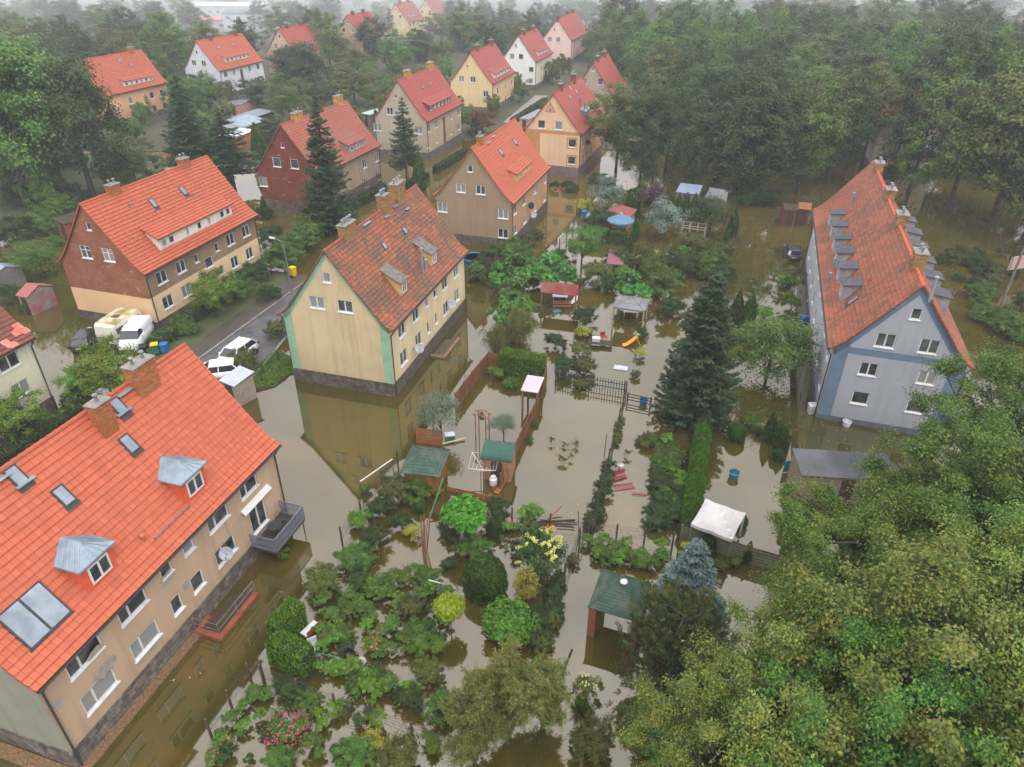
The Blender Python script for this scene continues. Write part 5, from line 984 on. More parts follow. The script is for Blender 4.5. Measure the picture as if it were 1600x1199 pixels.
stick('dark plank drifting beside the green roofed shelter', 885, 1037, [(-.35, -.85, .02), (.35, .85, .02)], TIMD, .06); stick('short dark branch near the orange flowering bush', 888, 1085, [(-.3, -.1, .02), (.3, .1, .02)], TIMD, .05)
for k, (q0, q1) in enumerate([((-1.2, .1), (1.3, .3)), ((-1.3, -.1), (1.1, -.2)), ((-1, .2), (1.4, 0)), ((-1.2, -.25), (1.2, -.5))]): stick('loose dark bean pole floating in a bundle near the lower fence', 868, 818, [(*q0, .05+k*.03), (*q1, .05+k*.02)], TIMD, .04)['group'] = 'floating bean poles'
stick('red brown plank standing upright from the pole bundle', 866, 806, [(-.4, -.3, 0), (.5, .4, .5)], TIMB2, .05)
for u, v, l in ((905, 835, 'tall leaning stick at the fence corner'), (910, 838, 'dark stick crossing the taller one at the fence corner'), (944, 712, 'thin upright stake in the middle of open water')): stick(l, u, v, [(0, 0, -.4), (-.15 if u < 910 else .05, 0, 1.9)], TIMD, .03)
for u, v, l, h in ((752, 772, 'thin dark pole before the green roofed shed', 1.9), (727, 600, 'slender post beside the brown alley fence', 2.6), (843, 850, 'thin post near the floating pole bundle', 1.8), (712, 880, 'slim pale post beside the yellow green bush', 2.2)): stick(l, u, v, [(0, 0, -.4), (0, 0, h)], DARK, .025)
st_ = MB(); rnd = random.Random(3)
r = thing('pole_bundle', 'tall bundle of reddish bean poles tied upright', 'pole bundle', G(663, 862), 0)
for k in range(12):
    m = MB(); a = rnd.uniform(0, 6.28); m.tube([(.12*math.cos(a), .12*math.sin(a), -.4), (.3*math.cos(a+.5)+.25, .3*math.sin(a+.5), rnd.uniform(2.4, 3.2))], .025, 5); m.build('pole', M('reddish_cane', '#8f6a50', '#6e4f3c'), r)
ft = G(686, 812); m = MB(); m.tube([(0, 0, .2), (1.4, 1.6, 1.8)], .05, 6); q = MB(); q.box(.2, .1, .3, .5, .3, .4); simple('parasol', 'closed green parasol leaning beside the bean poles', 'parasol', 672, 812, 0, .35, [('canopy', m, GRN), ('strap', q, DARK)])
m = MB(); m.tube([(0, 0, 1.3), (1.5, 2.4, 1.5)], .04, 6); q = MB(); q.tube([(0, 0, -.3), (0, 0, 1.32)], .025, 6); q.tube([(1.5, 2.4, -.3), (1.5, 2.4, 1.5)], .025, 6); simple('handrail', 'white pipe handrail along the lane below the pavilion', 'rail', 566, 776, 0, -.15, [('rail', m, WHITE), ('post', q, DARK)])
cr = MB(); cr.box(-.5, -.3, 0, .5, .3, .12); cr2 = MB(); cr2.box(-.52, -.32, -.3, .52, -.3, .5); simple('tray', 'white tray leaning on a red brown board by the thuja hedge', 'tray', 486, 985, .15, 1.0, [('tray_base', cr, WHITE), ('board', cr2, M('rust_board', '#8f4a30'))])
ch = MB(); ch.box(-.25, -.25, .35, .25, .25, .4); ch2 = MB(); ch2.box(-.25, .22, .4, .25, .26, .85); simple('chair', 'white plastic chair half sunk by the thuja hedge corner', 'chair', 492, 1018, -.2, .5, [('seat', ch, WHITE), ('backrest', ch2, WHITE)]+[('leg', box(x-.02, y-.02, 0, x+.02, y+.02, .36), WHITE) for x in (-.22, .22) for y in (-.22, .22)])
hp = MB(); hp.tube([(0, 0, .25), (1.2, -.35, .4), (2.6, -.9, .32), (4.0, -1.5, .45)], .03, 6); hq = MB(); [hq.tube([(x, y, -.3), (x, y, .5)], .02, 5) for x, y in ((.2, 0), (2.0, -.6), (3.6, -1.3))]
simple('plant_frame', 'long green plastic rails above the vegetable bed', 'frame', 492, 1025, .3, 0, [('rail', hp, GRN), ('stake', hq, GRN)])
hp = MB(); hp.tube([(0, 0, .3), (1.4, -.3, .35), (2.8, -.8, .3), (4.2, -1.5, .3), (5.2, -2.5, .25)], .028, 6); hq = MB(); [hq.tube([(x, y, -.3), (x, y, .4)], .02, 5) for x, y in ((.6, -.1), (2.6, -.75))]
simple('plant_frame', 'second green rail bending towards the weeping tree', 'frame', 497, 1040, .2, 0, [('rail', hp, GRN), ('stake', hq, GRN)])
gn = MB(); [gn.bar((0, 0, 1.5-.02*k), (.8, -.2, 1.4), .03) for k in (0, 2)]; gp = MB(); gp.tube([(0.75, -.2, -.3), (.75, -.2, 1.45)], .02, 5); simple('net_frame', 'thin white framed net post among the rose beds', 'frame', 672, 935, 0, 0, [('crossbar', gn, WHITE), ('post', gp, GRN)])
simple('bag', 'crumpled white bag in the vegetable bed', 'bag', 565, 1035, 0, 0, [('body', ob(lambda m: m.lathe([(.1, 0), (.28, .08), (.2, .22), (.05, .3)], n=7)), WHITE), ('handle', ob(lambda m: m.tube([(-.1, 0, .28), (0, 0, .4), (.1, 0, .28)], .02, 4)), WHITE)])
simple('panel', 'dark square trampoline net panel beside the thuja cones', 'panel', 1233, 737, 0, .2, [('panel', box(-.5, -.03, .1, .5, .03, 1.0), TEAL), ('frame', box(-.55, -.05, .05, .55, -.03, .12), DARK)])
simple('pool', 'round blue paddling pool behind the cream house', 'paddling pool', 741, 408, 0, 0, [('wall', ob(lambda m: m.lathe([(1.3, -.2), (1.35, .5), (1.2, .5), (1.2, .05)], n=24)), BLU), ('rim', ob(lambda m: m.lathe([(1.2, .5), (1.28, .58), (1.37, .5)], n=24)), BLU)])
simple('milk_can', 'milk can and white clutter on the bench by the orange shed', 'milk can', 771, 757, .3, .3, [('body', ob(lambda m: m.lathe([(.25, 0), (.27, .5), (.15, .6), (.17, .7), (.02, .72)], n=12)), WHITE), ('handle', ob(lambda m: m.tube([(-.2, 0, .55), (-.3, 0, .4), (-.25, 0, .3)], .02, 4)), WHITE)])
bench('orange plank bench beside the green roofed shed', 781, 762, 1.2, TIMB, 1.5)
simple('crate', 'green and white plastic crate beneath the grey leaved tree', 'crate', 703, 686, 0, .2, [('body', box(-.35, -.25, 0, .35, .25, .4), GRN), ('lid', box(-.37, -.27, .4, .37, .27, .46), WHITE)])
stick('pale plank lying beneath the grey leaved tree', 707, 692, [(-.9, -.35, .08), (.9, .35, .15)], M('pale_plank', '#b9a98f'), .07)
simple('landing_step', 'L shaped brick edged step awash beside the cream house', 'step', 706, 545, 0, 1.28, [('kerb', ob(lambda m: (m.box(-2.0, -.1, -.4, 2.0, .15, .16), m.box(-2.0, .15, -.4, -1.75, 1.3, .16))), M('kerb_brick', '#8c6c50', '#6f5541', 4, .9)), ('landing', box(-1.75, .15, -.4, 1.5, 1.2, .03), M('wet_concrete', '#5d5546', '#4a4435', 2, .4))])
simple('notice_board', 'wooden notice board on posts at the flooded plots behind the grey house', 'notice board', 1592, 420, 1.6, .3, [('board', box(-1.6, -.05, 0, 1.6, .05, 1.5), M('board_pinkish', '#b39a90', '#a3887c')), ('post', box(-1.5, -.06, -2.2, -1.4, .06, 1.6), TIMD), ('post', box(1.4, -.06, -2.2, 1.5, .06, 1.6), TIMD)])
p = G(1555, 500); r = thing('utility_pole', 'tall wooden power pole rising behind the grey house', 'utility pole', (p.x, p.y, 0)); m = MB(); m.tube([(0, 0, -.5), (0, 0, 8)], [.14, .1], 8); m.build('shaft', M('grey_pole', '#7a7268', '#5e574f'), r); m = MB(); m.bar((-.7, 0, 7.6), (.7, 0, 7.6), .1); m.build('crossarm', DARK, r)
# little flecks and leaf litter afloat
fl = MB(); rnd = random.Random(11)
for (u, v, n, su, sv) in ((165, 478, 60, 45, 22), (1240, 360, 60, 30, 30), (1140, 420, 40, 40, 25), (1200, 620, 30, 30, 60), (900, 780, 18, 150, 60), (1500, 420, 80, 40, 40), (850, 800, 25, 60, 12), (560, 950, 60, 90, 60), (1310, 690, 40, 60, 25), (250, 1120, 10, 60, 50), (1000, 460, 30, 40, 30), (590, 760, 6, 80, 70)):
    for _ in range(n):
        p = G(u+rnd.gauss(0, su), max(340, v+rnd.gauss(0, sv)), .012); s_ = rnd.uniform(.02, .08); a = rnd.uniform(0, 6); fl.face([(p.x+s_*math.cos(a+t)*k, p.y+s_*math.sin(a+t)*k, .012) for t, k in ((0, 1), (1.6, .5), (3.1, 1), (4.7, .6))])
struct(fl.build('debris', M('pale_litter', '#b3a98f', '#7f7554', 3, .8)), 'stuff')
HS = [K, N, O, I, J, L, H]
# ---------------------------------------------------------------- foliage
def nrmz(a): return a/np.maximum(1e-6, np.linalg.norm(a, axis=1, keepdims=True))
def quads(P, T, B, l, w, fold=.0):
    """one bent rhombus per leaf: P centre, T along, B across"""
    n = len(P); N = np.cross(T, B); V = np.empty((n, 4, 3)); V[:, 0] = P-T*l*.5; V[:, 2] = P+T*l*.5; V[:, 1] = P+B*w*.5+N*w*fold+T*l*.08; V[:, 3] = P-B*w*.5+N*w*fold+T*l*.08
    return V.reshape(-1, 3)
def leafmesh(name, V, mat, extra=None):
    """V (4n,3) quads; extra = MB whose faces join with material slot 1"""
    nv = len(V); nq = nv//4; me = bpy.data.meshes.new(name)
    ev = np.array(extra.v, float).reshape(-1, 3) if extra else np.zeros((0, 3)); ef = [f for f in extra.f] if extra else []
    me.vertices.add(nv+len(ev)); me.vertices.foreach_set('co', np.concatenate([V, ev]).astype('f').ravel())
    loops = list(range(nv)) if not ef else None
    li = np.arange(nv, dtype='i'); starts = np.arange(0, nv, 4, dtype='i'); tot = np.full(nq, 4, 'i'); mi = np.zeros(nq, 'i')
    if ef:
        el = np.array([i+nv for f in ef for i in f], 'i'); et = np.array([len(f) for f in ef], 'i'); es = nv+np.concatenate([[0], np.cumsum(et)[:-1]]).astype('i')
        li = np.concatenate([li, el]); starts = np.concatenate([starts, es]); tot = np.concatenate([tot, et]); mi = np.concatenate([mi, np.ones(len(ef), 'i')])
    me.loops.add(len(li)); me.loops.foreach_set('vertex_index', li); me.polygons.add(len(starts)); me.polygons.foreach_set('loop_start', starts); me.polygons.foreach_set('loop_total', tot)
    for m in (mat if isinstance(mat, list) else [mat]): me.materials.append(m)
    me.polygons.foreach_set('material_index', mi); me.update(calc_edges=True); return me
def sph(n, g, up=0.0):
    d = nrmz(g.normal(size=(n, 3))); d[:, 2] += up; return nrmz(d)
def frame(N, g):
    t = nrmz(np.cross(N, g.normal(size=N.shape))); return t, np.cross(N, t)
def crown(g, R_, H, zc, nc, nl, leaf, rc=.3, low=-.55, asp=.62, droop=0.0, inner=.25, lump=.25, soft=0):
    d = sph(nc*2, g, .15); d = d[d[:, 2] > low][:nc]; nc = len(d); ax = g.normal(size=(5, 3))
    rad = .8+lump*np.tanh((np.sin(d@ax.T*2.4+np.arange(5))).sum(1)*.5); rad *= np.where(g.random(nc) < inner, g.uniform(.35, .8, nc), g.uniform(.84, 1.07, nc))
    Cn = d*rad[:, None]*np.array([R_, R_, H/2]); cr = R_*rc*g.uniform(.6, 1.35, nc)
    i = np.repeat(np.arange(nc), nl); o = sph(len(i), g); rr = g.random(len(i))**.42
    off = o*rr[:, None]*cr[i][:, None]*np.array([1, 1, .72])
    if soft: bd = nrmz(d+g.normal(size=d.shape)*.7)[i]; off = (g.normal(size=o.shape)*.46*np.array([1, 1, .6])+bd*(g.normal(size=(len(i), 1))*.75))*cr[i][:, None]*soft; o = nrmz(off)
    P = Cn[i]+off
    N = nrmz(o*.55+d[i]*.45+np.array([0, 0, .55])+g.normal(size=o.shape)*.45); T, B = frame(N, g); T = nrmz(T+np.array([0, 0, -droop]))
    l = leaf*g.uniform(.5, 1.5, len(i)); P[:, 2] += zc; Cn[:, 2] += zc
    return quads(P, T, B, l[:, None], (l*asp)[:, None], .12), Cn
def trunk(g, Cn, zc, H, r, base=-1.0, nb=12, lean=.03):
    m = MB(); top = zc+H*.25; x, y = g.normal()*lean*zc, g.normal()*lean*zc
    sp = lambda t: Vector((x*t*t, y*t*t, base+(top-base)*t)); m.tube([sp(t) for t in (0, .12, .35, .6, .8, 1)], [r*1.35, r, r*.85, r*.62, r*.4, r*.15], 8)
    for k in g.permutation(len(Cn))[:nb]:
        c = Vector(Cn[k]); t = g.uniform(.4, .85) if c.z > zc-H*.2 else .38; s = sp(t); mid = s.lerp(c, .5)+Vector((0, 0, .06*H)); m.tube([s, mid, c.lerp(s, .05)], [r*.42*(1.1-t*.6), r*.22, r*.05], 5)
    return m
LEAFS = dict(
 dark=leafmat('dark_leaves', [(0.0158, 0.0354, 0.00753), (0.0393, 0.0801, 0.015), (0.0722, 0.124, 0.0241)], (0.131, 0.117, 0.021), .35),
 mid=leafmat('mid_green_leaves', [(0.0336, 0.0753, 0.0115), (0.0838, 0.172, 0.0242), (0.168, 0.271, 0.0432)], (0.204, 0.21, 0.0251), .35),
 light=leafmat('light_green_leaves', [(0.0511, 0.105, 0.01), (0.117, 0.236, 0.021), (0.219, 0.354, 0.0335)], (0.292, 0.328, 0.0335), .3),
 lime=leafmat('lime_leaves', [(.12, .2, .008), (.25, .36, .012), (.4, .5, .03)]),
 bright=leafmat('bright_green_leaves', [(0.0324, 0.097, 0.00744), (0.0756, 0.213, 0.0124), (0.151, 0.32, 0.031)]),
 vine=leafmat('vine_leaves', [(0.0321, 0.0937, 0.0166), (0.0722, 0.201, 0.0322), (0.161, 0.317, 0.0645)], (0.233, 0.302, 0.0251), .3, 1.2),
 olive=leafmat('olive_leaves', [(0.0481, 0.0648, 0.0129), (0.112, 0.144, 0.0276), (0.209, 0.223, 0.0461)], (0.233, 0.131, 0.0251), .35),
 oak=leafmat('oak_leaves', [(0.0264, 0.072, 0.0108), (0.09, 0.174, 0.0216), (0.216, 0.324, 0.048)], (.3, .28, .03), .4, .45),
 oakg=leafmat('green_oak_leaves', [(0.0207, 0.0633, 0.0092), (0.069, 0.149, 0.0196), (0.161, 0.276, 0.0403)], (.24, .27, .025), .35, .4),
 maple=leafmat('turning_leaves', [(0.045, 0.09, 0.0135), (0.135, 0.213, 0.0338), (0.293, 0.372, 0.0844)], (.34, .24, .035), .4, .7),
 grey=leafmat('grey_green_leaves', [(0.0473, 0.0675, 0.0405), (0.115, 0.149, 0.0945), (0.23, 0.27, 0.189)]),
 silver=leafmat('silver_leaves', [(0.081, 0.121, 0.0878), (0.176, 0.243, 0.182), (0.324, 0.405, 0.324)]),
 purple=leafmat('purple_leaves', [(0.0338, 0.0189, 0.0243), (0.0675, 0.0378, 0.0432), (0.115, 0.0607, 0.0607)]),
 copper=leafmat('copper_leaves', [(0.0729, 0.0367, 0.0167), (0.146, 0.0721, 0.0293), (0.233, 0.117, 0.0419)]),
 yellow=leafmat('yellow_leaves', [(.13, .14, .012), (.3, .28, .025), (.46, .42, .06)]),
 spruce=leafmat('spruce_needles', [(.012, .03, .011), (.03, .06, .02), (.065, .105, .033)], trans=.1),
 blue=leafmat('blue_spruce_needles', [(.04, .075, .07), (.1, .165, .155), (.19, .27, .26)], trans=.1),
 pine=leafmat('pine_needles', [(0.0228, 0.0477, 0.013), (0.0664, 0.102, 0.0261), (0.142, 0.179, 0.0436)], (0.19, 0.098, 0.0167), .5, .7, trans=.1),
 thuja=leafmat('thuja_sprays', [(.022, .055, .007), (.06, .13, .012), (.12, .22, .025)], trans=.2),
 thujal=leafmat('fresh_thuja_sprays', [(.045, .11, .008), (.1, .22, .015), (.17, .32, .03)], trans=.2),
 willow=leafmat('willow_leaves', [(0.0729, 0.098, 0.021), (0.161, 0.183, 0.0419), (0.278, 0.288, 0.0837)], (0.233, 0.171, 0.0419), .4),
 grass=leafmat('grass_blades', [(0.0437, 0.0917, 0.0117), (0.102, 0.183, 0.021), (0.19, 0.275, 0.0419)], (0.233, 0.197, 0.0419), .4))
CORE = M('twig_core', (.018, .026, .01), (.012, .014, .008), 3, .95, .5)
PROTO = {}
def tree_proto(key, kind, leafkey, seed, **k):
    g = np.random.default_rng(seed); r = bpy.data.objects.new(kind, None); COL.objects.link(r); r['label'] = 'x'; r['category'] = k.get('cat', 'tree')
    t = k.get('type', 'crown'); H = k['H']; R_ = k['R']
    if t == 'crown':
        ch = k.get('ch', H*.72); zc = H-ch/2; V, Cn = crown(g, R_, ch, zc, k.get('nc', 60), k.get('nl', 130), k.get('leaf', .36), k.get('rc', .3), k.get('low', -.6), k.get('asp', .62), k.get('droop', .2), k.get('inner', .25), k.get('lump', .25), k.get('soft', 0))
        link('crown', leafmesh('crown', V, LEAFS[leafkey]), r); trunk(g, Cn, zc, ch, k.get('tr', .28), nb=k.get('nb', 12)).build('trunk', BARK, r, True)
        if k.get('fl'):
            n = k['fl'][1]; d = sph(n*3, g, .6); d = d[d[:, 2] > .15][:n]; n = len(d); s_ = k['fl'][2]; q = k['fl'][3] if len(k['fl']) > 3 else 14; el = 2.4 if len(k['fl']) > 3 else 1
            i = np.repeat(np.arange(n), q); ax = nrmz(d+g.normal(size=d.shape)*.5)[i]; P = d[i]*np.array([R_*.97, R_*.97, ch*.51])*g.uniform(.9, 1.05, n)[i][:, None]+ax*(g.random((len(i), 1))-.3)*s_*el*1.6+g.normal(size=(len(i), 3))*s_*.42; P[:, 2] += zc
            N = nrmz(d[i]+g.normal(size=P.shape)*.5); T, B = frame(N, g); l = np.full((len(i), 1), s_*.75); link('blossom', leafmesh('blossom', quads(P, T, B, l, l*.7, .1), k['fl'][0]), r)
    elif t == 'spruce':
        P, T, L = [], [], []; z = k.get('z0', 1.0); m = MB(); m.tube([(0, 0, -1), (0, 0, H*.6), (0, 0, H)], [k.get('tr', .22), k.get('tr', .22)*.6, .02], 8)
        while z < H-.15:
            f = (z-k.get('z0', 1.0))/(H-k.get('z0', 1.0)); rad = R_*(1-f)**k.get('pw', .85)*(1 if f > .06 else .8)+.12; nb = max(5, int(k.get('nb', 11)*(1-.45*f)))
            for b in range(nb):
                a = g.uniform(0, 6.283); rb = rad*g.uniform(.68, 1.12); dr = k.get('dr', .28)*g.uniform(.6, 1.3); n = max(8, int(rb*k.get('den', 34))); s = g.random(n)**.7
                tx = rb*s; tz = -dr*rb*np.sin(s*2.2)*.8+.12*rb*s**3; sp = (.10+.24*(1-s))*np.minimum(1, rb)*g.normal(size=n)*.75*k.get('sp', 1); ca, sa = math.cos(a), math.sin(a)
                P.append(np.stack([tx*ca-sp*sa, tx*sa+sp*ca, z+tz-np.abs(sp)*.35+g.normal(size=n)*.05], 1))
                sd = np.sign(sp)*.75; T.append(np.stack([ca-sd*sa, sa+sd*ca, -.35+0*s+g.normal(size=n)*.2], 1)); L.append(k.get('leaf', .3)*(g.uniform(.7, 1.3, n)))
                m.tube([(0, 0, z), (rb*.5*ca, rb*.5*sa, z-dr*rb*.6), (rb*.92*ca, rb*.92*sa, z-dr*rb*.62)], [.035, .02, .006], 4, cap=False)
            z += k.get('dz', .36)*g.uniform(.8, 1.2)
        P = np.concatenate(P); T = nrmz(np.concatenate(T)); L = np.concatenate(L); B = nrmz(np.cross(T, nrmz(g.normal(size=T.shape)*.5+np.array([0, 0, 1])))); 
        link('crown', leafmesh('crown', quads(P, T, B, L[:, None], (L*k.get('asp', .3))[:, None], .1), LEAFS[leafkey]), r); m.build('trunk', BARK, r, True)
    elif t == 'pine':
        m = MB(); m.tube([(0, 0, -1), (.1, 0, H*.5), (0, .1, H*.95)], [.28, .2, .05], 8); P, T, L = [], [], []
        for b in range(k.get('nb', 62)):
            f = g.random()**.8; z = H*(.18+.76*f); a = g.uniform(0, 6.283); rb = R_*(1-.5*f)*g.uniform(.7, 1.12); ca, sa = math.cos(a), math.sin(a); up = g.uniform(.1, .35)
            m.tube([(0, 0, z), (rb*.5*ca, rb*.5*sa, z+rb*up*.3), (rb*ca, rb*sa, z+rb*up)], [.07, .04, .015], 5, cap=False)
            for tuft in range(13):
                s_ = g.uniform(.35, 1.05); w = g.normal(size=3)*np.array([.42, .42, .25])*(R_/3.2); c = np.array([rb*s_*ca, rb*s_*sa, z+rb*up*s_])+w; n = 58; d = sph(n, g, .45); ax = nrmz(np.array([[ca*.5, sa*.5, .9]])); s2 = g.random((n, 1))
                P.append(c+ax*(s2-.5)*.55+d*.1); T.append(nrmz(d+ax*.9)); L.append(g.uniform(.14, .26, n))
        P = np.concatenate(P); T = np.concatenate(T); L = np.concatenate(L); B = nrmz(np.cross(T, g.normal(size=T.shape)))
        link('crown', leafmesh('crown', quads(P, T, B, L[:, None], (L*.2)[:, None]), LEAFS[leafkey]), r); m.build('trunk', BARK, r, True)
    elif t == 'solid':     # clipped or naturally dense body: leaf skin over a twig core
        pr = k['prof']; n = k.get('n', 2500); zz = np.array([p[0] for p in pr])*H; rr = np.array([p[1] for p in pr])*R_
        z = g.random(n)*H; q = np.interp(z, zz, rr); keep = g.random(n) < (q/R_+.12); z, q = z[keep], q[keep]; n = len(z); a = g.uniform(0, 6.283, n); wob = 1+.06*np.sin(a*3+z*2)+.05*np.sin(a*5-z*3)
        rad = q*wob*g.uniform(.9, 1.04, n); P = np.stack([rad*np.cos(a), rad*np.sin(a), z], 1); sl = np.gradient(np.interp(np.linspace(0, H, 60), zz, rr), H/59); ns = -np.interp(z, np.linspace(0, H, 60), sl)
        N = nrmz(np.stack([np.cos(a), np.sin(a), ns], 1)+g.normal(size=(n, 3))*.45); T = nrmz(np.array([0, 0, 1.])+N*.45+g.normal(size=(n, 3))*.4); B = nrmz(np.cross(N, T)); l = k.get('leaf', .16)*g.uniform(.7, 1.4, n)
        link('crown', leafmesh('crown', quads(P, T, B, l[:, None], (l*k.get('asp', .5))[:, None], .1), LEAFS[leafkey]), r)
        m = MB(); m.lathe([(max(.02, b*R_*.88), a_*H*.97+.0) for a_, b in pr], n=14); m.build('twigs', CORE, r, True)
        if k.get('stem'): m = MB(); m.tube([(0, 0, -.6), (0, 0, .3)], .06, 6); m.build('trunk', BARK, r)
    elif t == 'airy':
        m = MB(); P, T = [], []
        for b in range(k.get('nb', 26)):
            a = g.uniform(0, 6.283); rb = R_*g.uniform(.2, 1); hh = H*g.uniform(.55, 1)*(1-.25*(rb/R_)**2); ca, sa = math.cos(a), math.sin(a); Q = [Vector((rb*ca*s**1.3, rb*sa*s**1.3, hh*math.sin(min(1, s)*1.5)-.3*(1-s))) for s in (0, .3, .6, .85, 1)]; m.tube(Q, [.05, .035, .025, .015, .006], 4, cap=False)
            for s_ in g.random(k.get('nt', 20))*.75+.25:
                i = min(3, int(s_*4)); base = np.array(Q[i].lerp(Q[i+1], s_*4-i)); n = k.get('nl', 34); s2 = g.random((n, 1)); dd = nrmz(g.normal(size=(1, 3))*np.array([1, 1, .5])+np.array([[0, 0, k.get('hang', .1)]])); ln = k.get('ln', .6)
                P.append(base+dd*s2*ln+g.normal(size=(n, 3))*.06+np.array([0, 0, -k.get('fall', .2)])*s2**2); T.append(nrmz(dd+g.normal(size=(n, 3))*.5-np.array([0, 0, .4])*s2))
        P = np.concatenate(P); T = np.concatenate(T); n = len(P); B = nrmz(np.cross(T, g.normal(size=T.shape))); l = k.get('leaf', .13)*g.uniform(.6, 1.4, n)
        link('crown', leafmesh('crown', quads(P, T, B, l[:, None], (l*k.get('asp', .28))[:, None]), LEAFS[leafkey]), r); m.build('trunk', BARK, r, True)
    elif t == 'tuft':
        n = k.get('n', 220); a = g.uniform(0, 6.283, n); s_ = g.random(n); b0 = np.stack([np.cos(a)*R_*.25*s_, np.sin(a)*R_*.25*s_, 0*a], 1); d = nrmz(np.stack([np.cos(a)*(.3+s_), np.sin(a)*(.3+s_), 1.3+0*a], 1)); l = H*g.uniform(.6, 1.2, n); B = nrmz(np.cross(d, np.array([[0, 0, 1.]])))
        link('blades', leafmesh('blades', quads(b0+d*(l*.5)[:, None], d, B, l[:, None], (l*0+k.get('w', .05))[:, None]), LEAFS[leafkey]), r); m = MB(); m.lathe([(R_*.3, -.1), (R_*.2, .06), (.02, .1)], n=8); m.build('root_clump', CORE, r)
    PROTO[key] = [r, R_, H, False]; return r
def put(key, x, y, label, R_=None, H=None, z=0.0, group=None, rz=None, tilt=None):
    p = PROTO[key]; sx = (R_ or p[1])/p[1]; sz = (H/p[2]) if H else sx; sc = (sx, sx, sz); rz = random.uniform(0, 6.283) if rz is None else rz
    if not p[3]: p[3] = True; o = p[0]; o.location = (x, y, z); o.rotation_euler = (0, 0, rz); o.scale = sc; o['label'] = label
    else: o = dup(p[0], (x, y, z), rz, sc, label, group)
    if group: o['group'] = group
    if tilt: o.rotation_euler = (*tilt, rz)
    return o
def bush(key, u, v, wpx, label, hr=None, H=None, z=0.0, group=None, low=.5):
    """u, v = middle of the visible crown, wpx = its width in the photograph"""
    p = PROTO[key]; h = H or 1.0; g = G(u, v, 0)
    for _ in range(4):
        c = G(u, v, h*low); wm = wpx/ppm(c); h = H or wm*(hr or p[2]/(2*p[1]))
    return put(key, c.x, c.y, label, wm/2, h, z, group)
# prototypes ----------------------------------------------------------------
for i in range(4): tree_proto(f'wood{i}', 'broadleaf_tree', ('dark', 'mid', 'dark', 'olive')[i], 20+i, soft=.8, H=18, R=6.2, nc=(96, 88, 100, 80)[i], nl=230, leaf=.36, ch=17, tr=.3, rc=.22, low=-.92, inner=.25, lump=.38)
for i in range(2): tree_proto(f'thick{i}', 'thicket', ('mid', 'olive')[i], 27+i, H=5, R=3.2, nc=70, nl=120, leaf=.26, ch=5.4, low=-.7, rc=.22, lump=.4, inner=.35, tr=.1, nb=8, cat='thicket')
tree_proto('big0', 'broadleaf_tree', 'mid', 31, soft=.8, H=20, R=7.5, nc=150, nl=260, leaf=.36, ch=18, low=-.85, tr=.45, rc=.22); tree_proto('big1', 'broadleaf_tree', 'dark', 32, soft=.8, H=20, R=7.0, nc=140, nl=260, leaf=.36, ch=18, low=-.85, tr=.45, rc=.23)
tree_proto('oak0', 'oak_tree', 'oakg', 41, H=13, R=6.5, nc=135, nl=900, leaf=.13, ch=9.5, tr=.4, rc=.15, low=-.35, soft=.62, nb=60, asp=.6, inner=.42, lump=.32); tree_proto('oak1', 'oak_tree', 'maple', 42, H=13, R=6.5, nc=135, nl=900, leaf=.135, ch=9, tr=.4, rc=.15, low=-.3, soft=.62, nb=60, asp=.62, inner=.42, lump=.32); tree_proto('oak2', 'oak_tree', 'oak', 43, H=13, R=6.5, nc=130, nl=900, leaf=.125, ch=9.5, tr=.4, rc=.15, low=-.35, soft=.62, nb=60, inner=.42, lump=.32)
tree_proto('apple', 'apple_tree', 'mid', 51, soft=.8, H=4.6, R=2.6, nc=100, nl=190, leaf=.13, ch=4.2, low=-.8, tr=.13, rc=.28); tree_proto('round', 'small_tree', 'mid', 52, soft=.8, H=6, R=2.4, nc=80, nl=180, leaf=.15, ch=5.0, low=-.7, tr=.14, rc=.28); tree_proto('greyt', 'small_tree', 'grey', 53, H=4.2, R=2.0, nc=60, nl=190, leaf=.11, ch=3.2, tr=.1, rc=.3, asp=.5)
tree_proto('copper', 'copper_tree', 'copper', 54, H=8, R=2.6, nc=60, nl=120, leaf=.2, ch=6, tr=.16)
tree_proto('spruce', 'spruce_tree', 'spruce', 61, type='spruce', H=14, R=3.6, z0=1.4, leaf=.34, den=44, nb=13, dz=.34, dr=.3, sp=1.2); tree_proto('spruceb', 'spruce_tree', 'spruce', 62, type='spruce', H=12.5, R=3.7, z0=.2, leaf=.27, den=78, nb=17, dz=.27, dr=.26, sp=1.5, asp=.34, pw=.6)
tree_proto('spruces', 'spruce_tree', 'spruce', 63, type='spruce', H=10.5, R=2.5, z0=2.6, leaf=.32, den=38, nb=11, dz=.36, dr=.4); tree_proto('bluesp', 'blue_spruce_tree', 'blue', 64, type='spruce', H=7, R=2.0, z0=.5, leaf=.17, den=95, nb=15, dz=.22, dr=.18, sp=1.4, asp=.36); tree_proto('pine', 'pine_tree', 'pine', 65, type='pine', H=5.6, R=3.4)
b_ = dict(cat='shrub', tr=.04, nb=8)
tree_proto('sh_dark', 'shrub', 'dark', 71, H=1.6, R=1.0, nc=80, nl=260, leaf=.068, ch=1.6, low=-.6, rc=.21, lump=.45, inner=.45, soft=.7, **b_); tree_proto('sh_mid', 'shrub', 'mid', 72, H=1.6, R=1.0, nc=80, nl=260, leaf=.068, ch=1.6, low=-.6, rc=.21, lump=.45, inner=.45, soft=.7, **b_); tree_proto('sh_olive', 'shrub', 'olive', 73, H=1.6, R=1.0, nc=80, nl=260, leaf=.068, ch=1.6, low=-.6, rc=.21, lump=.45, inner=.45, soft=.7, **b_)
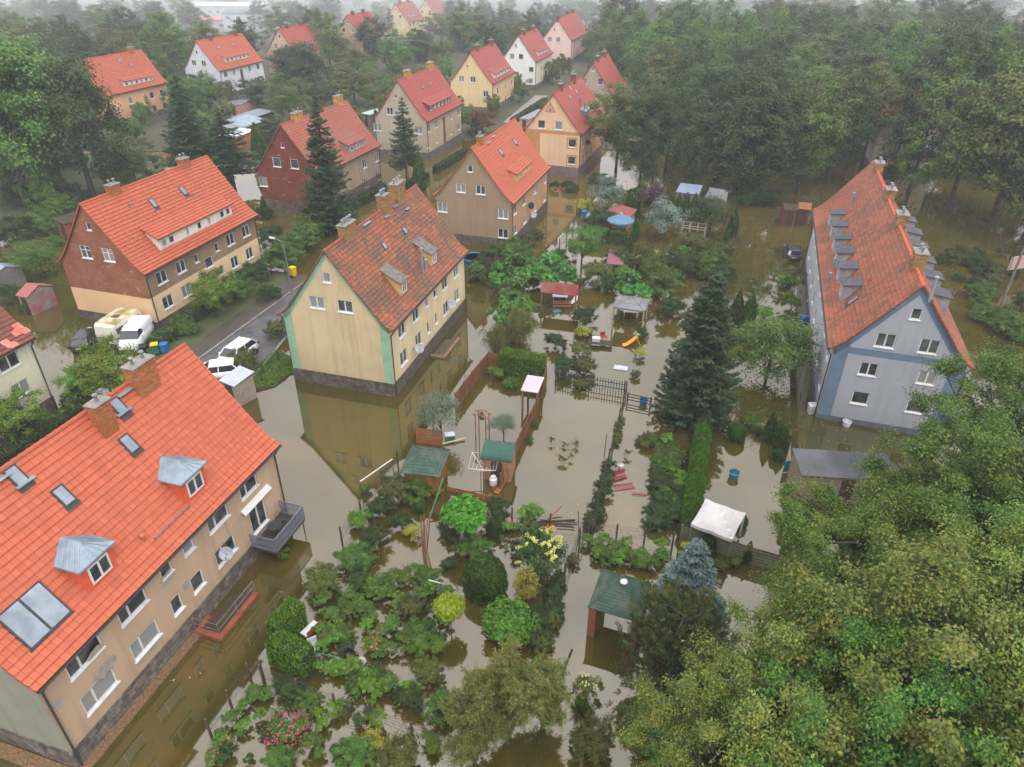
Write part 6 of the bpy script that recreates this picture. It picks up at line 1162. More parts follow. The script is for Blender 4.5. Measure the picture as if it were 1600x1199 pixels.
tree_proto('sh_light', 'shrub', 'light', 74, H=1.5, R=1.0, nc=80, nl=260, leaf=.068, ch=1.5, low=-.6, rc=.21, lump=.45, inner=.45, soft=.7, **b_); tree_proto('sh_vine', 'climbing_shrub', 'vine', 75, H=1.5, R=1.0, nc=36, nl=60, leaf=.17, ch=1.4, low=-.2, asp=.9, lump=.4, **b_); tree_proto('sh_silver', 'shrub', 'silver', 76, H=2.2, R=1.1, nc=46, nl=90, leaf=.12, ch=2.1, low=-.5, asp=.4, lump=.4, **b_)
tree_proto('sh_purple', 'shrub', 'purple', 77, H=2.4, R=1.2, nc=46, nl=90, leaf=.13, ch=2.3, low=-.5, **b_); tree_proto('sh_yellow', 'shrub', 'yellow', 78, H=1.2, R=.8, nc=30, nl=80, leaf=.1, ch=1.2, low=-.3, **b_); tree_proto('sh_bright', 'shrub', 'bright', 79, H=1.8, R=1.5, nc=110, nl=110, leaf=.16, ch=1.8, low=-.4, asp=.8, **b_)
tree_proto('lolly', 'standard_tree', 'lime', 80, H=2.4, R=.85, nc=90, nl=120, leaf=.1, ch=1.0, low=-.5, rc=.3, tr=.04, nb=14, lump=.05, inner=.1); tree_proto('catalpa', 'standard_tree', 'bright', 81, H=2.6, R=1.15, nc=110, nl=60, leaf=.19, ch=1.3, low=-.35, asp=.8, rc=.26, tr=.05, nb=14, droop=.6, lump=.08, inner=.1)
tree_proto('globe', 'thuja_bush', 'thuja', 82, type='solid', H=2.2, R=1.15, n=6500, leaf=.13, cat='shrub', prof=[(0, .8), (.1, .92), (.35, 1), (.6, .97), (.8, .78), (.93, .45), (1, .05)])
tree_proto('cone', 'thuja', 'thuja', 83, type='solid', H=3, R=.55, n=2600, leaf=.16, cat='shrub', prof=[(0, .75), (.15, 1), (.45, .9), (.75, .5), (.92, .2), (1, .03)]); tree_proto('conel', 'thuja', 'thujal', 84, type='solid', H=1.7, R=.62, n=3000, leaf=.12, cat='shrub', prof=[(0, .8), (.2, 1), (.5, .95), (.75, .68), (.92, .3), (1, .05)])
tree_proto('ytuja', 'golden_thuja', 'yellow', 85, type='spruce', H=2.4, R=.75, z0=.1, leaf=.12, den=60, nb=9, dz=.16, dr=-.9, pw=.4, cat='shrub', tr=.05)
tree_proto('willow', 'weeping_tree', 'willow', 86, type='airy', H=4.2, R=2.2, nb=34, nt=26, nl=40, hang=-.9, fall=.5, ln=.9, leaf=.13); tree_proto('airy', 'feathery_tree', 'willow', 87, type='airy', H=6, R=2.2, nb=40, nt=34, nl=44, hang=.25, fall=.1, ln=.5, leaf=.12)
tree_proto('rows', 'vegetable_plant', 'mid', 88, H=.8, R=.42, nc=18, nl=70, leaf=.075, ch=.8, low=-.3, cat='plant', tr=.015, nb=4); tree_proto('sprig', 'drowned_sprig', 'olive', 89, H=.45, R=.38, nc=10, nl=14, leaf=.12, ch=.4, low=-.2, cat='plant', tr=.012, nb=5, asp=.4); tree_proto('rowd', 'vegetable_plant', 'dark', 188, H=.8, R=.45, nc=18, nl=70, leaf=.075, ch=.8, low=-.3, cat='plant', tr=.015, nb=4); tree_proto('veg', 'vegetable_plant', 'light', 90, H=1.0, R=.5, nc=16, nl=70, leaf=.085, ch=.9, low=-.3, cat='plant', tr=.015, nb=4)
FP, FO, FWh = M('pink_petals', '#d94a86', '#b8366c', 4, .6), M('orange_petals', '#e0683c', '#c8552c', 4, .6), M('cream_petals', '#e0d3a8', '#d0bd85', 4, .6)
tree_proto('flow_pink', 'flower_bed', 'mid', 91, H=.9, R=1.2, nc=44, nl=60, leaf=.1, ch=.8, low=-.1, cat='flower bed', tr=.02, nb=6, fl=(FP, 90, .06)); tree_proto('flow_or', 'flowering_shrub', 'olive', 92, H=1.3, R=.62, nc=30, nl=70, leaf=.09, ch=1.2, low=-.3, cat='shrub', tr=.03, nb=6, fl=(FWh, 34, .06)); tree_proto('dahlia', 'flowering_shrub', 'mid', 93, H=1.1, R=.7, nc=26, nl=60, leaf=.1, ch=1.0, low=-.3, cat='shrub', tr=.02, nb=6, fl=(FO, 14, .06))
tree_proto('sumac', 'sumac', 'dark', 94, H=2.4, R=1.4, nc=52, nl=110, leaf=.15, ch=2.3, low=-.3, asp=.4, cat='shrub', tr=.05, nb=10, fl=(M('pale_yellow_plumes', '#cfcf72', '#b9b85c', 4, .8), 24, .1, 60)); tree_proto('tuft', 'grass_tuft', 'grass', 95, type='tuft', H=.75, R=.6, n=420, cat='plant', w=.02)
def hedge(label, pts, h, wd, leafkey='thuja', leaf=.14, den=260, z=0.0, name='hedge', wave=.04):
    g = np.random.default_rng(len(label)*7+int(pts[0][0])); P0 = [G(u, v, z) for u, v in pts]; o = P0[0].copy(); P = [Vector((p.x-o.x, p.y-o.y)) for p in P0]; r = thing(name, label, 'hedge', o); VV = []; cm = MB()
    for p, q in zip(P, P[1:]):
        d = (q-p); L = d.length; d /= L; nr = Vector((-d.y, d.x)); 
        for face in ('top', 'a', 'b', 'e0', 'e1'):
            ar = L*wd if face == 'top' else L*h if face in 'ab' else wd*h; n = int(ar*den); s = g.random(n)*L if face not in ('e0', 'e1') else np.full(n, 0 if face == 'e0' else L); t = (g.random(n)-.5)*wd if face not in 'ab' else np.full(n, wd/2*(1 if face == 'a' else -1)); zz = g.random(n)*h if face != 'top' else np.full(n, h)
            Nv = {'top': (0, 0, 1), 'a': (nr.x, nr.y, .2), 'b': (-nr.x, -nr.y, .2), 'e0': (-d.x, -d.y, .2), 'e1': (d.x, d.y, .2)}[face]; wob = wave*np.sin(s*2.1)+wave*np.sin(s*5.3+zz*3)+g.normal(size=n)*.035; Nn = np.array(Nv)[None]/np.linalg.norm(Nv)
            X = np.stack([p.x+d.x*s+nr.x*t, p.y+d.y*s+nr.y*t, zz], 1)+Nn*wob[:, None]; N = nrmz(Nn+g.normal(size=(n, 3))*.55); T = nrmz(np.array([0, 0, .9])+N*.5+g.normal(size=(n, 3))*.5); B = nrmz(np.cross(N, T)); l = leaf*g.uniform(.6, 1.4, n); VV.append(quads(X, T, B, l[:, None], (l*.55)[:, None], .1))
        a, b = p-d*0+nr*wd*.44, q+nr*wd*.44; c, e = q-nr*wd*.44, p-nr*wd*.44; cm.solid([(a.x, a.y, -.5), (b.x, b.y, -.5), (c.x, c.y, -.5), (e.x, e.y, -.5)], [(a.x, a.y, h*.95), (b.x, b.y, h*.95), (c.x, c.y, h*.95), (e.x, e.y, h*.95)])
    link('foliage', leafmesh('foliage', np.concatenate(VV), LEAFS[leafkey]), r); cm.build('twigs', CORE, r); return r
# --- trees of the back and the street ---------------------------------------
def at(key, u, v, label, H, R_, group=None, z=0): p = G(u, v, z); return put(key, p.x, p.y, label, R_, H, z, group)
at('big0', 48, 318, 'huge spreading broadleaf tree at the picture edge, trunk in brown water', 23.5, 9.2); at('big1', 148, 312, 'huge dense broadleaf tree in front of the apricot house', 21, 6.6); at('wood1', 215, 296, 'leafy tree leaning over the flood next to the twin spruces', 7.5, 3.8)
at('wood2', 5, 260, 'dark tree behind the huge spreading one at the picture edge', 15, 5.5); at('wood0', 95, 262, 'shaded tree rising between the two huge broadleaf trees', 16, 5.5)
at('spruce', 318, 312, 'tall dark spruce behind the orange roof of the brick house', 17, 5.6); at('spruces', 366, 300, 'shorter ragged spruce leaning against the taller one', 12, 5.2)
at('spruce', 520, 362, 'tall dark spruce standing before the dark brick house', 16.6, 4.0); at('spruces', 637, 286, 'slim spruce with bare lower trunk beside the beige house', 12.6, 3.0)
at('copper', 754, 226, 'reddish brown tree between the beige and yellow houses', 6.2, 2.6)
for u, v, H, R_, key, lb in ((470, 152, 13, 7, 'big1', 'round dark tree behind the dark brick house roof'), (455, 195, 9, 4.4, 'wood1', 'lighter round tree below the darker round tree'), (405, 175, 7, 4, 'wood0', 'low tree beside the pink garages'), (555, 165, 9, 5, 'wood3', 'olive tree on the bank behind the dark brick house'), (622, 112, 10, 6, 'wood1', 'broad misty tree left of the beige roof chimney'), (585, 90, 11, 6, 'wood2', 'misty rounded tree under the tiny bungalow'), (655, 96, 9, 5, 'wood0', 'misty tree touching the beige house ridge'), (725, 78, 13, 7.5, 'wood1', 'pale misty tree dome behind the yellow house'), (560, 118, 8, 4.4, 'wood3', 'hazy olive tree between round trees'), (326, 165, 7, 4.6, 'wood0', 'bushy tree hiding the lower wall of the grey white house'), (530, 200, 5, 3.4, 'wood2', 'low bushy tree on the grassy bank'), (600, 165, 5, 3.2, 'wood1', 'bushy tree beside the pale green shed'), (505, 176, 6, 3.6, 'wood2', 'shadowed tree next to the big round one'), (430, 225, 5, 3.0, 'wood0', 'small tree left of the brick gable'), (690, 70, 11, 6, 'wood3', 'misty tree between lemon house and yellow house'), (800, 62, 9, 5, 'wood2', 'misty tree behind the white house'), (930, 98, 10, 4.6, 'wood1', 'tree squeezed between pink and taupe houses'), (955, 95, 12, 5, 'wood3', 'olive tree behind the taupe house')): at(key, u, v, lb, H, R_)
at('spruce', 612, 62, 'far misty spruce between brownish and lemon houses', 11, 3)
# woods: the near rows one by one, the misty rest in groups
rnd = random.Random(5)
for u, v, H, R_, key, lb in ((962, 268, 15, 4.6, 'wood3', 'first tree of the wood, touching the peach house roof'), (1000, 280, 14, 4.0, 'wood0', 'narrow dark tree second in the wood edge'), (1040, 268, 14.5, 4.6, 'wood2', 'dark tree over the blue roofed garage'), (1088, 300, 12.5, 4.2, 'wood0', 'tree with bare trunk before the blue roofed garage'), (1145, 310, 16, 5.6, 'wood2', 'broad dark tree behind the cherry tree'), (1188, 312, 17.5, 6.2, 'wood0', 'tallest dome of the wood edge above the brown sheds'), (1245, 300, 15, 5.6, 'wood1', 'greenish tree beyond the yellow bins'), (1290, 285, 15, 5.5, 'wood2', 'dark tree directly behind the rust red ridge'), (1345, 262, 17, 6, 'wood3', 'olive tree beyond the far chimney of the grey house'), (1420, 300, 18, 6, 'wood0', 'tree overhanging the felt dormers of the grey house'), (1480, 330, 19, 6.6, 'wood1', 'tall tree rooted in brown water beyond the grey house'), (1548, 345, 20, 7, 'wood3', 'high olive crowned tree with dark trunk above the notice board'), (1600, 372, 19, 7, 'wood0', 'tall tree by the notice board at the picture edge'), (1655, 380, 19, 7, 'wood1', 'outermost tall tree hanging over the picture edge'), (1440, 262, 20, 6.6, 'wood2', 'dark tree behind the tree overhanging felt dormers'), (1520, 268, 21, 7, 'wood0', 'tall crown rising into mist above the olive crowned tree'), (1590, 262, 22, 7, 'wood3', 'highest crown at the misty picture edge'), (1385, 235, 19, 6.4, 'wood1', 'leafy tree standing behind the rust red roof ridge end')): at(key, u, v, lb, H, R_)
occ = []
def wood(n, x0, x1, y0, y1, H0, H1, label, group, keep=lambda x, y: True, md=6.0, keys=('wood0', 'wood1', 'wood2', 'wood3')):
    k = tries = 0
    while k < n and tries < n*40:
        tries += 1; x, y = rnd.uniform(x0, x1), rnd.uniform(y0, y1)
        if not keep(x, y) or any((x-a)**2+(y-b)**2 < md*md for a, b in occ): continue
        occ.append((x, y)); H = rnd.uniform(H0, H1); put(rnd.choice(keys), x, y, label, H*rnd.uniform(.36, .46), H, 0, group); k += 1
vis = lambda x, y: abs(x) < y*.76+8
def clear(hs, m=5):
    def f(x, y):
        for h in hs:
            q = h.loc((x, y, 0))
            if -m-4 < q.x < h.L+m and abs(q.y) < h.h+m: return False
        return vis(x, y)
    return f
corr = lambda x, y: not (-26 < x < 22 and y < 262) 
far = lambda p: G(*p, 11)
SEE = [(434, 60), (541, 40), (617, 30), (664, 25), (396, 40), (336, 45), (352, 20), (590, 60), (1022, 60), (1440, 165)]
SP = [G(u, v, 4) for u, v in SEE]
def notblock(x, y):   # keep the sight lines to the far houses open
    for p in SP:
        if y < p.y+6 and y > p.y*.80:
            xe = p.x*(y/p.y)
            if abs(x-xe) < 9: return False
    return True
def wood2_fill():
    global occ; keep = occ; occ = []
    st = lambda x, y: not (-3 < x-(y-150)*.33+2 < 9 and y < 240)
    wood(70, -75, 12, 131, 215, 3.5, 7, 'bushy thicket among the houses beyond the flooded street', 'thickets between the far houses', lambda x, y: clear(HS, .8)(x, y) and st(x, y) and not (-66 < x < -38 and y < 160), 5.5, ('thick0', 'thick1'))
    wood(40, -110, 30, 200, 300, 5, 9, 'hazy thicket among the farthest houses', 'hazy thickets', lambda x, y: clear(HS, 1.5)(x, y) and notblock(x, y), 8, ('thick0', 'thick1'))
    wood(26, -100, -50, 96, 150, 3, 6, 'dark thicket under the huge trees of the flooded bank', 'thickets under the huge trees', lambda x, y: clear(HS+[Bh, Fh], 2)(x, y) and x < -52-(150-y)*.1 and not (y > 104 and -.6 < x/y < -.42), 5.5, ('thick0', 'thick1'))
    occ = keep
wood(60, 18, 130, 128, 200, 14, 18, 'leafy tree in the dense dark wood behind the first rows of trees', 'trees in the dense wood', lambda x, y: clear(HS)(x, y) and corr(x, y) and x > 22+(y-120)*.05 and notblock(x, y), 7)
wood(62, 10, 260, 200, 330, 13, 18, 'hazy tree in the wood fading into the mist', 'hazy trees in the wood', lambda x, y: clear(HS)(x, y) and x > 26 and notblock(x, y), 10)
wood(34, -150, -78, 150, 230, 11, 15, 'hazy tree in the wood behind the apricot house', 'hazy trees behind the apricot house', lambda x, y: clear(HS, 7)(x, y) and notblock(x, y) and not (x > -95 and y < 178) and not (y < 150 and -.6 < x/y < -.42), 8)
wood(46, -260, -20, 215, 330, 10, 14, 'misty tree among the farthest houses', 'misty trees among the farthest houses', lambda x, y: clear(HS, 6)(x, y) and notblock(x, y) and corr(x, y), 11)
wood(64, -330, 330, 330, 460, 11, 15, 'tree dissolving in thick mist on the far hillside', 'trees dissolving in mist', lambda x, y: vis(x, y) and notblock(x, y), 14)
wood2_fill()
wood(16, -24, 24, 245, 320, 9, 12, 'misty tree behind the end of the street', 'misty trees at the street end', lambda x, y: clear(HS, 3)(x, y), 9)
# --- bushes, hedges and plants ------------------------------------------------
BL = '''sh_dark 25 300 60|dark thicket below the huge tree at the picture edge
sh_mid 60 345 55|green thicket spreading before the twin huge trees
sh_dark 20 355 60|dark brambles at the picture edge above the apple tree
sh_mid 88 318 45|bushy growth behind the dark roofed lean-to
sh_dark 110 300 50|dark bush under the huge dense tree
sh_olive 12 402 45|olive scrub by the small grey shed
apple 60 405 66|spreading apple tree in brown water beside the brick gable
sh_dark 12 458 44|dark bush covering the corner of the patchwork garage
sh_dark 40 478 26|low dark bush under the patchwork garage
sh_mid 85 375 24|small green bush near the apple tree
roundl 132 600 62|leafy yellow green tree top above the flooded yard of the corner house
roundl 165 588 88|bright yellowish crowned tree covering the white van front
sh_dark 120 615 50|dark lower bush beside the yellowish crowned tree
roundl 22 655 75|bright green tree against the cream corner house
sh_mid 75 660 50|hedge like bush along the corner house plinth
sh_dark 45 690 45|dark shrub behind the orange ridge at the picture edge
sh_mid 110 640 44|green shrub below the corner house
roundl 330 462 62|leafy bush with yellowing leaves in front of the arched door
sh_yellow 318 478 34|golden brown bush beside the leafy street bush
sh_mid 365 450 56|green bush near the brick house canopy
sh_dark 390 425 50|dark bush at the far corner of the brick house
sh_dark 260 520 34|grey green bush next to the white van
sh_mid 290 512 34|bush between van and street hedge
sh_olive 382 560 44|small olive tree beside the white crossover
sh_olive 432 515 36|olive bush at the cream house corner
sh_dark 420 455 40|dark garden bush behind the street fence
sh_mid 440 395 60|green bush between the brick house and the tall spruce
sh_dark 425 365 50|dark bush behind the brick house end
sh_light 485 355 52|light green bush left of the tall spruce
sh_light 500 335 42|yellow green bush right under the tall spruce
sh_mid 462 372 55|round green bush in the garden beyond the street lamp
sh_dark 412 330 30|dark bush by the dark brick plinth
cone 412 325 14|slender dark conifer at the dark brick house corner
cone 402 225 24|tall dark thuja by the flooded allotments
sh_dark 585 300 20|dark bush by the steps of the dark brick house
cone 655 268 22|little conifer beside the clipped hedge
sh_dark 745 200 30|dark shrub behind the copper tree
sh_dark 770 395 45|scrub along the brown house plinth
sh_mid 800 390 50|green scrub at the brown house corner
sh_dark 750 412 40|dark scrub behind the blue paddling pool
sh_vine 746 428 38|climbing leaves at the far corner of the cream house
sh_vine 778 434 44|low vine running beside the alley
sh_vine 812 428 60|vine mound behind the red felt shelter
sh_vine 850 425 62|large vine mass arching over the red felt shelter
sh_vine 885 432 50|vine trailing off the red felt shelter roof
sh_vine 800 462 58|thick vine wall beside the flooded lane
sh_vine 790 490 46|vine foot hanging into the flooded lane
sh_light 826 482 36|light shrub beside the open red shelter
willow 812 507 64|weeping willow shrub with hanging pale branches
willow 776 528 52|second weeping shrub beside the clipped rectangular hedge
round 910 388 58|small round tree on a bare trunk beside the white water reflection
sh_silver 948 308 56|silvery willow bush beside the flooded alley
sh_yellow 912 322 30|yellowish drooping bush at the alley end
sh_silver 1042 343 64|pale silver leaved bush in front of the thujas
sh_purple 1022 318 52|purple leaved shrub behind the silver bush
sh_dark 1000 300 40|dark shrub behind the red brown hut
cherry 1112 338 70|round cherry tree beside the white slatted frame
cone 984 316 16|dark thuja right of the silvery willow bush
cone 994 318 15|lighter thuja paired with the dark one
cone 1048 322 16|first thuja of the screen behind the silver bush
cone 1060 322 16|second thuja of the screen behind the silver bush
cone 1072 322 16|third thuja of the screen behind the silver bush
cone 1085 323 16|fourth thuja of the screen behind the silver bush
cone 1097 325 16|fifth thuja of the screen behind the silver bush
cone 1147 347 17|tall bright thuja at the edge of the open brown water
cone 1136 375 14|thuja below the tall bright one
sh_dark 935 342 50|dark clipped shrub behind the blue parasol
cone 993 358 14|narrow conifer right of the blue parasol
cone 983 385 14|leaning conifer by the parasol hedge
sh_dark 968 400 48|dark mound behind the maroon hut
sh_olive 935 425 50|olive scrub in front of the maroon hut
sh_light 972 425 32|light bush beside the maroon hut
sh_dark 950 440 36|dark scrub at the flooded edge below the maroon hut
sh_dark 995 412 28|small dark bush right of the maroon hut
sh_vine 985 455 60|broad bean leaves behind the grey canvas gazebo
sh_mid 1040 440 56|tall climbing bush right of the grey canvas gazebo
sh_dark 1052 478 50|dark climber beside the big spruce tip
sh_mid 1020 415 46|green thicket in the middle far gardens
sh_dark 1075 408 56|dark bramble mound by the open brown water
sh_mid 1110 408 52|green bramble mound by the open brown water
sh_dark 1130 428 40|dark ground bush behind the big spruce
sh_olive 1085 380 50|olive weeds under the white slatted frame
sh_olive 1130 392 40|olive weeds at the far water edge
sh_olive 1010 392 30|thin olive weeds amid brown water
sh_dark 915 492 46|fruit bush beside the open red shelter
sh_yellow 912 520 26|yellowing bush leaning over the water
sh_olive 905 545 34|sparse bush between the flooded plots
sh_dark 868 532 36|dark little tree beside the clipped rectangular hedge
sh_dark 882 568 40|dark bush at the end of the clipped rectangular hedge
sh_olive 912 572 36|olive bush behind the picket fence
sh_dark 1003 519 22|small dark bush near the floating slide
sh_yellow 1000 552 20|yellowing sapling beside the floating slide
sh_olive 993 585 16|thin weed strip left of the big spruce
apple 1208 542 120|large apple tree beside the grey house wall
cone 1152 483 24|conifer tip right of the big spruce
cone 1172 485 24|second conifer tip right of the big spruce
sh_dark 1168 520 44|dark bush between big spruce and apple tree
sh_light 1195 490 34|light bush above the apple tree
sh_light 1232 440 36|bright water weeds beside the grey house
sh_light 1238 470 34|green shrub by the grey house alley
globe 1152 675 30|dark round clipped bush behind the cypress row
sh_mid 1172 655 26|green shrub beside the dark round bush
tuft 1186 672 26|pale ornamental grass beside the tilted thujas
cone 1206 665 20|tilted dark thuja, first of the trio
cone 1217 674 18|tilted dark thuja, middle of the trio
cone 1226 684 18|tilted dark thuja, last of the trio
globe 1216 711 20|low round bush at the lattice panels
sh_dark 1228 760 14|dark weed by the flat roofed shed corner
conel 1160 813 18|small clipped cone beside the canopy tent
globe 1077 826 34|grey green round bush in front of the canopy tent
globe 1108 842 34|bright clipped bush in front of the canopy tent
sh_yellow 1076 858 34|yellow variegated shrub by the mossy fence
sh_light 1103 862 22|light shrub under the clipped bush
sh_light 1150 878 26|yellow green shrub below the mossy fence
sh_olive 1125 882 28|brownish plant below the mossy fence
cone 1170 862 16|tiny conifer behind the mossy fence
greyt 688 650 72|grey leaved tree above the orange slatted screen
greyt 787 668 46|small grey leaved tree behind the green roofed shed
sh_light 775 582 28|fern like plant in the fenced garden corner
sh_mid 795 598 22|lettuce green plant along the brown fence
sh_dark 752 647 10|climber on the rustic arch
sh_mid 836 660 12|ivy strand on the brown board fence
sh_mid 828 685 12|lower ivy strand on the brown board fence
sh_olive 620 765 60|thick shrub in front of the wooden pavilion
sh_mid 655 762 54|shrub with yellow tips beside the wooden pavilion
sh_dark 592 790 50|dark shrub spilling over the lane fence
sh_light 570 762 26|bright shrub at the top of the lane fence
sh_light 560 812 44|bright fruit bush hanging over the lane
sh_dark 585 838 62|dense rose shrub along the flooded lane
sh_dark 628 815 44|dark shrub beneath the pavilion front
sh_mid 550 868 64|big green shrub at the bend of the lane
sh_olive 508 905 66|reddish olive shrub nearest the black balcony
sh_dark 560 905 50|dark shrub behind the reddish olive one
sh_yellow 644 830 34|yellow green bush beside the bean poles
globe 655 792 20|dark clipped bush by the closed green parasol
sh_yellow 683 766 22|golden bush at the pavilion corner
catalpa 725 803 70|round standard tree with big bright green leaves
sh_dark 778 790 50|dark laurel bush below the green roofed shed
sh_light 828 800 50|pale green bush sloping to open water
globe 772 824 26|dark green bush with ragged top near floating pots
sh_dark 704 835 36|dark bush under the bright standard tree
sh_mid 742 852 56|spreading green shrub with yellow flowers
sh_dark 700 880 30|dark shrub left of the great clipped globe
globe 757 900 68|great dark clipped thuja globe
sumac 845 868 84|sumac bush with pale yellow plumes
ytuja 822 915 40|golden thuja in front of the sumac
sh_dark 872 905 36|dark hedge foot beside the sumac
sh_olive 895 875 24|ivy clad strip along the thin fence
lolly 702 947 50|lime yellow ball shaped standard tree
sh_bright 795 975 98|big glossy bright green bush
sh_mid 665 905 40|leafy shrub behind the lime ball tree
sh_olive 640 950 44|rose bush left of the lime ball tree
sh_mid 655 1000 66|tall rose thicket below the lime ball tree
sh_light 682 1005 44|paler rose bush below the lime ball tree
dahlia 585 1010 40|orange flowering dahlia clump
dahlia 597 985 26|pink tinted dahlia clump above the orange one
sh_olive 505 995 32|low rose bush inside the thuja hedge corner
sh_mid 535 985 36|leafy rose bush in the middle of the flooded bed
sh_mid 545 950 34|bean plant mound beside the lane shrubs
sh_mid 580 962 30|bean plants beside the rose thicket
sh_light 527 1045 34|yellow green plant below the green rails
sh_mid 555 1065 32|flowering plant below the green rails
sh_olive 600 1065 40|bush below the second green rail
sh_dark 640 1085 60|dark currant bush along the footpath
sh_mid 690 1098 60|green currant bush along the footpath
sh_olive 672 1045 54|brownish bush beside the weeping tree
sh_dark 450 1075 56|round dark bush on the island bed
sh_mid 485 1092 48|smaller bush on the island bed
sh_light 415 1085 30|light edge plant on the island bed
sh_olive 533 1112 26|small bush by the footpath post
flow_pink 447 1140 76|bed of pink orange and white zinnias in bloom
sh_mid 430 1185 50|bush cut by the picture foot below the zinnias
veg 495 1160 24|lone flowering stalk right of the zinnias
sh_mid 560 1175 70|leafy bush at the picture foot
sh_yellow 582 1160 46|yellow green bush at the picture foot
sh_olive 625 1188 74|grey olive bush at the picture foot
sh_light 675 1160 44|light bush beside the footpath post
airy 795 1085 150|tall feathery tree with airy pale foliage
airy 850 1085 110|second feathery tree beside open water
airy 740 1140 120|feathery bush mass at the picture foot
sh_olive 850 1005 40|olive shrub row end by the thin fence
sh_olive 860 965 36|ivy bush in the shrub row by the thin fence
sh_light 838 1040 36|yellow green shrub ending the row by the thin fence
flow_or 917 1074 42|round shrub full of cream and orange blossoms
tuft 908 1104 40|spiky green grass clump under the blossoming shrub
sh_light 1240 790 30|bright hedge end shrub by the flat roofed shed
pine 1060 1012 205|wide spreading dark pine beside the green shelter
sh_mid 1010 1115 90|leafy birch like bush below the pine
sh_olive 930 1160 80|olive bush at the picture foot near the grass clump
sh_mid 1030 1165 80|green leafy mass at the picture foot below the pine
sh_mid 955 870 34|weedy plant mound above the green shelter
sh_mid 1000 872 34|weedy mound with orange flowers above the green shelter
sh_dark 920 818 26|dark plant by the leaning sticks
sh_olive 905 600 24|waterlogged weed tuft behind the picket fence'''
tree_proto('roundl', 'small_tree', 'light', 56, soft=.8, H=6, R=2.4, nc=90, nl=180, leaf=.16, ch=5.0, tr=.14, rc=.24, low=-.7, lump=.4)
tree_proto('cherry', 'cherry_tree', 'dark', 55, soft=.8, H=4.6, R=2.4, nc=60, nl=140, leaf=.15, ch=4.0, tr=.13, rc=.28)
for ln in BL.split('\n'):
    a, lb = ln.split('|'); k, u, v, wd = a.split(); bush(k, float(u), float(v), float(wd)*(.88 if k[:3] == 'sh_' and float(v) > 740 else 1), lb, low={'lolly': .8, 'catalpa': .75, 'airy': .55}.get(k, .5), z=.05 if k == 'apple' else 0)
# big spruce, blue spruce
at('spruceb', 1083, 652, 'very large dense spruce in the middle of the flooded gardens', 12.4, 3.35); at('bluesp', 1066, 978, 'pale blue spruce behind the spreading pine', 6.6, 2.3)
# rows
a, b = G(1098, 672), G(1076, 822)
for k in range(13): q = a.lerp(b, k/12); put('conel', q.x, q.y, 'clipped bright cypress in the long row leading to the canopy tent', .64, 1.9, 0, 'cypress row')
rnd = random.Random(9)
def strip(key, p0, p1, n, lab, grp, wv=.5, r0=.4, r1=.6):
    a, b = G(*p0), G(*p1)
    for k in range(n): q = a.lerp(b, (k+.5)/n); s_ = rnd.uniform(r0, r1); put(key, q.x+rnd.uniform(-wv, wv), q.y+rnd.uniform(-wv, wv), lab, s_, s_*PROTO[key][2]/PROTO[key][1]*rnd.uniform(.8, 1.1), 0, grp)
strip('sh_dark', (952, 725), (930, 820), 10, 'dark shrub in the narrow strip along the old wire fence', 'shrubs along the old wire fence', .25, .4, .65); strip('sh_olive', (972, 655), (965, 700), 4, 'olive weed clinging to the upper wire fence', 'weeds on the upper wire fence', .15, .3, .45)
strip('sh_mid', (1020, 690), (1050, 740), 9, 'leafy vegetable bush in the half drowned patch with yellow blooms', 'drowned vegetable patch', .8, .4, .8); strip('sh_dark', (1040, 745), (1045, 835), 16, 'dark berry bush in the row beside the cypress hedge', 'berry bushes beside the cypress row', .9, .5, .95); strip('sh_olive', (1000, 690), (1048, 720), 5, 'yellowing squash plant near the big spruce', 'squash plants', .6, .3, .5)
for u, v in ((862, 693), (883, 698), (901, 699), (882, 726), (893, 718), (876, 722)): q = G(u, v); put('sprig', q.x, q.y, 'drowned sapling tip sticking out of the open flooded plot', rnd.uniform(.25, .45), rnd.uniform(.4, .8), 0, 'drowned saplings')
q = G(980, 715); put('sprig', q.x, q.y, 'single drooping sapling left of the squash plants', .4, .7)
strip('rows', (515, 960), (600, 925), 12, 'vegetable plant in the flooded upper bed by the lane shrubs', 'flooded upper vegetable bed', .9, .35, .6); strip('rows', (555, 940), (660, 895), 12, 'vegetable plant in the flooded bed under the bean poles', 'flooded bed under the poles', .8, .35, .55); strip('veg', (500, 1010), (560, 985), 7, 'young bean plant in the flooded bed inside the thuja hedge', 'young bean plants', .7, .3, .5); strip('rows', (610, 980), (690, 930), 9, 'rose bush in the flooded rows near the lime ball tree', 'roses near the lime ball tree', .7, .35, .6)
strip('veg', (505, 1050), (600, 1085), 9, 'green crop plant in the bed below the green rails', 'crops below the green rails', .5, .35, .55); strip('rows', (925, 860), (1045, 882), 14, 'waterlogged weed in the bed above the green shelter', 'weeds above the green shelter', .8, .35, .6); strip('rows', (345, 1165), (400, 1075), 7, 'weed along the wire fence at the picture foot', 'weeds along the lower wire fence', .3, .3, .5); strip('sh_dark', (868, 925), (838, 1020), 7, 'dark shrub in the row beside the thin fence', 'shrubs beside the thin fence', .35, .5, .75)
strip('dahlia', (345, 1185), (360, 1160), 3, 'pink flower clump by the fence at the picture foot', 'flower clumps at the picture foot', .3, .35, .5); strip('rows', (480, 1150), (500, 1190), 3, 'flower stalk standing in water right of the zinnia bed', 'flower stalks', .4, .25, .4); strip('rows', (790, 830), (850, 835), 7, 'drowned plant among the floating flower pots', 'drowned plants among pots', .5, .25, .4)
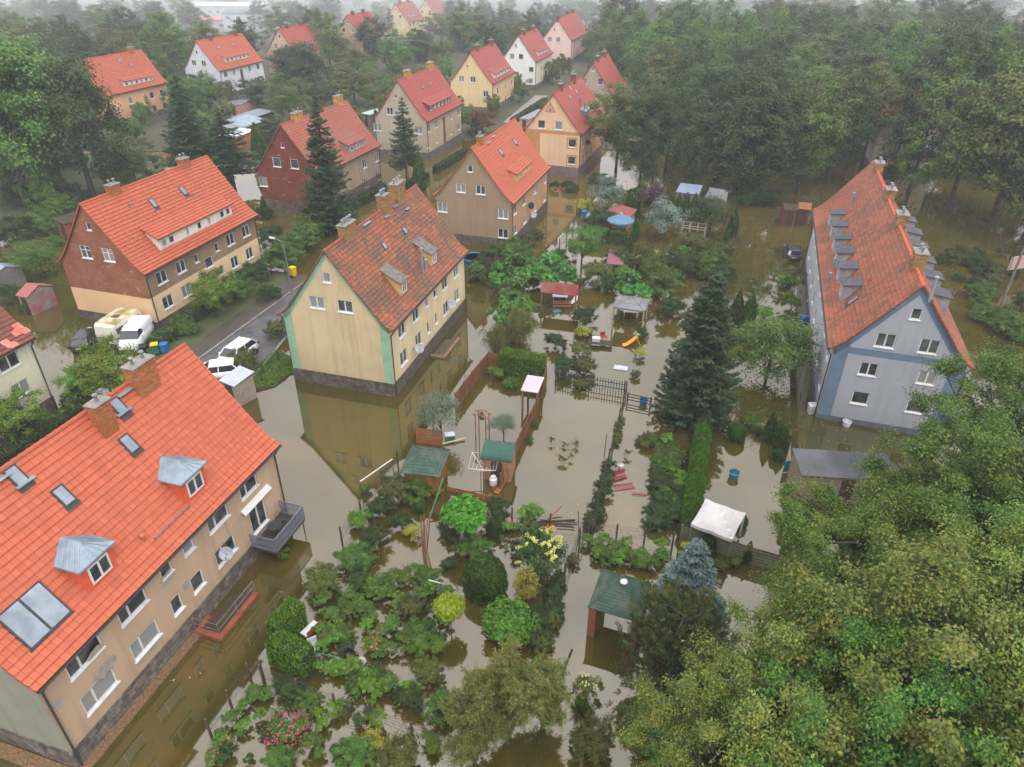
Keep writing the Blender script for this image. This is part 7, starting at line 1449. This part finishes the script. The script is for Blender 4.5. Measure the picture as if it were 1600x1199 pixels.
strip('rows', (452, 840), (440, 885), 5, 'weed tuft under the black balcony', 'weeds under the balcony', .3, .2, .35); strip('sprig', (1150, 470), (1250, 430), 14, 'water weed on the flooded lawn beside the grey house', 'water weeds by the grey house', 1.6, .4, .9); strip('sprig', (1225, 395), (1250, 440), 8, 'water weed around the stranded hatchback', 'water weeds by the hatchback', 1.3, .4, .8); strip('sh_olive', (800, 405), (850, 365), 6, 'scrub plant at the foot of the brown house front', 'scrub along the brown house front', .5, .5, .9)
strip('sh_dark', (1470, 400), (1590, 440), 9, 'bush on the flooded plots behind the grey house', 'bushes behind the grey house', 1.6, .7, 1.3); strip('sh_mid', (1510, 470), (1600, 540), 7, 'bush beside the power pole behind the grey house', 'bushes by the power pole', 1.5, .9, 1.5); strip('sh_mid', (490, 330), (560, 345), 5, 'shrub along the wall foot of the dark brick house', 'shrubs by the dark brick house', .6, .6, 1.0); strip('sh_dark', (870, 296), (900, 300), 5, 'dark hedge shrub at the peach house foot', 'hedge shrubs by the peach house', .7, .9, 1.3); strip('sh_dark', (930, 285), (960, 300), 4, 'dark undergrowth bush at the wood edge by the peach house', 'undergrowth at the wood edge', .9, 1.0, 1.6); strip('sh_dark', (1150, 318), (1215, 322), 7, 'dark undergrowth bush along the far water edge', 'undergrowth along the far water', .9, 1.0, 1.6); strip('sh_dark', (450, 230), (560, 215), 8, 'garden bush on the bank above the dark brick house', 'bank bushes', 2, 1.2, 2.0); strip('wood1', (282, 185), (325, 178), 3, 'leafy tree between apricot house and grey white house', 'trees by the grey white house', 2, 2.4, 3.2)
hedge('clipped rectangular thuja hedge behind the brown board fence', [(783, 578), (850, 590)], 1.9, 1.3, 'thujal'); hedge('clipped thuja hedge running along the flooded lane at the black balcony', [(434, 1010), (470, 968)], 1.6, 1.0, 'thujal', .12, 420); hedge('clipped thuja hedge parallel to the footpath, its end at the green rails', [(432, 1028), (488, 1052)], 1.7, 1.0, 'thujal', .12, 420)
hedge('bright clipped hedge block below the flat roofed shed', [(1243, 812), (1236, 828)], 1.6, 1.1, 'thujal', .13, 380); hedge('bright clipped hedge block nearest the oak branches', [(1236, 862), (1228, 895)], 1.4, 1.0, 'thujal', .13, 380); hedge('clipped dark hedge loop in front of the beige house', [(680, 272), (728, 242)], 1.2, .9, 'dark', .2, 90); hedge('low hedge beside the street lamp and slim spruce', [(620, 302), (668, 280)], 1.0, .9, 'dark', .2, 90)
hedge('clipped hedge with pale top left of the blue parasol', [(912, 375), (946, 380)], 1.7, 1.6, 'vine', .17, 120); hedge('clipped hedge in front of the blue parasol', [(952, 380), (980, 383)], 1.5, .9, 'thuja', .17, 140); hedge('long untrimmed hedge along the muddy pavement', [(246, 545), (330, 482), (392, 435)], 1.1, 1.2, 'mid', .2, 110, .1, wave=.14); hedge('hedge between the street and the garden of the dark brick house', [(432, 402), (480, 372), (545, 330), (600, 300)], 1.2, 1.0, 'dark', .2, 80, .1, wave=.12); hedge('long hedge behind the orange ridge by the corner house', [(-5, 742), (60, 700), (150, 640)], 1.3, 1.3, 'dark', .2, 110, 0, wave=.14); hedge('hedge beside the pale side street between white and peach houses', [(800, 196), (852, 162)], 1.2, 1.0, 'dark', .3, 40)
def bed(pts, n, keys, lab, grp, r0=.25, r1=.55):
    P = [Vector(p) for p in px(pts)]; k = 0; lo = (min(p.x for p in P), min(p.y for p in P)); hi = (max(p.x for p in P), max(p.y for p in P)); t = 0
    while k < n and t < n*40:
        t += 1; x, y = rnd.uniform(lo[0], hi[0]), rnd.uniform(lo[1], hi[1]); ins = False; j = len(P)-1
        for i in range(len(P)):
            if (P[i].y > y) != (P[j].y > y) and x < (P[j].x-P[i].x)*(y-P[i].y)/(P[j].y-P[i].y)+P[i].x: ins = not ins
            j = i
        if ins: q = rnd.choice(keys); s_ = rnd.uniform(r0, r1); put(q, x, y, lab, s_, s_*PROTO[q][2]/PROTO[q][1]*rnd.uniform(.8, 1.2), 0, grp); k += 1
V3 = ('rows', 'veg', 'rowd', 'sprig')
bed([(500, 1000), (520, 930), (660, 880), (720, 900), (690, 1000), (610, 1050)], 46, V3, 'low garden plant in the big flooded bed beside the lane', 'low plants of the big bed'); bed([(500, 1040), (560, 1050), (660, 1080), (640, 1110), (560, 1090)], 22, V3, 'low plant among the green rails by the footpath', 'low plants by the green rails')
bed([(1000, 685), (1060, 700), (1062, 840), (1030, 840)], 26, V3, 'trailing plant in the drowned berry patch', 'trailing plants of the berry patch'); bed([(920, 850), (1060, 865), (1040, 895), (930, 880)], 16, V3, 'weed in the bed above the shelter roof', 'weeds by the shelter'); bed([(960, 385), (1140, 390), (1150, 440), (1000, 455)], 40, ('rowd', 'sh_olive', 'sh_dark', 'rows'), 'plant of the overgrown far vegetable gardens', 'overgrown far gardens', .4, 1.0)
bed([(690, 810), (800, 790), (870, 850), (800, 870), (700, 870)], 22, V3, 'small plant between the standard tree and the sumac', 'small plants round the sumac'); bed([(340, 1190), (420, 1060), (560, 1110), (700, 1190)], 26, V3, 'small plant of the island flower bed at the picture foot', 'small island bed plants'); bed([(735, 410), (900, 395), (905, 440), (790, 470), (740, 430)], 24, ('sh_vine', 'rowd'), 'vine shoot spreading round the red felt shelter', 'vine shoots', .4, .9)
bed([(1470, 390), (1600, 380), (1600, 560), (1530, 540)], 22, ('sh_dark', 'rowd', 'sh_olive'), 'weedy plant on the plots beyond the grey house', 'weeds beyond the grey house', .4, 1.0)
# grass on the lawn and verge
def grass(name, pts, n, z, h=.22, seed=5):
    g = np.random.default_rng(seed); P = [Vector(p) for p in px(pts)]; c = np.array([[p.x, p.y] for p in P]); out = []; lo, hi = c.min(0), c.max(0)
    def inside(q):
        r = False; j = len(c)-1
        for i in range(len(c)):
            if (c[i][1] > q[1]) != (c[j][1] > q[1]) and q[0] < (c[j][0]-c[i][0])*(q[1]-c[i][1])/(c[j][1]-c[i][1])+c[i][0]: r = not r
            j = i
        return r
    while len(out) < n:
        q = lo+g.random(2)*(hi-lo)
        if inside(q): out.append(q)
    q = np.array(out); a = g.uniform(0, 6.28, n); d = nrmz(np.stack([np.cos(a)*.6, np.sin(a)*.6, np.ones(n)], 1)); l = h*g.uniform(.5, 1.4, n); B = nrmz(np.cross(d, np.array([[0, 0, 1.]]))); V = quads(np.concatenate([q, np.full((n, 1), z)], 1)+d*(l*.4)[:, None], d, B, l[:, None], (l*.3)[:, None]); struct(link(name, leafmesh(name, V, LEAFS['grass'])), 'stuff')
grass('grass', [(384, 592), (400, 612), (430, 602), (458, 582), (454, 560), (432, 548)], 9000, .05); grass('grass', [(246, 532), (330, 470), (420, 420), (400, 400), (300, 450), (252, 500)], 9000, .1, .3)
# --- big oaks over the picture corner --------------------------------------------
def oak(key, u, v, zc, R_, H, label, z=0): p = G(u, v, zc); put(key, p.x, p.y, label, R_, H)
oak('oak0', 1590, 700, 8, 6.0, 12.5, 'great green oak against the grey gable at the picture edge'); oak('oak2', 1440, 800, 7, 4.3, 10, 'oak with yellowing twigs over the flat roofed shed'); oak('oak0', 1600, 850, 9, 6.4, 13.5, 'dark green oak between the gable oak and the turning maple'); oak('oak2', 1370, 870, 7, 5.0, 11, 'oak leaning towards the bright hedge blocks'); oak('oak0', 1500, 905, 7, 5.2, 11.5, 'shaded oak in the middle of the leafy corner')
oak('oak1', 1500, 1080, 10, 6.0, 14, 'broad turning maple with yellow leaves in the picture corner'); oak('oak1', 1290, 1120, 8, 4.6, 11.5, 'turning maple with pale yellow leaves beside the pine'); oak('oak1', 1140, 1170, 7, 3.6, 9.5, 'small turning maple at the picture foot'); oak('oak0', 1300, 960, 5, 3.4, 8, 'green oak bough hanging over the cream shed'); oak('oak1', 1620, 1000, 10, 5.0, 13.5, 'turning maple cut by the picture edge')
oak('oak0', 1385, 1170, 9, 5.0, 12.5, 'green maple filling the picture foot between yellowing ones')
for k, p in PROTO.items():
    if not p[3]:
        for c in list(p[0].children): bpy.data.objects.remove(c)
        bpy.data.objects.remove(p[0])
